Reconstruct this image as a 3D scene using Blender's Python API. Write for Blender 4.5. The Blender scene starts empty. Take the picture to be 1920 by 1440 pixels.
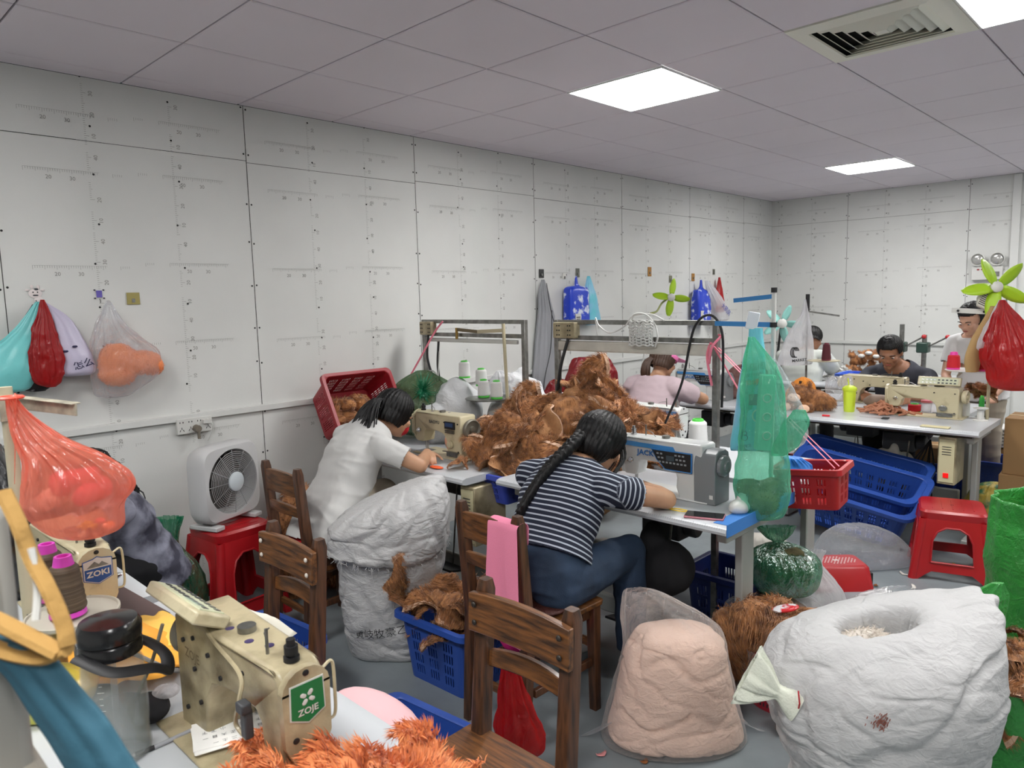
import bpy, math, random
import numpy as np
from mathutils import Vector, Matrix, Euler, geometry
PI = math.pi
scn = bpy.context.scene
C = bpy.data.collections.new('workshop'); scn.collection.children.link(C)
# ---------------------------------------------------------------- camera, world, light, exposure
CAM_H = 1.62
cd = bpy.data.cameras.new('camera'); cam = bpy.data.objects.new('camera', cd); C.objects.link(cam)
cam.location = (0, 0, CAM_H)
cam.rotation_euler = Euler((1.45397527, 0.0247184499, 0.765820452), 'XYZ')
cd.sensor_width = 36; cd.sensor_fit = 'HORIZONTAL'; cd.lens = 1357.35/1920*36
cd.clip_start = 0.02; cd.clip_end = 60
cd.dof.use_dof = True; cd.dof.focus_distance = 3.0; cd.dof.aperture_fstop = 8.5
scn.camera = cam
w = bpy.data.worlds.new('world'); scn.world = w; w.use_nodes = True
w.node_tree.nodes['Background'].inputs[0].default_value = (0.75, 0.82, 0.9, 1)
w.node_tree.nodes['Background'].inputs[1].default_value = 0.05
LAMP = 35
scn.view_settings.view_transform = 'Standard'; scn.view_settings.look = 'None'
scn.view_settings.exposure = 0.0; scn.view_settings.gamma = 1.0
# ---------------------------------------------------------------- helpers
def srgb(r, g, b):
    f = lambda c: ((c/255)/12.92 if c/255 <= 0.04045 else ((c/255+0.055)/1.055)**2.4)
    return (f(r), f(g), f(b), 1)
def nnew(nt, t, **k):
    n = nt.nodes.new(t)
    for a, v in k.items(): setattr(n, a, v)
    return n
def mat(name, col, r=0.5, m=0.0, var=0.0, vs=6, col2=None, bump=0.0, bs=60, stretch=None, coat=0.0, sheen=0.0, emit=0.0, alpha=1.0, sub=0.0, lo=.35, hi=.65, det=6, spec=None):
    """procedural surface: base colour mottled by noise, with a noise bump"""
    M = bpy.data.materials.new(name); M.use_nodes = True; nt = M.node_tree; b = nt.nodes['Principled BSDF']
    c = srgb(*col); b.inputs['Base Color'].default_value = c; b.inputs['Roughness'].default_value = r; b.inputs['Metallic'].default_value = m
    if coat: b.inputs['Coat Weight'].default_value = coat; b.inputs['Coat Roughness'].default_value = .15
    if sheen: b.inputs['Sheen Weight'].default_value = sheen
    if alpha < 1: b.inputs['Alpha'].default_value = alpha
    if sub: b.inputs['Subsurface Weight'].default_value = sub; b.inputs['Subsurface Radius'].default_value = (.02, .01, .006)
    if spec is not None: b.inputs['Specular IOR Level'].default_value = spec
    if emit: b.inputs['Emission Color'].default_value = c; b.inputs['Emission Strength'].default_value = emit
    tc = nnew(nt, 'ShaderNodeTexCoord'); src = tc.outputs['Object']
    if stretch:
        mp = nnew(nt, 'ShaderNodeMapping'); mp.inputs['Scale'].default_value = stretch
        nt.links.new(src, mp.inputs['Vector']); src = mp.outputs['Vector']
    if var or col2:
        n = nnew(nt, 'ShaderNodeTexNoise'); n.inputs['Scale'].default_value = vs; n.inputs['Detail'].default_value = det
        nt.links.new(src, n.inputs['Vector'])
        cr = nnew(nt, 'ShaderNodeValToRGB'); cr.color_ramp.elements[0].position = lo; cr.color_ramp.elements[1].position = hi
        c2 = srgb(*col2) if col2 else tuple(x*(1-var) for x in c[:3])+(1,)
        cr.color_ramp.elements[0].color = c2; cr.color_ramp.elements[1].color = c
        nt.links.new(n.outputs['Fac'], cr.inputs['Fac']); nt.links.new(cr.outputs['Color'], b.inputs['Base Color'])
    if bump:
        n = nnew(nt, 'ShaderNodeTexNoise'); n.inputs['Scale'].default_value = bs; n.inputs['Detail'].default_value = 4
        nt.links.new(src, n.inputs['Vector']); bp = nnew(nt, 'ShaderNodeBump'); bp.inputs['Strength'].default_value = bump; bp.inputs['Distance'].default_value = .01
        nt.links.new(n.outputs['Fac'], bp.inputs['Height']); nt.links.new(bp.outputs['Normal'], b.inputs['Normal'])
    return M
def film(name, col, op=0.35, r=0.15, bs=14, bump=.7, gl=.35):
    """thin crinkled plastic film: partly see-through, partly tinted, with gloss"""
    M = bpy.data.materials.new(name); M.use_nodes = True; nt = M.node_tree; nt.nodes.clear()
    out = nnew(nt, 'ShaderNodeOutputMaterial'); tr = nnew(nt, 'ShaderNodeBsdfTransparent'); df = nnew(nt, 'ShaderNodeBsdfDiffuse'); tl = nnew(nt, 'ShaderNodeBsdfTranslucent'); g = nnew(nt, 'ShaderNodeBsdfGlossy')
    c = srgb(*col); df.inputs['Color'].default_value = c; tl.inputs['Color'].default_value = c
    k = .5+.5*op*0; tr.inputs['Color'].default_value = tuple(.5+.5*x for x in c[:3])+(1,); g.inputs['Roughness'].default_value = r; g.inputs['Color'].default_value = (1, 1, 1, 1)
    tc = nnew(nt, 'ShaderNodeTexCoord'); n = nnew(nt, 'ShaderNodeTexNoise'); n.inputs['Scale'].default_value = bs; n.inputs['Detail'].default_value = 5; n.inputs['Distortion'].default_value = 1.2
    mp = nnew(nt, 'ShaderNodeMapping'); mp.inputs['Scale'].default_value = (1.6, 1.6, .7); nt.links.new(tc.outputs['Object'], mp.inputs['Vector']); nt.links.new(mp.outputs[0], n.inputs['Vector'])
    bp = nnew(nt, 'ShaderNodeBump'); bp.inputs['Strength'].default_value = bump; bp.inputs['Distance'].default_value = .03; nt.links.new(n.outputs['Fac'], bp.inputs['Height'])
    for s in (df, tl, g): nt.links.new(bp.outputs['Normal'], s.inputs['Normal'])
    m1 = nnew(nt, 'ShaderNodeMixShader'); m1.inputs[0].default_value = .4; nt.links.new(df.outputs[0], m1.inputs[1]); nt.links.new(tl.outputs[0], m1.inputs[2])
    lw = nnew(nt, 'ShaderNodeLayerWeight'); lw.inputs['Blend'].default_value = .3
    mr = nnew(nt, 'ShaderNodeMapRange'); mr.inputs['To Min'].default_value = op; mr.inputs['To Max'].default_value = min(1, op+.30); nt.links.new(lw.outputs['Facing'], mr.inputs['Value'])
    m2 = nnew(nt, 'ShaderNodeMixShader'); nt.links.new(mr.outputs[0], m2.inputs[0]); nt.links.new(tr.outputs[0], m2.inputs[1]); nt.links.new(m1.outputs[0], m2.inputs[2])
    lw2 = nnew(nt, 'ShaderNodeLayerWeight'); lw2.inputs['Blend'].default_value = .5; nt.links.new(bp.outputs['Normal'], lw2.inputs['Normal'])
    mm = nnew(nt, 'ShaderNodeMath', operation='MULTIPLY'); nt.links.new(lw2.outputs['Fresnel'], mm.inputs[0]); mm.inputs[1].default_value = gl*.55
    m3 = nnew(nt, 'ShaderNodeMixShader'); nt.links.new(mm.outputs[0], m3.inputs[0]); nt.links.new(m2.outputs[0], m3.inputs[1]); nt.links.new(g.outputs[0], m3.inputs[2])
    nt.links.new(m3.outputs[0], out.inputs[0])
    return M
def wn(P, f=6.0, seed=0, oct=3):
    """smooth vector noise, vectorised (warped sums of sines); returns about -1..1"""
    rs = np.random.RandomState(seed); out = np.zeros(len(P)); amp = 1.0; tot = 0
    Q = P.copy()
    for o in range(oct):
        for k in range(4):
            d = rs.normal(size=3); d /= np.linalg.norm(d); ph = rs.uniform(0, 6.28)
            d2 = rs.normal(size=3); d2 /= np.linalg.norm(d2)
            out += amp*np.sin(f*(Q@d)*1.0+ph+1.3*np.sin(f*.6*(Q@d2)+ph*2))
        tot += amp*2.2; amp *= .5; f *= 1.9
    return out/tot
def ridge(P, f, seed, oct=2): return 1-2*np.abs(wn(P, f, seed, oct))
def ortho(d):
    d = np.array(d, float); d /= np.linalg.norm(d)+1e-12
    a = np.array((0, 0, 1.)) if abs(d[2]) < .9 else np.array((1., 0, 0))
    u = np.cross(d, a); u /= np.linalg.norm(u); return d, u, np.cross(d, u)
class G:
    def __init__(s): s.v = []; s.f = []; s.m = []; s.n = 0
    def add(s, V, F, m=0):
        V = np.asarray(V, float).reshape(-1, 3)
        s.v.append(V); o = s.n
        if isinstance(F, np.ndarray): s.f.extend((F+o).tolist())
        else: s.f.extend([[i+o for i in q] for q in F])
        s.m.extend([m]*len(F)); s.n += len(V); return s
    def box(s, c, d, rot=None, m=0, tp=1.0):
        x, y, z = [k/2 for k in d]
        V = np.array([(-x, -y, -z), (x, -y, -z), (x, y, -z), (-x, y, -z), (-x*tp, -y*tp, z), (x*tp, -y*tp, z), (x*tp, y*tp, z), (-x*tp, y*tp, z)])
        if rot is not None: V = V@np.array(Euler(rot).to_matrix()).T
        return s.add(V+np.array(c), [(3, 2, 1, 0), (4, 5, 6, 7), (0, 1, 5, 4), (1, 2, 6, 5), (2, 3, 7, 6), (3, 0, 4, 7)], m)
    def beam(s, a, b, w, h, m=0, up=(0, 0, 1)):
        a = np.array(a, float); b = np.array(b, float); d = b-a; L = np.linalg.norm(d); d /= L; u = np.cross(np.array(up, float), d)
        if np.linalg.norm(u) < 1e-6: u = np.array((1., 0, 0))
        u /= np.linalg.norm(u); t = np.cross(d, u); V = []
        for p in (a, b):
            for i, j in ((-1, -1), (1, -1), (1, 1), (-1, 1)): V.append(p+u*i*w/2+t*j*h/2)
        return s.add(V, [(3, 2, 1, 0), (4, 5, 6, 7), (0, 1, 5, 4), (1, 2, 6, 5), (2, 3, 7, 6), (3, 0, 4, 7)], m)
    def loft(s, R, m=0, cap0=True, cap1=True, closed=True):
        R = np.asarray(R, float); k, n = R.shape[:2]; F = []
        i = np.arange(k-1)[:, None]*n; j = np.arange(n if closed else n-1)[None, :]; j2 = (j+1) % n
        F = np.stack([i+j, i+j2, i+n+j2, i+n+j], -1).reshape(-1, 4).tolist()
        if cap0: F.append(list(range(n))[::-1])
        if cap1: F.append([(k-1)*n+q for q in range(n)])
        return s.add(R.reshape(-1, 3), F, m)
    def tube(s, pts, r=.005, n=8, m=0, cap=True, flat=1.0):
        P = np.array(pts, float); k = len(P); r = np.broadcast_to(np.array(r, float), (k,)); R = []
        _, u, v = ortho(P[1]-P[0])
        for i in range(k):
            d = P[min(i+1, k-1)]-P[max(i-1, 0)]; d /= np.linalg.norm(d)+1e-12
            u = u-d*(u@d); u /= np.linalg.norm(u)+1e-12; v = np.cross(d, u); a = np.arange(n)*2*PI/n
            R.append(P[i]+r[i]*(np.cos(a)[:, None]*u+flat*np.sin(a)[:, None]*v))
        return s.loft(R, m, cap, cap)
    def cyl(s, a, b, r, r2=None, n=20, m=0): return s.tube([a, b], [r, r if r2 is None else r2], n, m)
    def lathe(s, prof, c=(0, 0, 0), ax=(0, 0, 1), n=24, m=0, cap=True):
        d, u, v = ortho(ax); a = np.arange(n)*2*PI/n; c = np.array(c, float)
        R = [c+d*z+max(r, 1e-4)*(np.cos(a)[:, None]*u+np.sin(a)[:, None]*v) for r, z in prof]
        return s.loft(R, m, cap, cap)
    def ball(s, c, r, m=0, n=12, rot=None):
        r = np.broadcast_to(np.array(r, float), (3,)); th = np.linspace(0, PI, n//2+2)[1:-1]; a = np.arange(n)*2*PI/n
        V = np.stack([np.outer(np.sin(th), np.cos(a)), np.outer(np.sin(th), np.sin(a)), np.outer(-np.cos(th), np.ones(n))], -1)*r
        if rot is not None: V = V@np.array(Euler(rot).to_matrix()).T
        return s.loft(V+np.array(c), m)
    def prism(s, poly, t0, t1, plane='xz', m=0, holes=()):
        """polygon (with holes) extruded; plane names the two axes of the outline"""
        ax = {'xz': (0, 2, 1), 'xy': (0, 1, 2), 'yz': (1, 2, 0)}[plane]
        loops = [list(poly)]+[list(h) for h in holes]; pts = [p for l in loops for p in l]
        tri = geometry.tessellate_polygon([[Vector((p[0], p[1], 0)) for p in l] for l in loops])
        N = len(pts); V = np.zeros((2*N, 3))
        for k, t in enumerate((t0, t1)):
            for i, p in enumerate(pts): V[k*N+i, ax[0]] = p[0]; V[k*N+i, ax[1]] = p[1]; V[k*N+i, ax[2]] = t
        F = [list(t) for t in tri]+[[N+q for q in t[::-1]] for t in tri]; o = 0
        if not holes: F = [list(range(N)), [N+q for q in range(N)][::-1]]
        for l in loops:
            L = len(l)
            for i in range(L): F.append([o+i, o+(i+1) % L, N+o+(i+1) % L, N+o+i][::-1])
            o += L
        return s.add(V, F, m)
    def grid(s, X, m=0):
        X = np.asarray(X, float); a, b = X.shape[:2]; i = np.arange(a-1)[:, None]*b; j = np.arange(b-1)[None]
        return s.add(X.reshape(-1, 3), np.stack([i+j, i+b+j, i+b+j+1, i+j+1], -1).reshape(-1, 4), m)
    def text(s, t, size, origin, xd, yd, m=0, off=0.0008, al='CENTER', bold=0.0):
        V, F = text_geo(t, al, bold)
        if len(V) == 0: return s
        xd = np.array(xd, float); yd = np.array(yd, float); xd /= np.linalg.norm(xd); yd /= np.linalg.norm(yd); nz = np.cross(xd, yd)
        return s.add(np.array(origin)+size*(V[:, :1]*xd+V[:, 1:2]*yd)+nz*off, F, m)
    def xf(s, fn): s.v = [fn(np.concatenate(s.v))] if s.v else []; return s
    def mesh(s, name, mats, smooth=True, ang=38, fix=True):
        me = bpy.data.meshes.new(name); V = np.concatenate(s.v) if s.v else np.zeros((0, 3))
        me.from_pydata(V.tolist(), [], s.f)
        if not isinstance(mats, (list, tuple)): mats = [mats]
        for q in mats: me.materials.append(q)
        if len(mats) > 1: me.polygons.foreach_set('material_index', s.m)
        if fix:
            import bmesh
            b = bmesh.new(); b.from_mesh(me); bmesh.ops.recalc_face_normals(b, faces=b.faces[:]); b.to_mesh(me); b.free()
        if smooth:
            me.shade_smooth(); me.set_sharp_from_angle(angle=math.radians(ang))
        return me
    def obj(s, name, mats, parent=None, loc=(0, 0, 0), rot=(0, 0, 0), bev=0, seg=2, sub=0, smooth=True, ang=38, solid=0, fix=True):
        return link(name, s.mesh(name, mats, smooth, ang, fix), parent, loc, rot, bev, seg, sub, solid)
def link(name, me, parent=None, loc=(0, 0, 0), rot=(0, 0, 0), bev=0, seg=2, sub=0, solid=0):
    o = bpy.data.objects.new(name, me); C.objects.link(o); o.location = loc; o.rotation_euler = rot
    if parent is not None: o.parent = parent
    if solid:
        q = o.modifiers.new('solid', 'SOLIDIFY'); q.thickness = solid; q.offset = 0
    if bev:
        q = o.modifiers.new('bevel', 'BEVEL'); q.width = bev; q.segments = seg; q.limit_method = 'ANGLE'; q.angle_limit = math.radians(40)
    if sub:
        q = o.modifiers.new('sub', 'SUBSURF'); q.levels = sub; q.render_levels = sub
    return o
_tx = {}
def text_geo(t, al='CENTER', bold=0.0):
    k = (t, al, bold)
    if k not in _tx:
        cu = bpy.data.curves.new('t', 'FONT'); cu.body = t; cu.align_x = al; cu.align_y = 'CENTER'; cu.size = 1; cu.resolution_u = 2; cu.offset = bold
        o = bpy.data.objects.new('t', cu); C.objects.link(o); bpy.context.view_layer.update()
        me = bpy.data.meshes.new_from_object(o.evaluated_get(bpy.context.evaluated_depsgraph_get()))
        V = np.array([tuple(v.co) for v in me.vertices]).reshape(-1, 3); F = [list(p.vertices) for p in me.polygons]
        bpy.data.objects.remove(o); bpy.data.curves.remove(cu); bpy.data.meshes.remove(me); _tx[k] = (V, F)
    return _tx[k]
def tag(o, label, cat, group=None, kind=None):
    if label: o['label'] = label
    if cat: o['category'] = cat
    if group: o['group'] = group
    if kind: o['kind'] = kind
    return o
def thing(name, label, cat, loc=(0, 0, 0), rz=0, group=None, rot=None):
    o = bpy.data.objects.new(name, None); C.objects.link(o); o.location = loc; o.rotation_euler = rot or (0, 0, rz); o.empty_display_size = .1
    return tag(o, label, cat, group)
def dup(root, loc=None, rz=None, label=None, rot=None, scale=None):
    def cp(o, par):
        c = o.copy(); C.objects.link(c)
        if par is not None: c.parent = par
        for ch in list(o.children): cp(ch, c)
        return c
    r = cp(root, None)
    if loc is not None: r.location = loc
    if rz is not None: r.rotation_euler = (0, 0, rz)
    if rot is not None: r.rotation_euler = rot
    if scale is not None: r.scale = (scale,)*3
    if label: r['label'] = label
    return r
def struct(g, name, mats, **k):
    o = g.obj(name, mats, **k); o['kind'] = 'structure'; return o
def remesh(g, vox=.008, it=6, name='m', mats=(), post=None, dec=0):
    """fuse overlapping closed shapes into ONE continuous surface"""
    me = g.mesh('tmp', [], smooth=False); o = bpy.data.objects.new('tmp', me); C.objects.link(o)
    q = o.modifiers.new('r', 'REMESH'); q.mode = 'VOXEL'; q.voxel_size = vox
    q = o.modifiers.new('s', 'SMOOTH'); q.factor = .5; q.iterations = it
    if dec: q = o.modifiers.new('d', 'DECIMATE'); q.ratio = dec
    bpy.context.view_layer.update()
    r = bpy.data.meshes.new_from_object(o.evaluated_get(bpy.context.evaluated_depsgraph_get()))
    bpy.data.objects.remove(o); bpy.data.meshes.remove(me); r.name = name
    r.materials.clear()
    for m in (mats if isinstance(mats, (list, tuple)) else [mats]): r.materials.append(m)
    if post: put(r, post(get(r), norms(r)))
    r.shade_smooth(); return r
def get(me): a = np.zeros(len(me.vertices)*3); me.vertices.foreach_get('co', a); return a.reshape(-1, 3)
def put(me, P): me.vertices.foreach_set('co', np.asarray(P, float).ravel()); me.update()
def norms(me):
    a = np.zeros(len(me.vertices)*3); me.vertices.foreach_get('normal', a) if hasattr(me.vertices, 'foreach_get') else None; return a.reshape(-1, 3)
def delfaces(me, fn):
    """remove the faces whose centre satisfies fn(P)"""
    import bmesh
    b = bmesh.new(); b.from_mesh(me); P = np.array([f.calc_center_median()[:] for f in b.faces]); k = fn(P)
    b.faces.ensure_lookup_table(); bmesh.ops.delete(b, geom=[b.faces[i] for i in np.nonzero(k)[0]], context='FACES'); b.to_mesh(me); b.free(); return me
def rnd(a, b): return random.uniform(a, b)
def spline(pts, n=8):
    """Catmull-Rom through the points"""
    P = np.array(pts, float); P = np.vstack([2*P[0]-P[1], P, 2*P[-1]-P[-2]]); out = []
    for i in range(1, len(P)-2):
        for t in np.linspace(0, 1, n, endpoint=False):
            a, b, c, d = P[i-1:i+3]; out.append(.5*((2*b)+(c-a)*t+(2*a-5*b+4*c-d)*t*t+(3*b-a-3*c+d)*t**3))
    out.append(P[-2]); return np.array(out)
# ---------------------------------------------------------------- materials shared by many things
random.seed(4)
BLACK = mat('black', (22, 22, 24), .55); STEEL = mat('steel', (150, 150, 146), .35, .9, var=.35, vs=30); CHROME = mat('chrome', (205, 205, 205), .18, 1)
WHITEP = mat('white_plastic', (208, 208, 204), .4); DARK = mat('dark_grey', (58, 60, 64), .5); RUB = mat('rubber', (30, 30, 32), .7)
CREAM = mat('cream_enamel', (194, 184, 152), .38, col2=(134, 121, 88), vs=9, lo=.2, hi=.42, bump=.08, bs=80, coat=.2)
CREAMD = mat('grimy_enamel', (180, 168, 136), .42, col2=(100, 88, 62), vs=7, lo=.3, hi=.55, bump=.1, bs=70, coat=.15)
WHITEM = mat('white_enamel', (206, 208, 206), .3, coat=.3)
RED = mat('red_plastic', (176, 22, 30), .38, var=.15, vs=4, coat=.15); BLUE = mat('blue_plastic', (45, 82, 168), .42, var=.15, vs=4)
PINKP = mat('pink_plastic', (236, 70, 170), .4); GREENP = mat('green_plastic', (90, 205, 80), .45)
# ---------------------------------------------------------------- room shell
XW, YB, ZC = -3.954, 8.734, CAM_H+1.1025
XR, YF = 4.0, -2.6
WALL = mat('gypsum_board', (218, 219, 216), .85, var=.08, vs=1.6, bump=.05, bs=120, spec=.2)
SEAM = mat('board_seam', (60, 60, 58), .9); PRINT = mat('ruler_print', (134, 134, 130), .9); SCREW = mat('screw_head', (24, 24, 24), .6)
def wall_mesh(a0, a1, P, zs, seams, front):
    """P(u,z,off) maps wall coordinates to the room; printed rulers, seams and screws lie on the boards"""
    g = G(); up = np.array((0, 0, 1.)); ud = P(1, 0, 0)-P(0, 0, 0); nd = P(0, 0, 1)-P(0, 0, 0)
    g.box((P(a0, 0, -.05)+P(a1, ZC, -.05))/2, [abs(q)+.1*abs(n) for q, n in zip(P(a1, ZC, -.05)-P(a0, 0, -.05), nd)])
    def rect(u0, u1, z0, z1, m, off=.0012):
        g.add([P(u0, z0, off), P(u1, z0, off), P(u1, z1, off), P(u0, z1, off)], [(0, 1, 2, 3)], m)
    if not front: return g
    sg = 1 if np.dot(np.cross(ud, up), nd) > 0 else -1
    rs = random.Random(7)
    def dot(u, z, r=.0065):
        c = P(u, z, .002); a = np.arange(8)*PI/4; g.add(c+r*(np.cos(a)[:, None]*ud+np.sin(a)[:, None]*up), [list(range(8))], 3)
    for su in seams:
        if a0 < su < a1: rect(su-.0018, su+.0018, 0, ZC, 1)
        for k in range(12):
            z = .1+k*.235+rs.uniform(-.03, .03)
            for d in (-.014, .014):
                if a0 < su+d < a1: dot(su+d, z+rs.uniform(-.012, .012), .0055)
    lo = [s for s in seams]
    for i, s0 in enumerate(lo[:-1]):
        s1 = lo[i+1]; b0, b1 = max(s0, a0), min(s1, a1)
        if b1-b0 < .2: continue
        dz = rs.uniform(-.012, .012); rect(b0, b1, zs+dz-.0012, zs+dz+.0012, 1)
        if rs.random() < .6: rect(b0, b0+.35, zs+dz-.0012, zs+dz+.0016, 1)
        for j, cu in enumerate((s0+.40, s0+.80)):
            if not (b0 < cu < b1): continue
            for k in range(13): dot(cu+rs.uniform(-.02, .02), .12+k*.215+rs.uniform(-.03, .03), .0055)
            z = .05; cnt = 0
            while z < ZC-.03:                                     # vertical ruler: a tick each cm
                if int(z*2.5) % 2 == j or cnt % 14 < 9:
                    w_ = .022 if cnt % 10 == 0 else (.015 if cnt % 5 == 0 else .009)
                    rect(cu-.012, cu-.012+w_, z-.0007, z+.0007, 2)
                    if cnt % 10 == 0: g.text(('10', '20', '30', '40')[(cnt//10) % 4], .026, P(cu+.03*sg*1, z, .0012), up, -ud*sg, 2)
                z += .01; cnt += 1
        for zz in (.32, .93, 1.42, 1.83, 2.28, 2.55):
            for (h0, h1) in ((.12, .44), (.50, .55), (.62, .67), (.74, 1.06)):
                if s0+h1 > b1 or s0+h0 < b0: continue
                u = s0+h0; cnt = 0; zq = zz+(0.02 if h0 > .5 else 0)
                if h1-h0 > .1: rect(s0+h0, s0+h1, zq, zq+.0008, 2)
                while u < s0+h1:
                    h = .018 if cnt % 5 == 0 else .011
                    rect(u-.0006, u+.0006, zq-h, zq, 2); u += .01; cnt += 1
                if h1-h0 > .1:
                    for q, t_ in ((.1, '20'), (.2, '30')): g.text(t_, .026, P(s0+h0+q, zq-.04, .0012), ud*sg, up if h0 < .5 else -up, 2) if True else 0
    return g
yseam = [0.79+1.2*(k-3) for k in range(11)]
g = wall_mesh(YF, YB, lambda u, z, o: np.array((XW+o, u, z)), 2.425, yseam, True); struct(g, 'wall_left', [WALL, SEAM, PRINT, SCREW], smooth=False, fix=False)
xseam = [XW-.305+1.2*k for k in range(8)]
g = wall_mesh(XW, XR, lambda u, z, o: np.array((u, YB-o, z)), 2.425, xseam, True); struct(g, 'wall_back', [WALL, SEAM, PRINT, SCREW], smooth=False, fix=False)
g = G().box((XR+.05, (YF+YB)/2, ZC/2), (.1, YB-YF, ZC)); struct(g, 'wall_right', WALL, smooth=False)
g = G().box(((XW+XR)/2, YF-.05, ZC/2), (XR-XW, .1, ZC)); struct(g, 'wall_front', WALL, smooth=False)
FLOOR = mat('grey_floor_paint', (138, 146, 150), .34, col2=(122, 129, 132), vs=2.2, lo=.4, hi=.6, bump=.04, bs=30, spec=.4)
nt = FLOOR.node_tree; n = nnew(nt, 'ShaderNodeTexNoise'); n.inputs['Scale'].default_value = 9; n.inputs['Detail'].default_value = 9; n.inputs['Roughness'].default_value = .75
cr = nnew(nt, 'ShaderNodeValToRGB'); cr.color_ramp.elements[0].position = .6; cr.color_ramp.elements[1].position = .72; cr.color_ramp.elements[0].color = (1, 1, 1, 1); cr.color_ramp.elements[1].color = (.55, .53, .5, 1)
mx = nnew(nt, 'ShaderNodeMixRGB', blend_type='MULTIPLY'); mx.inputs[0].default_value = .8; b = nt.nodes['Principled BSDF']; pc = b.inputs['Base Color'].links[0].from_socket
nt.links.new(n.outputs['Fac'], cr.inputs[0]); nt.links.new(pc, mx.inputs[1]); nt.links.new(cr.outputs[0], mx.inputs[2]); nt.links.new(mx.outputs[0], b.inputs['Base Color'])
g = G().box(((XW+XR)/2, (YF+YB)/2, -.05), (XR-XW, YB-YF, .1)); struct(g, 'floor', FLOOR, smooth=False)
# ceiling: square metal tiles with fine gaps, open where lamps and the vent sit
TILE = mat('ceiling_tile', (222, 214, 222), .6, var=.04, vs=1.2); VOID = mat('ceiling_gap', (16, 15, 15), .9)
CX, CY = -3.79394, 1.36255
lamps = [(2, 3), (5, 3), (8, 3), (2, 9), (5, 9), (8, 9), (2, -3), (5, -3), (8, -3)]
vent = (4, 3)
g = G(); g.box(((XW+XR)/2, (YF+YB)/2, ZC+.06), (XR-XW, YB-YF, .04), m=1)
for i in range(-1, 14):
    for j in range(-7, 14):
        if (i, j) in lamps or (i, j) == vent: continue
        x0, x1 = max(XW, CX+i*.6)+.0036, min(XR, CX+(i+1)*.6)-.0036; y0, y1 = max(YF, CY+j*.6)+.0036, min(YB, CY+(j+1)*.6)-.0036
        if x1-x0 < .02 or y1-y0 < .02: continue
        e = .006; V = [(x0, y0, ZC+.012), (x1, y0, ZC+.012), (x1, y1, ZC+.012), (x0, y1, ZC+.012), (x0, y0, ZC+.003), (x1, y0, ZC+.003), (x1, y1, ZC+.003), (x0, y1, ZC+.003), (x0+e, y0+e, ZC), (x1-e, y0+e, ZC), (x1-e, y1-e, ZC), (x0+e, y1-e, ZC)]
        g.add(V, [(0, 1, 5, 4), (1, 2, 6, 5), (2, 3, 7, 6), (3, 0, 4, 7), (4, 5, 9, 8), (5, 6, 10, 9), (6, 7, 11, 10), (7, 4, 8, 11), (8, 9, 10, 11)])
struct(g, 'ceiling', [TILE, VOID], smooth=False)
LIGHT = mat('led_diffuser', (255, 255, 255), .5, emit=LAMP)
LIGHT.node_tree.nodes['Principled BSDF'].inputs['Emission Color'].default_value = (1, .99, .97, 1)
names = {(2, 3): 'square ceiling lamp in the middle of the picture, nearest the left wall', (5, 3): 'square ceiling lamp cut by the top right corner, beside the air vent', (2, 9): 'square ceiling lamp farthest away, close to the back wall'}
first = None
for (i, j) in lamps:
    L = (CX+(i+.5)*.6, CY+(j+.5)*.6, ZC); lab = names.get((i, j), 'square ceiling lamp outside the picture')
    if first is None:
        t = first = thing('ceiling_lamp', lab, 'ceiling lamp', L, group='square lamps in the ceiling')
        f_ = G()
        for a, b_ in (((0, -.293), (.596, .01)), ((0, .293), (.596, .01)), ((-.293, 0), (.01, .576)), ((.293, 0), (.01, .576))): f_.box((a[0], a[1], 0), (b_[0], b_[1], .012))
        f_.obj('frame', WHITEM, t, bev=.002); G().box((0, 0, .001), (.574, .574, .006)).obj('diffuser', LIGHT, t, smooth=False)
    else: dup(first, L, label=lab)
# air vent: four-way louvred diffuser
VENT = mat('vent_plastic', (226, 225, 212), .5)
t = thing('ceiling_vent', 'cream square four-way air vent in the ceiling', 'air vent', (CX+(vent[0]+.5)*.6, CY+(vent[1]+.5)*.6, ZC))
g = G(); 
def sq(g, s0, z0, s1, z1, th=.004, m=0):
    R = []
    for s_, z_ in ((s0, z0), (s1, z1), (s1, z1+th), (s0, z0+th), (s0, z0)): R.append([(-s_, -s_, z_), (s_, -s_, z_), (s_, s_, z_), (-s_, s_, z_)])
    g.loft(R, m, False, False)
sq(g, .298, -.004, .225, -.012, .01); g.obj('frame', VENT, t, smooth=False)
G().box((0, 0, .025), (.52, .52, .01)).obj('duct_back', VOID, t, smooth=False)
for k in range(5):
    g = G(); s_ = .228-k*.040; sq(g, s_, .022, s_-.040, -.010, .003); g.obj('louvre', VENT, t, smooth=False)
g = G().box((0, 0, -.006), (.05, .05, .006)).obj('centre_plate', VENT, t, bev=.002)
# rails and conduits
TRIM = mat('white_rail', (212, 213, 210), .5)
g = G().box((XW+.012, (YF+YB)/2, 1.03), (.024, YB-YF, .036)); struct(g, 'trim_1', TRIM, bev=.003)
g = G().box(((XW+.03+XR)/2, YB-.012, 1.03), (XR-XW-.03, .024, .036)); struct(g, 'trim_2', TRIM, bev=.003)
g = G().box((-1.45, YB-.02, ZC/2), (.07, .04, ZC-.01)); struct(g, 'trim_3', TRIM, bev=.003)
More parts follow.
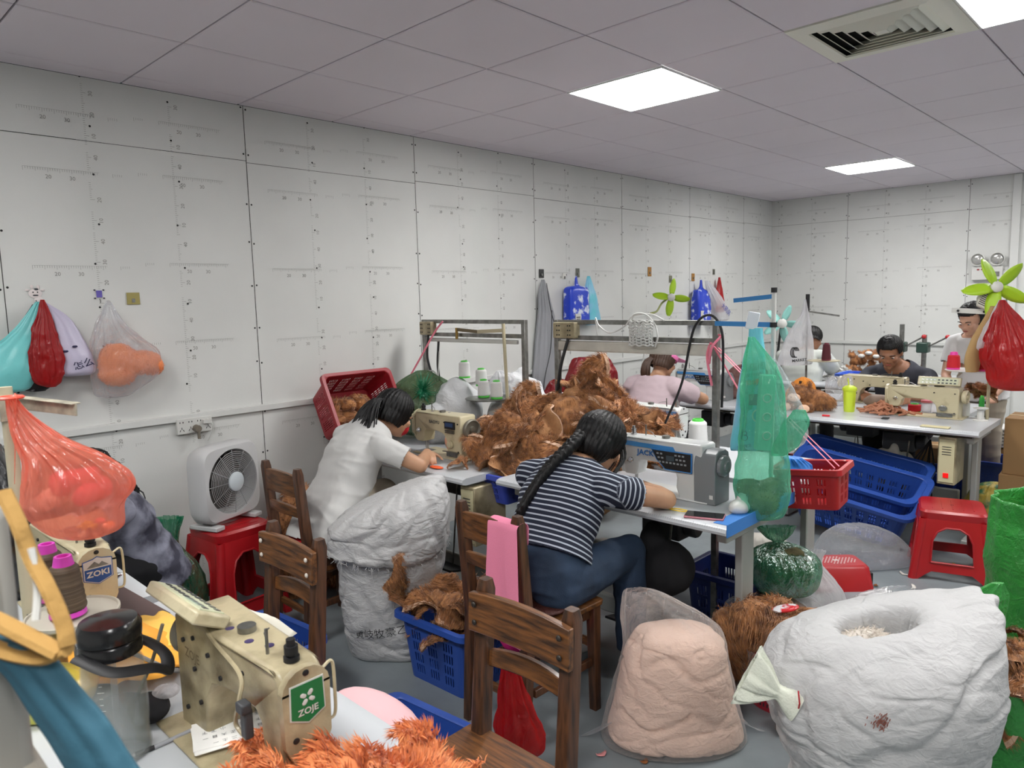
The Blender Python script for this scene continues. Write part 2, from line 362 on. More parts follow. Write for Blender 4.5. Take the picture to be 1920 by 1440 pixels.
# ---------------------------------------------------------------- furniture builders
def wood(name, a, b, sc=(1, 1, 14), r=.38):
    M = mat(name, a, r, col2=b, vs=7, stretch=sc, lo=.32, hi=.62, bump=.12, bs=30, coat=.25, det=8); return M
WOOD = wood('dark_wood', (92, 58, 36), (44, 27, 18), (12, 12, 1.2)); WOODH = wood('wood_board', (122, 78, 40), (54, 34, 22), (1.2, 12, 12)); WOODL = wood('light_wood', (170, 120, 62), (80, 48, 24), (1.5, 12, 12))
BOLT = mat('bolt', (70, 66, 62), .4, .7); BOLTW = mat('bolt_white', (214, 208, 198), .5)
def rb(cx, cy, z, w_, d_, r=.0, n=5):
    """rounded rectangle ring"""
    P = []
    for k, (sx, sy) in enumerate(((1, 1), (-1, 1), (-1, -1), (1, -1))):
        for t in np.linspace(0, PI/2, n): a = k*PI/2+t; P.append((cx+sx*(w_/2-r)+r*math.cos(a), cy+sy*(d_/2-r)+r*math.sin(a), z))
    return np.array(P)
def chair(loc, rz, label, plate=True, bolts=BOLT, seatm=None):
    """wooden chair, backrest at -y, seat towards +y"""
    t = thing('wooden_chair', label, 'chair', loc, rz, 'wooden chairs of the sewing workers')
    for s in (-1, 1):
        g = G(); g.loft([rb(s*.15, -.03, 0, .034, .04, .005), rb(s*.15, .0, .43, .042, .046, .006), rb(s*.15, -.035, .845, .042, .038, .006), rb(s*.15, -.036, .872, .03, .03, .006)]); g.obj('back_post', WOOD, t)
        g = G(); g.loft([rb(s*.165, .355, 0, .034, .034, .004), rb(s*.165, .35, .43, .042, .042, .004)]); g.obj('leg', WOOD, t)
        G().box((s*.16, .18, .2), (.02, .33, .03)).obj('stretcher', WOOD, t, bev=.003)
    G().box((0, .352, .27), (.3, .02, .03)).obj('stretcher', WOODH, t, bev=.003)
    G().box((0, 0, .16), (.28, .02, .03)).obj('stretcher', WOODH, t, bev=.003)
    for s in (-1, 1): G().box((s*.155, .18, .405), (.02, .32, .05)).obj('apron', WOOD, t, bev=.003)
    G().box((0, .35, .405), (.3, .02, .05)).obj('apron', WOODH, t, bev=.003)
    g = G(); g.loft([rb(0, .185, .43, .385, .40, .02), rb(0, .185, .452, .39, .405, .02)]); g.obj('seat', WOODH, t, bev=.004)
    def slat(z0, z1, wid, y, th, nm, dip):
        g = G(); R = []
        for x in np.linspace(-wid/2, wid/2, 13):
            q = (2*x/wid)**2; yy = y-dip*(1-q); top = z1+.012*(1-q); R.append([(x, yy, z0+.004*(1-q)), (x, yy+th, z0+.004*(1-q)), (x, yy+th-.004, top), (x, yy-.004, top)])
        g.loft(R); return g.obj(nm, WOODH, t, bev=.003)
    if plate:
        s_ = slat(.735, .84, .35, -.008, .02, 'back_board', .004)
        for sx in (-1, 1):
            for z in (.765, .815): G().ball((sx*.148, .014, z), (.008, .005, .008)).obj('bolt', bolts, s_)
    else: slat(.735, .835, .27, -.045, .02, 'back_board', .012)
    slat(.635, .68, .27, -.035, .018, 'back_rail', .014)
    return t
def plastic_stool(loc, rz, label, h=.45, w_=.30, sp=.40, m=RED, scale=1.0):
    t = thing('plastic_stool', label, 'stool', loc, rz, 'red plastic stools')
    g = G(); g.loft([rb(0, 0, h-.05, w_*.97, w_*.97, .045), rb(0, 0, h-.012, w_, w_, .05), rb(0, 0, h, w_-.02, w_-.02, .045)], cap0=False); g.lathe([(.008, h+.0005), (.008, h+.001)], n=12, m=1)
    for k in range(5): g.beam((-.1+k*.05, -.1, h+.001), (-.1+k*.05, .1, h+.001), .004, .002)
    g.obj('top', [m, BLACK], t)
    for k in range(4):
        a = k*PI/2; ca, sa = math.cos(a), math.sin(a); H_ = h-.05; g = G()
        W0, W1 = sp/2, w_/2*.96
        def hw(z): return W0+(W1-W0)*z/H_
        def arch(b, zt, z0, n=10): return [(-b, z0)]+[(-b*math.cos(x), zt-b*.7+b*.7*math.sin(x)) for x in np.linspace(0, PI, n)]+[(b, z0)]
        out = [(-1, 0), (-.82, 0), (-.62, .04), (-.5, .06), (.5, .06), (.62, .04), (.82, 0), (1, 0), (1, H_), (-1, H_)]
        hole = [(-.55, .12), (-.56, .26), (-.45, .315), (-.2, .345), (.2, .345), (.45, .315), (.56, .26), (.55, .12)]
        sc_ = h/.45
        o2 = [(x*hw(z*sc_), z*sc_ if z < H_-.001 else H_) for x, z in out]; h2 = [(x*hw(z*sc_), z*sc_) for x, z in hole]
        g.prism(o2, -.003, .003, 'xz', holes=[h2])
        L = [(h2[i][0], h2[i][1]) for i in range(len(h2))]+[h2[0]]; g.tube([(x, -.004, z) for x, z in L], .006, 6)
        def f(P):
            y = P[:, 1]-hw(P[:, 2]); x = P[:, 0]
            return np.stack([x*ca-y*sa, x*sa+y*ca, P[:, 2]], 1)
        g.xf(f); g.obj('side_panel', m, t)
    for k in range(4):
        sx, sy = ((1, 1), (-1, 1), (-1, -1), (1, -1))[k]; g = G()
        g.loft([rb(sx*(sp/2-.012), sy*(sp/2-.012), 0, .045, .045, .018), rb(sx*(w_/2*.96-.014), sy*(w_/2*.96-.014), h-.05, .045, .045, .02)], cap1=False); g.obj('leg', m, t)
    return t
def perim(w_, d_, r, slot=.009, bar=.007, group=4, rib=.018):
    """rounded rectangle perimeter as (x, y, open?) samples for pierced walls"""
    P = []
    for side in range(4):
        L = (w_ if side % 2 == 0 else d_)-2*r; n = max(1, int((L-rib)/(group*(slot+bar)+rib))); u = -L/2; seq = [(u, 0)]
        sp_ = (L-rib-n*(group*slot+(group-1)*bar))/n if n else 0; u += rib/2+sp_/2-0
        for g_ in range(n):
            for q in range(group): seq.append((u, 1)); u += slot; seq.append((u, 0)); u += bar
            u += sp_-bar
        seq.append((L/2, 0)); a0 = side*PI/2-PI/2
        for (u, f) in seq:
            if side == 0: P.append((u, -d_/2, f))
            elif side == 1: P.append((w_/2, u, f))
            elif side == 2: P.append((-u, d_/2, f))
            else: P.append((-w_/2, -u, f))
        cx, cy = ((w_/2-r, -d_/2+r), (w_/2-r, d_/2-r), (-w_/2+r, d_/2-r), (-w_/2+r, -d_/2+r))[side]
        for k in range(1, 5): a = a0+k*PI/10; P.append((cx+r*math.cos(a), cy+r*math.sin(a), 0))
    return P
def basket(name, label, cat, loc, rot, w_, d_, h, m=BLUE, taper=.82, rows=4, slot=.009, group=4, grp=None, r=.04, lip=.022, rb_=.02):
    t = thing(name, label, cat, loc, group=grp, rot=rot); pr = perim(w_, d_, r, slot, .007, group); n = len(pr)
    zs = [(0, 0), (.03*h/.3, 0)]; z = .03*h/.3; top = h*.80; step = (top-z)/rows
    for k in range(rows): zs += [(z+k*step+step*.12, 1), (z+k*step+step*.88, 0)]
    zs += [(h, 0)]; g = G(); V = []
    for z, f in zs:
        s = taper+(1-taper)*z/h
        for p in pr: V.append((p[0]*s, p[1]*s, z))
    F = []
    for i in range(len(zs)-1):
        for j in range(n):
            if zs[i][1] and pr[j][2]: continue
            F.append((i*n+j, i*n+(j+1) % n, (i+1)*n+(j+1) % n, (i+1)*n+j))
    g.add(V, F); g.obj('pierced_wall', m, t, solid=.003, smooth=False, fix=False)
    g = G(); ring = lambda e, z: np.array([(p[0]+np.sign(p[0])*e, p[1]+np.sign(p[1])*e, z) for p in pr])
    g.loft([ring(-.001, h-.004), ring(lip*.8, h-.003), ring(lip, h-.02), ring(lip+.003, h-.02), ring(lip+.001, h+.003), ring(0, h+.004), ring(-.004, h), ring(-.001, h-.004)], 0, False, False); g.obj('rim', m, t)
    g = G(); V = [(p[0]*taper, p[1]*taper, .003) for p in pr]; g.add(V, [list(range(n))]); g.obj('bottom', m, t, solid=.004, smooth=False)
    return t
# sewing table: long along x, worker's edge at y = 0
TOPM = mat('laminate_top', (200, 204, 208), .3, var=.06, vs=3, coat=.2); LEGM = mat('grey_steel', (160, 162, 158), .4, .25); UNDER = mat('table_underside', (70, 62, 52), .8)
def sew_table(loc, label, w_=1.2, d_=.6, h=.76, edge=None, rz=0, top=TOPM, tint=None):
    t = thing('sewing_table', label, 'table', loc, rz, 'sewing tables')
    R = []
    prof = [(0.0, -.035), (-.022, -.03), (-.028, -.018), (-.02, -.006), (0, 0), (.01, 0), (d_, 0), (d_, -.035)]
    g = G(); g.loft([[(x, y, h+z) for y, z in prof] for x in (-w_/2, w_/2)]); tp = g.obj('table_top', top, t, ang=30)
    g = G()
    for k in range(int(w_/.01)-2):
        x = -w_/2+.015+k*.01; l = .012 if k % 5 == 0 else .007; g.add([(x-.0006, -.0275, h-.013), (x+.0006, -.0275, h-.013), (x+.0006, -.0275+l*.9, h-.013+l*.95), (x-.0006, -.0275+l*.9, h-.013+l*.95)], [(0, 1, 2, 3)])
    g.xf(lambda P: P+np.array((0, -.0022, .0035))); g.obj('ruler_marks', mat('ruler_grey', (150, 152, 154), .6), tp, smooth=False)
    G().box((0, d_/2, h-.045), (w_-.1, d_-.1, .02)).obj('underside_board', UNDER, t)
    for s in (-1, 1):
        G().box((s*(w_/2-.06), d_/2-.05, .39), (.035, .10, .66)).obj('leg', LEGM, t, bev=.006)
        G().box((s*(w_/2-.06), d_/2, .04), (.045, d_-.08, .05)).obj('foot', LEGM, t, bev=.006)
        G().box((s*(w_/2-.06), d_/2, h-.07), (.04, d_-.12, .04)).obj('bracket', LEGM, t, bev=.004)
    G().box((0, d_/2+.04, .13), (w_-.16, .03, .09)).obj('crossbar', LEGM, t, bev=.01)
    tr = G(); tr.box((.05, d_/2, .11), (.34, .22, .012), (-.2, 0, 0)); tr.obj('treadle', DARK, t, bev=.004)
    G().tube([(.12, d_/2, .12), (.16, d_/2+.02, .6)], .005).obj('treadle_rod', STEEL, t)
    G().box((.08, d_/2+.12, .58), (.2, .14, .13)).cyl((.18, d_/2+.12, .58), (.24, d_/2+.12, .58), .05).obj('motor', DARK, t, bev=.01)
    return t
def control_box(loc, rz, label, m=CREAMD):
    t = thing('control_box', label, 'control box', loc, rz, 'motor control boxes under the tables')
    G().box((0, 0, -.15), (.1, .22, .3)).obj('case', m, t, bev=.006)
    G().box((0, -.112, -.15), (.085, .006, .27)).obj('front_panel', mat('panel_cream', (205, 198, 160), .5), t, bev=.002)
    g = G().box((0, -.117, -.24), (.03, .008, .03)); g.obj('power_switch', mat('red_switch', (225, 20, 20), .35, emit=.6), t, bev=.002)
    g = G(); [g.box((0, -.116, -.06-.016*k), (.05, .002, .004)) for k in range(4)]; g.obj('printed_lines', DARK, t)
    return t
def screwheads(g, pts, ax, r=.006, m=0):
    for p in pts: g.lathe([(r, -.004), (r, .0012), (r*.7, .002)], p, ax, 10, m)
OILC = mat('oil_cap', (70, 60, 100), .4)
def screws(pts, ax, r, par, name='screw', m=BLACK):
    g = G(); screwheads(g, [(0, 0, 0)], ax, r); me = g.mesh(name, m)
    for p in pts: link(name, me, par, p)
def machine(kind, loc, rz, label, brand=None, bm=CREAM, box=None, dz=0):
    """industrial lockstitch machine: head (needle) at -x, handwheel at +x, worker at -y"""
    t = thing('sewing_machine', label, 'sewing machine', loc, rz, 'industrial sewing machines'); t.scale = (.95, .9, .68) if kind == 'far' else (.88, .88, .80)
    jk = kind == 'jack'; hb = .305
    arc = lambda c, r, a0, a1, n=7: [(c[0]+r*math.cos(math.radians(a)), c[1]+r*math.sin(math.radians(a))) for a in np.linspace(a0, a1, n)]
    P = [(.215, 0), (.215, hb-.012), (.205, hb)]+[(-.19, hb-.004)]+arc((-.215, hb-.035), .03, 90, 180, 5)+[(-.245, .14), (-.235, .085), (-.165, .085), (-.155, .13)]+arc((-.125, .145), .03, 180, 90, 4)+[(-.03, .178 if not jk else .175)]+arc((.0, .10), .075, 85, 10, 6)+([(.085, .03), (.09, 0)] if not jk else [(.07, .06), (.09, 0)])
    def hy(x): return .047+.018*max(0, min(1, (x+.1)/.3))
    g = G(); n = len(P); V = [(x, -hy(x), z) for x, z in P]+[(x, hy(x), z) for x, z in P]
    tri = geometry.tessellate_polygon([[Vector((p[0], p[1], 0)) for p in P]])
    F = [list(q) for q in tri]+[[n+i for i in q[::-1]] for q in tri]+[[i, (i+1) % n, n+(i+1) % n, n+i][::-1] for i in range(n)]
    g.add(V, F); g.obj('machine_body', bm, t, bev=.009, seg=3, ang=50)
    G().box((0, .02, .0052), (.49, .19, .008)).obj('bed_plate', bm if kind != 'steel' else STEEL, t, bev=.003)
    G().box((-.2, -.0, .009), (.09, .1, .004)).obj('needle_plate', CHROME, t, bev=.001)
    g = G(); g.prism([(-.05, .14), (-.052, .26)]+[(.052*math.cos(a), .255+.05*math.sin(a)) for a in np.linspace(PI, 0, 9)]+[(.052, .26), (.05, .14), (.028, .088), (-.028, .088)], -.262, -.244, 'yz')
    fp = g.obj('face_plate', bm, t, bev=.004)
    screws([(-.262, 0, .292), (-.262, .028, .15), (-.262, -.02, .13), (-.262, .012, .11)], (-1, 0, 0), .007, fp)
    if brand == 'ZOJE':
        g = G(); S = [(-.034, .27), (.034, .27), (.036, .2), (.0, .182), (-.036, .2)]
        g.prism([(a*1.08, .226+(b-.226)*1.08) for a, b in S], -.2634, -.262, 'yz', 0); g.prism(S, -.2642, -.2634, 'yz', 1)
        for a in range(4): g.ball((-.2645, .011*math.cos(a*PI/2+.6), .238+.011*math.sin(a*PI/2+.6)), (.001, .0075, .0055), 0, 8, (a*PI/2+.6, 0, 0))
        g.text('ZOJE', .02, (-.2643, 0, .208), (0, -1, 0), (0, 0, 1), 0, .0006, bold=.02); g.obj('badge', [WHITEP, mat('badge_green', (22, 112, 62), .4)], fp, smooth=False)
    if brand == 'ZOKI':
        g = G(); S = [(-.038, .265), (-.012, .27), (0, .276), (.012, .27), (.038, .265), (.038, .205), (0, .188), (-.038, .205)]
        g.prism([(a*1.06, .23+(b-.23)*1.06) for a, b in S], -.2634, -.262, 'yz', 1); g.prism(S, -.2640, -.2634, 'yz', 0)
        g.prism([(-.036, .24), (.036, .24), (.036, .206), (0, .19), (-.036, .206)], -.2644, -.264, 'yz', 1)
        g.prism([(-.03, .244), (-.012, .26), (-.004, .252), (.008, .263), (.03, .244)], -.2644, -.264, 'yz', 2)
        g.text('ZOKI', .026, (-.2645, 0, .222), (0, -1, 0), (0, 0, 1), 0, .0006, bold=.03); g.obj('badge', [WHITEP, mat('badge_blue', (30, 80, 150), .4), STEEL], fp, smooth=False)
    if kind == 'jack':
        GH = mat('grey_housing', (120, 124, 126), .4)
        g = G(); g.loft([[(x, y, z) for y, z in [(-.07, 0), (-.074, .2), (-.06, .262), (-.03, .28), (.03, .28), (.06, .262), (.07, .2), (.07, 0)]] for x in (.175, .285)]); hs = g.obj('motor_housing', GH, t, bev=.006, seg=3)
        g = G(); g.lathe([(.05, 0), (.054, .004), (.054, .02), (.046, .026), (.03, .026), (.026, .034), (.012, .036)], (.285, -.01, .2), (1, 0, 0), 28)
        for k in range(14): a = k*PI/7; g.box((.297, -.01+.053*math.cos(a), .2+.053*math.sin(a)), (.016, .006, .006), (a, 0, 0))
        g.obj('handwheel', GH, t)
        g = G(); g.prism([(-.06, .255), (.165, .255), (.165, .15), (.02, .15), (-.03, .2)], -.0735, -.066, 'xz', 0); g.prism([(-.052, .25), (.16, .25), (.16, .156), (.023, .156), (-.024, .2)], -.0755, -.0735, 'xz', 1)
        g.box((.03+.02, -.0762, .215), (.045, .001, .028), m=2)
        for r_ in range(3):
            for k in range(8):
                if r_ < 2 and 2 <= k < 5: continue
                g.box((-.02+r_*.006+.02*k, -.0762, .235-.022*r_), (.012, .001, .009), m=3)
        g.obj('control_panel', [mat('panel_blue', (60, 125, 190), .4), BLACK, mat('lcd', (70, 80, 86), .2), mat('panel_grey', (140, 146, 150), .5)], t, bev=.0, smooth=False)
        g = G()
        for s in (-1, 1): g.box((-.04, s*.0568, .262), (.38, .003, .024), (0, 0, s*-.0 + (.04 if s < 0 else -.04)*0))
        g.box((-.155, -.0, .262), (.176, .1005, .024)); 
        g.obj('blue_stripe', mat('stripe_blue', (70, 140, 200), .35), t)
        g = G(); LM = mat('logo_blue', (50, 110, 175), .4)
        G().text('JACK', .042, (-.1, -.0595, .222), (1, 0, 0), (0, 0, 1), 0, .002, bold=.03).obj('logo', LM, t, smooth=False); g.text('JACK', .042, (-.02, .0625, .222), (-1, 0, 0), (0, 0, 1), 0, .002, bold=.03); g.obj('logo', LM, t, smooth=False)
        screws([(-.2, .055, .24), (-.18, .056, .2), (-.2, .055, .17), (-.225, .053, .2), (-.17, .056, .24), (-.12, .06, .23), (.05, .064, .25), (-.21, .055, .12)], (0, 1, 0), .0065, t)
        g = G().box((.268, -.076, .045), (.018, .003, .02)).obj('label_mark', WHITEP, t)
    else:
        g = G(); g.lathe([(.03, 0), (.045, .004), (.062, .012), (.066, .02), (.066, .034), (.058, .04), (.05, .032), (.02, .03), (.018, .044), (.006, .045)], (.218, 0, .215), (1, 0, 0), 32)
        g.obj('handwheel', mat('wheel_grey', (120, 116, 104), .45, .3) if kind != 'far' else CREAM, t)
        g = G(); g.lathe([(.026, 0), (.026, .01), (.02, .012), (.02, .018), (.006, .02)], (.12, -.064, .105), (0, -1, 0), 20); g.obj('stitch_dial', CREAM if kind != 'far' else STEEL, t)
        g = G().box((.13, -.073, .055), (.14, .02, .006)).box((.13, -.066, .035), (.1, .003, .03)); g.obj('feed_lever', STEEL, t, bev=.001)
        screws([(-.1, .055, .25), (.0, .058, .2), (.05, .062, .24), (.12, .065, .18), (.17, .067, .06), (.17, .067, .24), (.1, .064, .1), (.12, .064, .26)], (0, 1, 0), .006, t); screws([(.06, -.062, .25), (.19, -.067, .06), (.19, -.067, .25)], (0, -1, 0), .005, t)
        screws([(-.12, 0, hb-.003), (.02, .02, hb-.003), (-.07, .02, hb-.003)], (0, 0, 1), .01, t, 'oil_cap', OILC)
    g = G(); g.cyl((-.2, 0, .1), (-.2, 0, .03), .004); g.cyl((-.2, 0, .04), (-.2, 0, .012), .0012); g.obj('needle_bar', CHROME, t)
    g = G(); g.cyl((-.2, .016, .1), (-.2, .016, .03), .005); g.box((-.2, -.0, .014), (.014, .04, .003)); g.box((-.2, .014, .022), (.012, .012, .016)); g.obj('presser_foot', CHROME, t)
    g = G(); g.tube(spline([(-.235, -.052, .27), (-.235, -.075, .275), (-.235, -.078, .2), (-.235, -.075, .15), (-.235, -.055, .145)]), .0035, 6); g.obj('thread_guard', CREAM if not jk else CHROME, t)
    g = G(); g.lathe([(.004, 0), (.016, .006), (.016, .009), (.006, .013), (.016, .016), (.012, .02), (.005, .034)], (-.19, -.05, .17), (0, -1, 0), 16); g.obj('tension_disc', CHROME, t)
    g = G(); g.cyl((-.15, .02, hb-.01), (-.15, .02, hb+.055), .0035); g.cyl((-.02, .0, hb-.005), (-.02, 0, hb+.012), .02); g.tube([(-.06, -.03, hb+.006), (-.1, .0, hb+.02), (-.15, .02, hb+.03)], .002); g.obj('thread_post', STEEL, t)
    g = G(); g.cyl((-.21, 0, hb-.02), (-.21, 0, hb+.045), .009, .009); g.cyl((-.21, 0, hb+.012), (-.21, 0, hb+.03), .014); g.cyl((-.21, 0, hb-.004), (-.21, 0, hb+.006), .016); g.obj('pressure_knob', BLACK if not jk else CHROME, t)
    if box == 'old':            # display box on a bracket above the arm
        tl = -1.05 if brand else -.35; lc = (.14, .055, hb-.012) if brand else (.06, -.01, hb+.012); b = G().box((.02, 0, .04), (.27, .032, .085), (tl, 0, 0)); q = b.obj('display_box', CREAM, t, loc=lc, bev=.006)
        g = G().box((-.0, -.017, .0), (.236, .003, .06), m=0).box((-.05, -.019, .012), (.07, .002, .016), m=1)
        for r_ in range(2):
            for k in range(9): g.box((-.1+k*.025, -.0192, -.02+r_*.03), (.014, .002, .012), m=2 if k > 3 else 3)
        g.xf(lambda P: P@np.array(Euler((tl, 0, 0)).to_matrix()).T+np.array((.02, 0, .04))); g.obj('key_panel', [mat('key_sheet', (196, 200, 170), .5), mat('lcd_grey', (150, 165, 150), .3), DARK, STEEL], q, smooth=False)
        G().box((.14, .03, hb+.002) if brand else (.08, 0, hb+.006), (.06, .03, .016)).obj('bracket', DARK, t)
    if box == 'flat':
        q = G().box((.12, -.068, .235), (.09, .012, .05)).obj('display', BLACK, t, bev=.002)
        G().box((.12, -.0745, .24), (.07, .002, .028)).obj('screen', mat('screen_blue', (40, 70, 110), .3), q)
        g = G(); [g.box((.085+.014*k, -.071, .198-.012*r_), (.01, .01, .008)) for k in range(6) for r_ in range(2)]; g.obj('keys', STEEL, t)
        if brand: G().text(brand, .03, (-.04, -.0545, .24), (1, 0, 0), (0, 0, 1), 0, .003, bold=.03).obj('logo', DARK, t, smooth=False)
    if brand == 'ZOJE': G().text('ZOJE', .035, (.12, .0655, .215), (-1, 0, 0), (0, 0, 1), 0, .0015, bold=.01).obj('logo', mat('logo_brown', (90, 74, 50), .6), t, smooth=False)
    return t
def cone(name, label, loc, col, core, h=.13, r0=.038, r1=.028, group=None, rot=None, cat='thread cone', top=.03):
    t = thing(name, label, cat, loc, group=group, rot=rot)
    g = G(); n = 14; g.lathe([(r0*.9, .008), (r0, .014)]+[(r0+(r1-r0)*k/n+(.0012 if k % 2 else 0), .014+(h-.02)*k/n) for k in range(n+1)]+[(r1*.8, h)]); g.obj('thread', col, t)
    g = G(); g.lathe([(r0*.98, 0), (r0*.95, .01), (r1*.78, h-.005), (r1*.6, h+top), (r1*.42, h+top), (r1*.4, h+top-.01)], n=20); g.obj('core', core, t)
    return t
# plates for bag text etc.
def rail_frame(name, label, x0, x1, y, ztop, zlow, zbase, loc, group):
    t = thing(name, label, 'metal frame', (x0, y, zbase), group=group); L = x1-x0; H_ = ztop-zbase
    for x in (0, L): G().box((x, 0, H_/2), (.028, .028, H_)).obj('post', STEEL, t, bev=.002)
    G().box((L/2, 0, H_-.012), (L, .026, .024)).obj('top_rail', STEEL, t, bev=.002)
    G().box((L/2, 0, zlow-zbase), (L, .026, .024)).obj('lower_rail', STEEL, t, bev=.002)
    return t
# ---------------------------------------------------------------- tables, machines, chairs in place
T = .76
sew_table((-1.56, .8, 0), 'white sewing table in the near left corner under the machine with the green badge', 1.25, .62, rz=PI)
sew_table((-2.85, .74, 0), 'white sewing table behind the brown thread cones, against the left wall', 1.2, .6, rz=PI)
tb = sew_table((-3.16, 2.31, 0), 'white sewing table where the woman in the white shirt works', 1.2, .62)
tj = sew_table((-1.84, 2.42, 0), 'white and blue sewing table where the woman in the striped shirt works', 1.2, .6)
G().box((.602, .28, T-.012), (.004, .6, .05)).box((.565, .3, T+.0012), (.07, .58, .002)).obj('blue_end_cover', mat('blue_cover', (52, 120, 196), .45), tj, bev=.001)
sew_table((-2.05, 3.72, 0), 'sewing table with a brown edge behind the striped shirt woman', 1.5, .62, rz=PI)
sew_table((-3.05, 5.12, 0), 'sewing table in front of the woman in the pale pink shirt', 1.2, .6)
sew_table((-1.58, 5.0, 0), 'white sewing table in the right background with the teddy and the green cup', 1.25, .6)
sew_table((-1.8, 6.24, 0), 'sewing table of the man in the dark grey shirt', 1.3, .62, rz=PI)
machine('old', (-1.31, .59, T), PI, 'grimy cream sewing machine with a green badge in the left foreground', 'ZOJE', CREAMD, 'old')
machine('old', (-2.28, .55, T), PI, 'cream sewing machine with a blue and white badge behind the brown thread cones', 'ZOKI', CREAM)
machine('old', (-3.04, 2.60, T), 0, 'cream sewing machine the woman in the white shirt sews on', 'BAOYU', CREAM, 'flat')
machine('jack', (-1.66, 2.69, T), 0, 'white sewing machine with grey handwheel housing in front of the striped shirt woman', 'JACK', WHITEM)
machine('jack', (-2.3, 3.5, T), PI, 'white and blue sewing machine seen from behind beside the brown fur pile', 'JACK', WHITEM)
machine('jack', (-3.02, 5.4, T), 0, 'white and blue sewing machine in front of the woman in the pale pink shirt', 'JACK', WHITEM)
machine('far', (-1.36, 5.45, T), 0, 'yellowed sewing machine with a key panel on top, right background', None, CREAM, 'old')
machine('far', (-1.86, 5.93, T), PI, 'pale sewing machine seen from behind in front of the man in dark grey', None, CREAM)
control_box((-2.60, 2.46, T-.056), 0, 'cream control box with lit red switch under the white shirt woman\'s table')
control_box((-1.13, 5.14, T-.056), 0, 'cream control box with red switch under the right background table')
chair((-1.22, 1.26, 0), PI, 'worn wooden chair nearest the camera with chipped back board')
chair((-2.165, 1.14, 0), PI, 'wooden chair with white bolts between the near white table and the tall white sack', bolts=BOLTW)
chair((-3.12, 1.68, 0), 0, 'wooden chair with a red cushion behind the woman in the white shirt', plate=False)
chair((-1.84, 1.80, 0), -.03, 'wooden chair with a pink cloth over its back, under the striped shirt woman', plate=False)
plastic_stool((-3.62, 1.60, 0), .1, 'red plastic stool by the left wall with a grey box fan on it', h=.5, w_=.31, sp=.40)
plastic_stool((-1.0, 4.62, 0), .28, 'tall red plastic stool standing free on the floor at the right', h=.39, w_=.33, sp=.40)
# ---------------------------------------------------------------- people
def skin(name, c): return mat(name, c, .5, var=.12, vs=12, sub=.08, bump=.04, bs=200)
SKIN = skin('skin', (196, 150, 118)); SKIND = skin('skin_tan', (160, 112, 84)); LIP = mat('lips', (160, 84, 76), .45); EYEW = mat('eye_white', (225, 222, 215), .3)
HAIR = mat('black_hair', (10, 9, 10), .42, bump=.4, bs=160, stretch=(1, 1, .12), spec=.35); HAIRB = mat('brown_hair', (70, 48, 34), .42, bump=.4, bs=140)
V3 = lambda *a: np.array(a, float)
def nz(v): v = np.asarray(v, float); return v/(np.linalg.norm(v)+1e-9)
def limb(g, a, b, ra, rb_, n=14):
    a = V3(*a); b = V3(*b); g.tube([a, a*.67+b*.33, a*.33+b*.67, b], [ra, ra*.98+rb_*.04, (ra+2*rb_)/3*1.02, rb_], n); g.ball(a, ra, n=n); g.ball(b, rb_, n=n)
def hand(g, wrist, d, up, side, curl=.5, s=1.0):
    """palm, four fingers of different lengths with two bends, thumb leaving the side of the palm"""
    d, up = nz(d), nz(up); lat = nz(np.cross(d, up))*side; up = nz(np.cross(np.cross(d, up), d)); w_ = V3(*wrist)
    for k in range(5): q = k/4; g.ball(w_+d*(.018+.062*q)*s+lat*0, (.03*s, .03*s, .013*s), n=10, rot=None) if False else None
    for f_ in (-.026, -.009, .009, .026): limb(g, w_+d*.012*s+lat*f_*.6*s, w_+d*.08*s+lat*f_*s, .0135*s, .0115*s, 10)
    for i, (f_, L) in enumerate(((-.028, .058), (-.0095, .068), (.0095, .074), (.028, .066))):
        p = w_+d*.08*s+lat*f_*s; a = curl*.5
        for seg, l in enumerate((.44, .32, .24)):
            v = nz(d*math.cos(a)-up*math.sin(a)+lat*f_*.8); q = p+v*L*l*s; limb(g, p, q, (.0092-.001*seg)*s, (.0086-.0012*seg)*s, 8); p = q; a += curl
    p = w_+d*.02*s+lat*.024*s; v = nz(d*.75+lat*.75-up*.2)
    for seg, l in enumerate((.03, .028, .024)): q = p+v*l*s; limb(g, p, q, (.0115-.0012*seg)*s, (.0105-.0012*seg)*s, 8); p = q; v = nz(v+d*.35-up*.25)
def torso_rings(P, W, D, side, n=28, inf=0.0):
    """rings along the spine: P centres, W half widths, D half depths"""
    S = spline(P, 6); m_ = len(S); t = np.linspace(0, len(P)-1, m_); Wi = np.interp(t, range(len(P)), W)+inf; Di = np.interp(t, range(len(P)), D)+inf; R = []
    for i in range(m_):
        d = nz(S[min(i+1, m_-1)]-S[max(i-1, 0)]); s = nz(side-d*(side@d)); f = np.cross(d, s); a = np.arange(n)*2*PI/n
        c, q = np.cos(a), np.sin(a); k = (np.abs(c)**2.6+np.abs(q)**2.6)**(-1/2.6)
        R.append(S[i]+(k*c)[:, None]*s*Wi[i]+(k*q)[:, None]*f*Di[i])
    return R
def segdist(P, a, b):
    ab = b-a; t = np.clip((P-a)@ab/(ab@ab), 0, 1); return np.linalg.norm(P-a-t[:, None]*ab, axis=1), (P-a)@ab/np.linalg.norm(ab)
def strands(g, roots, pathfn, n, r=.0016, m=0):
    for k in range(n): g.tube(pathfn(k), [r, r, r*.9, r*.8, r*.3][:5] if False else r, 4, m, cap=False)
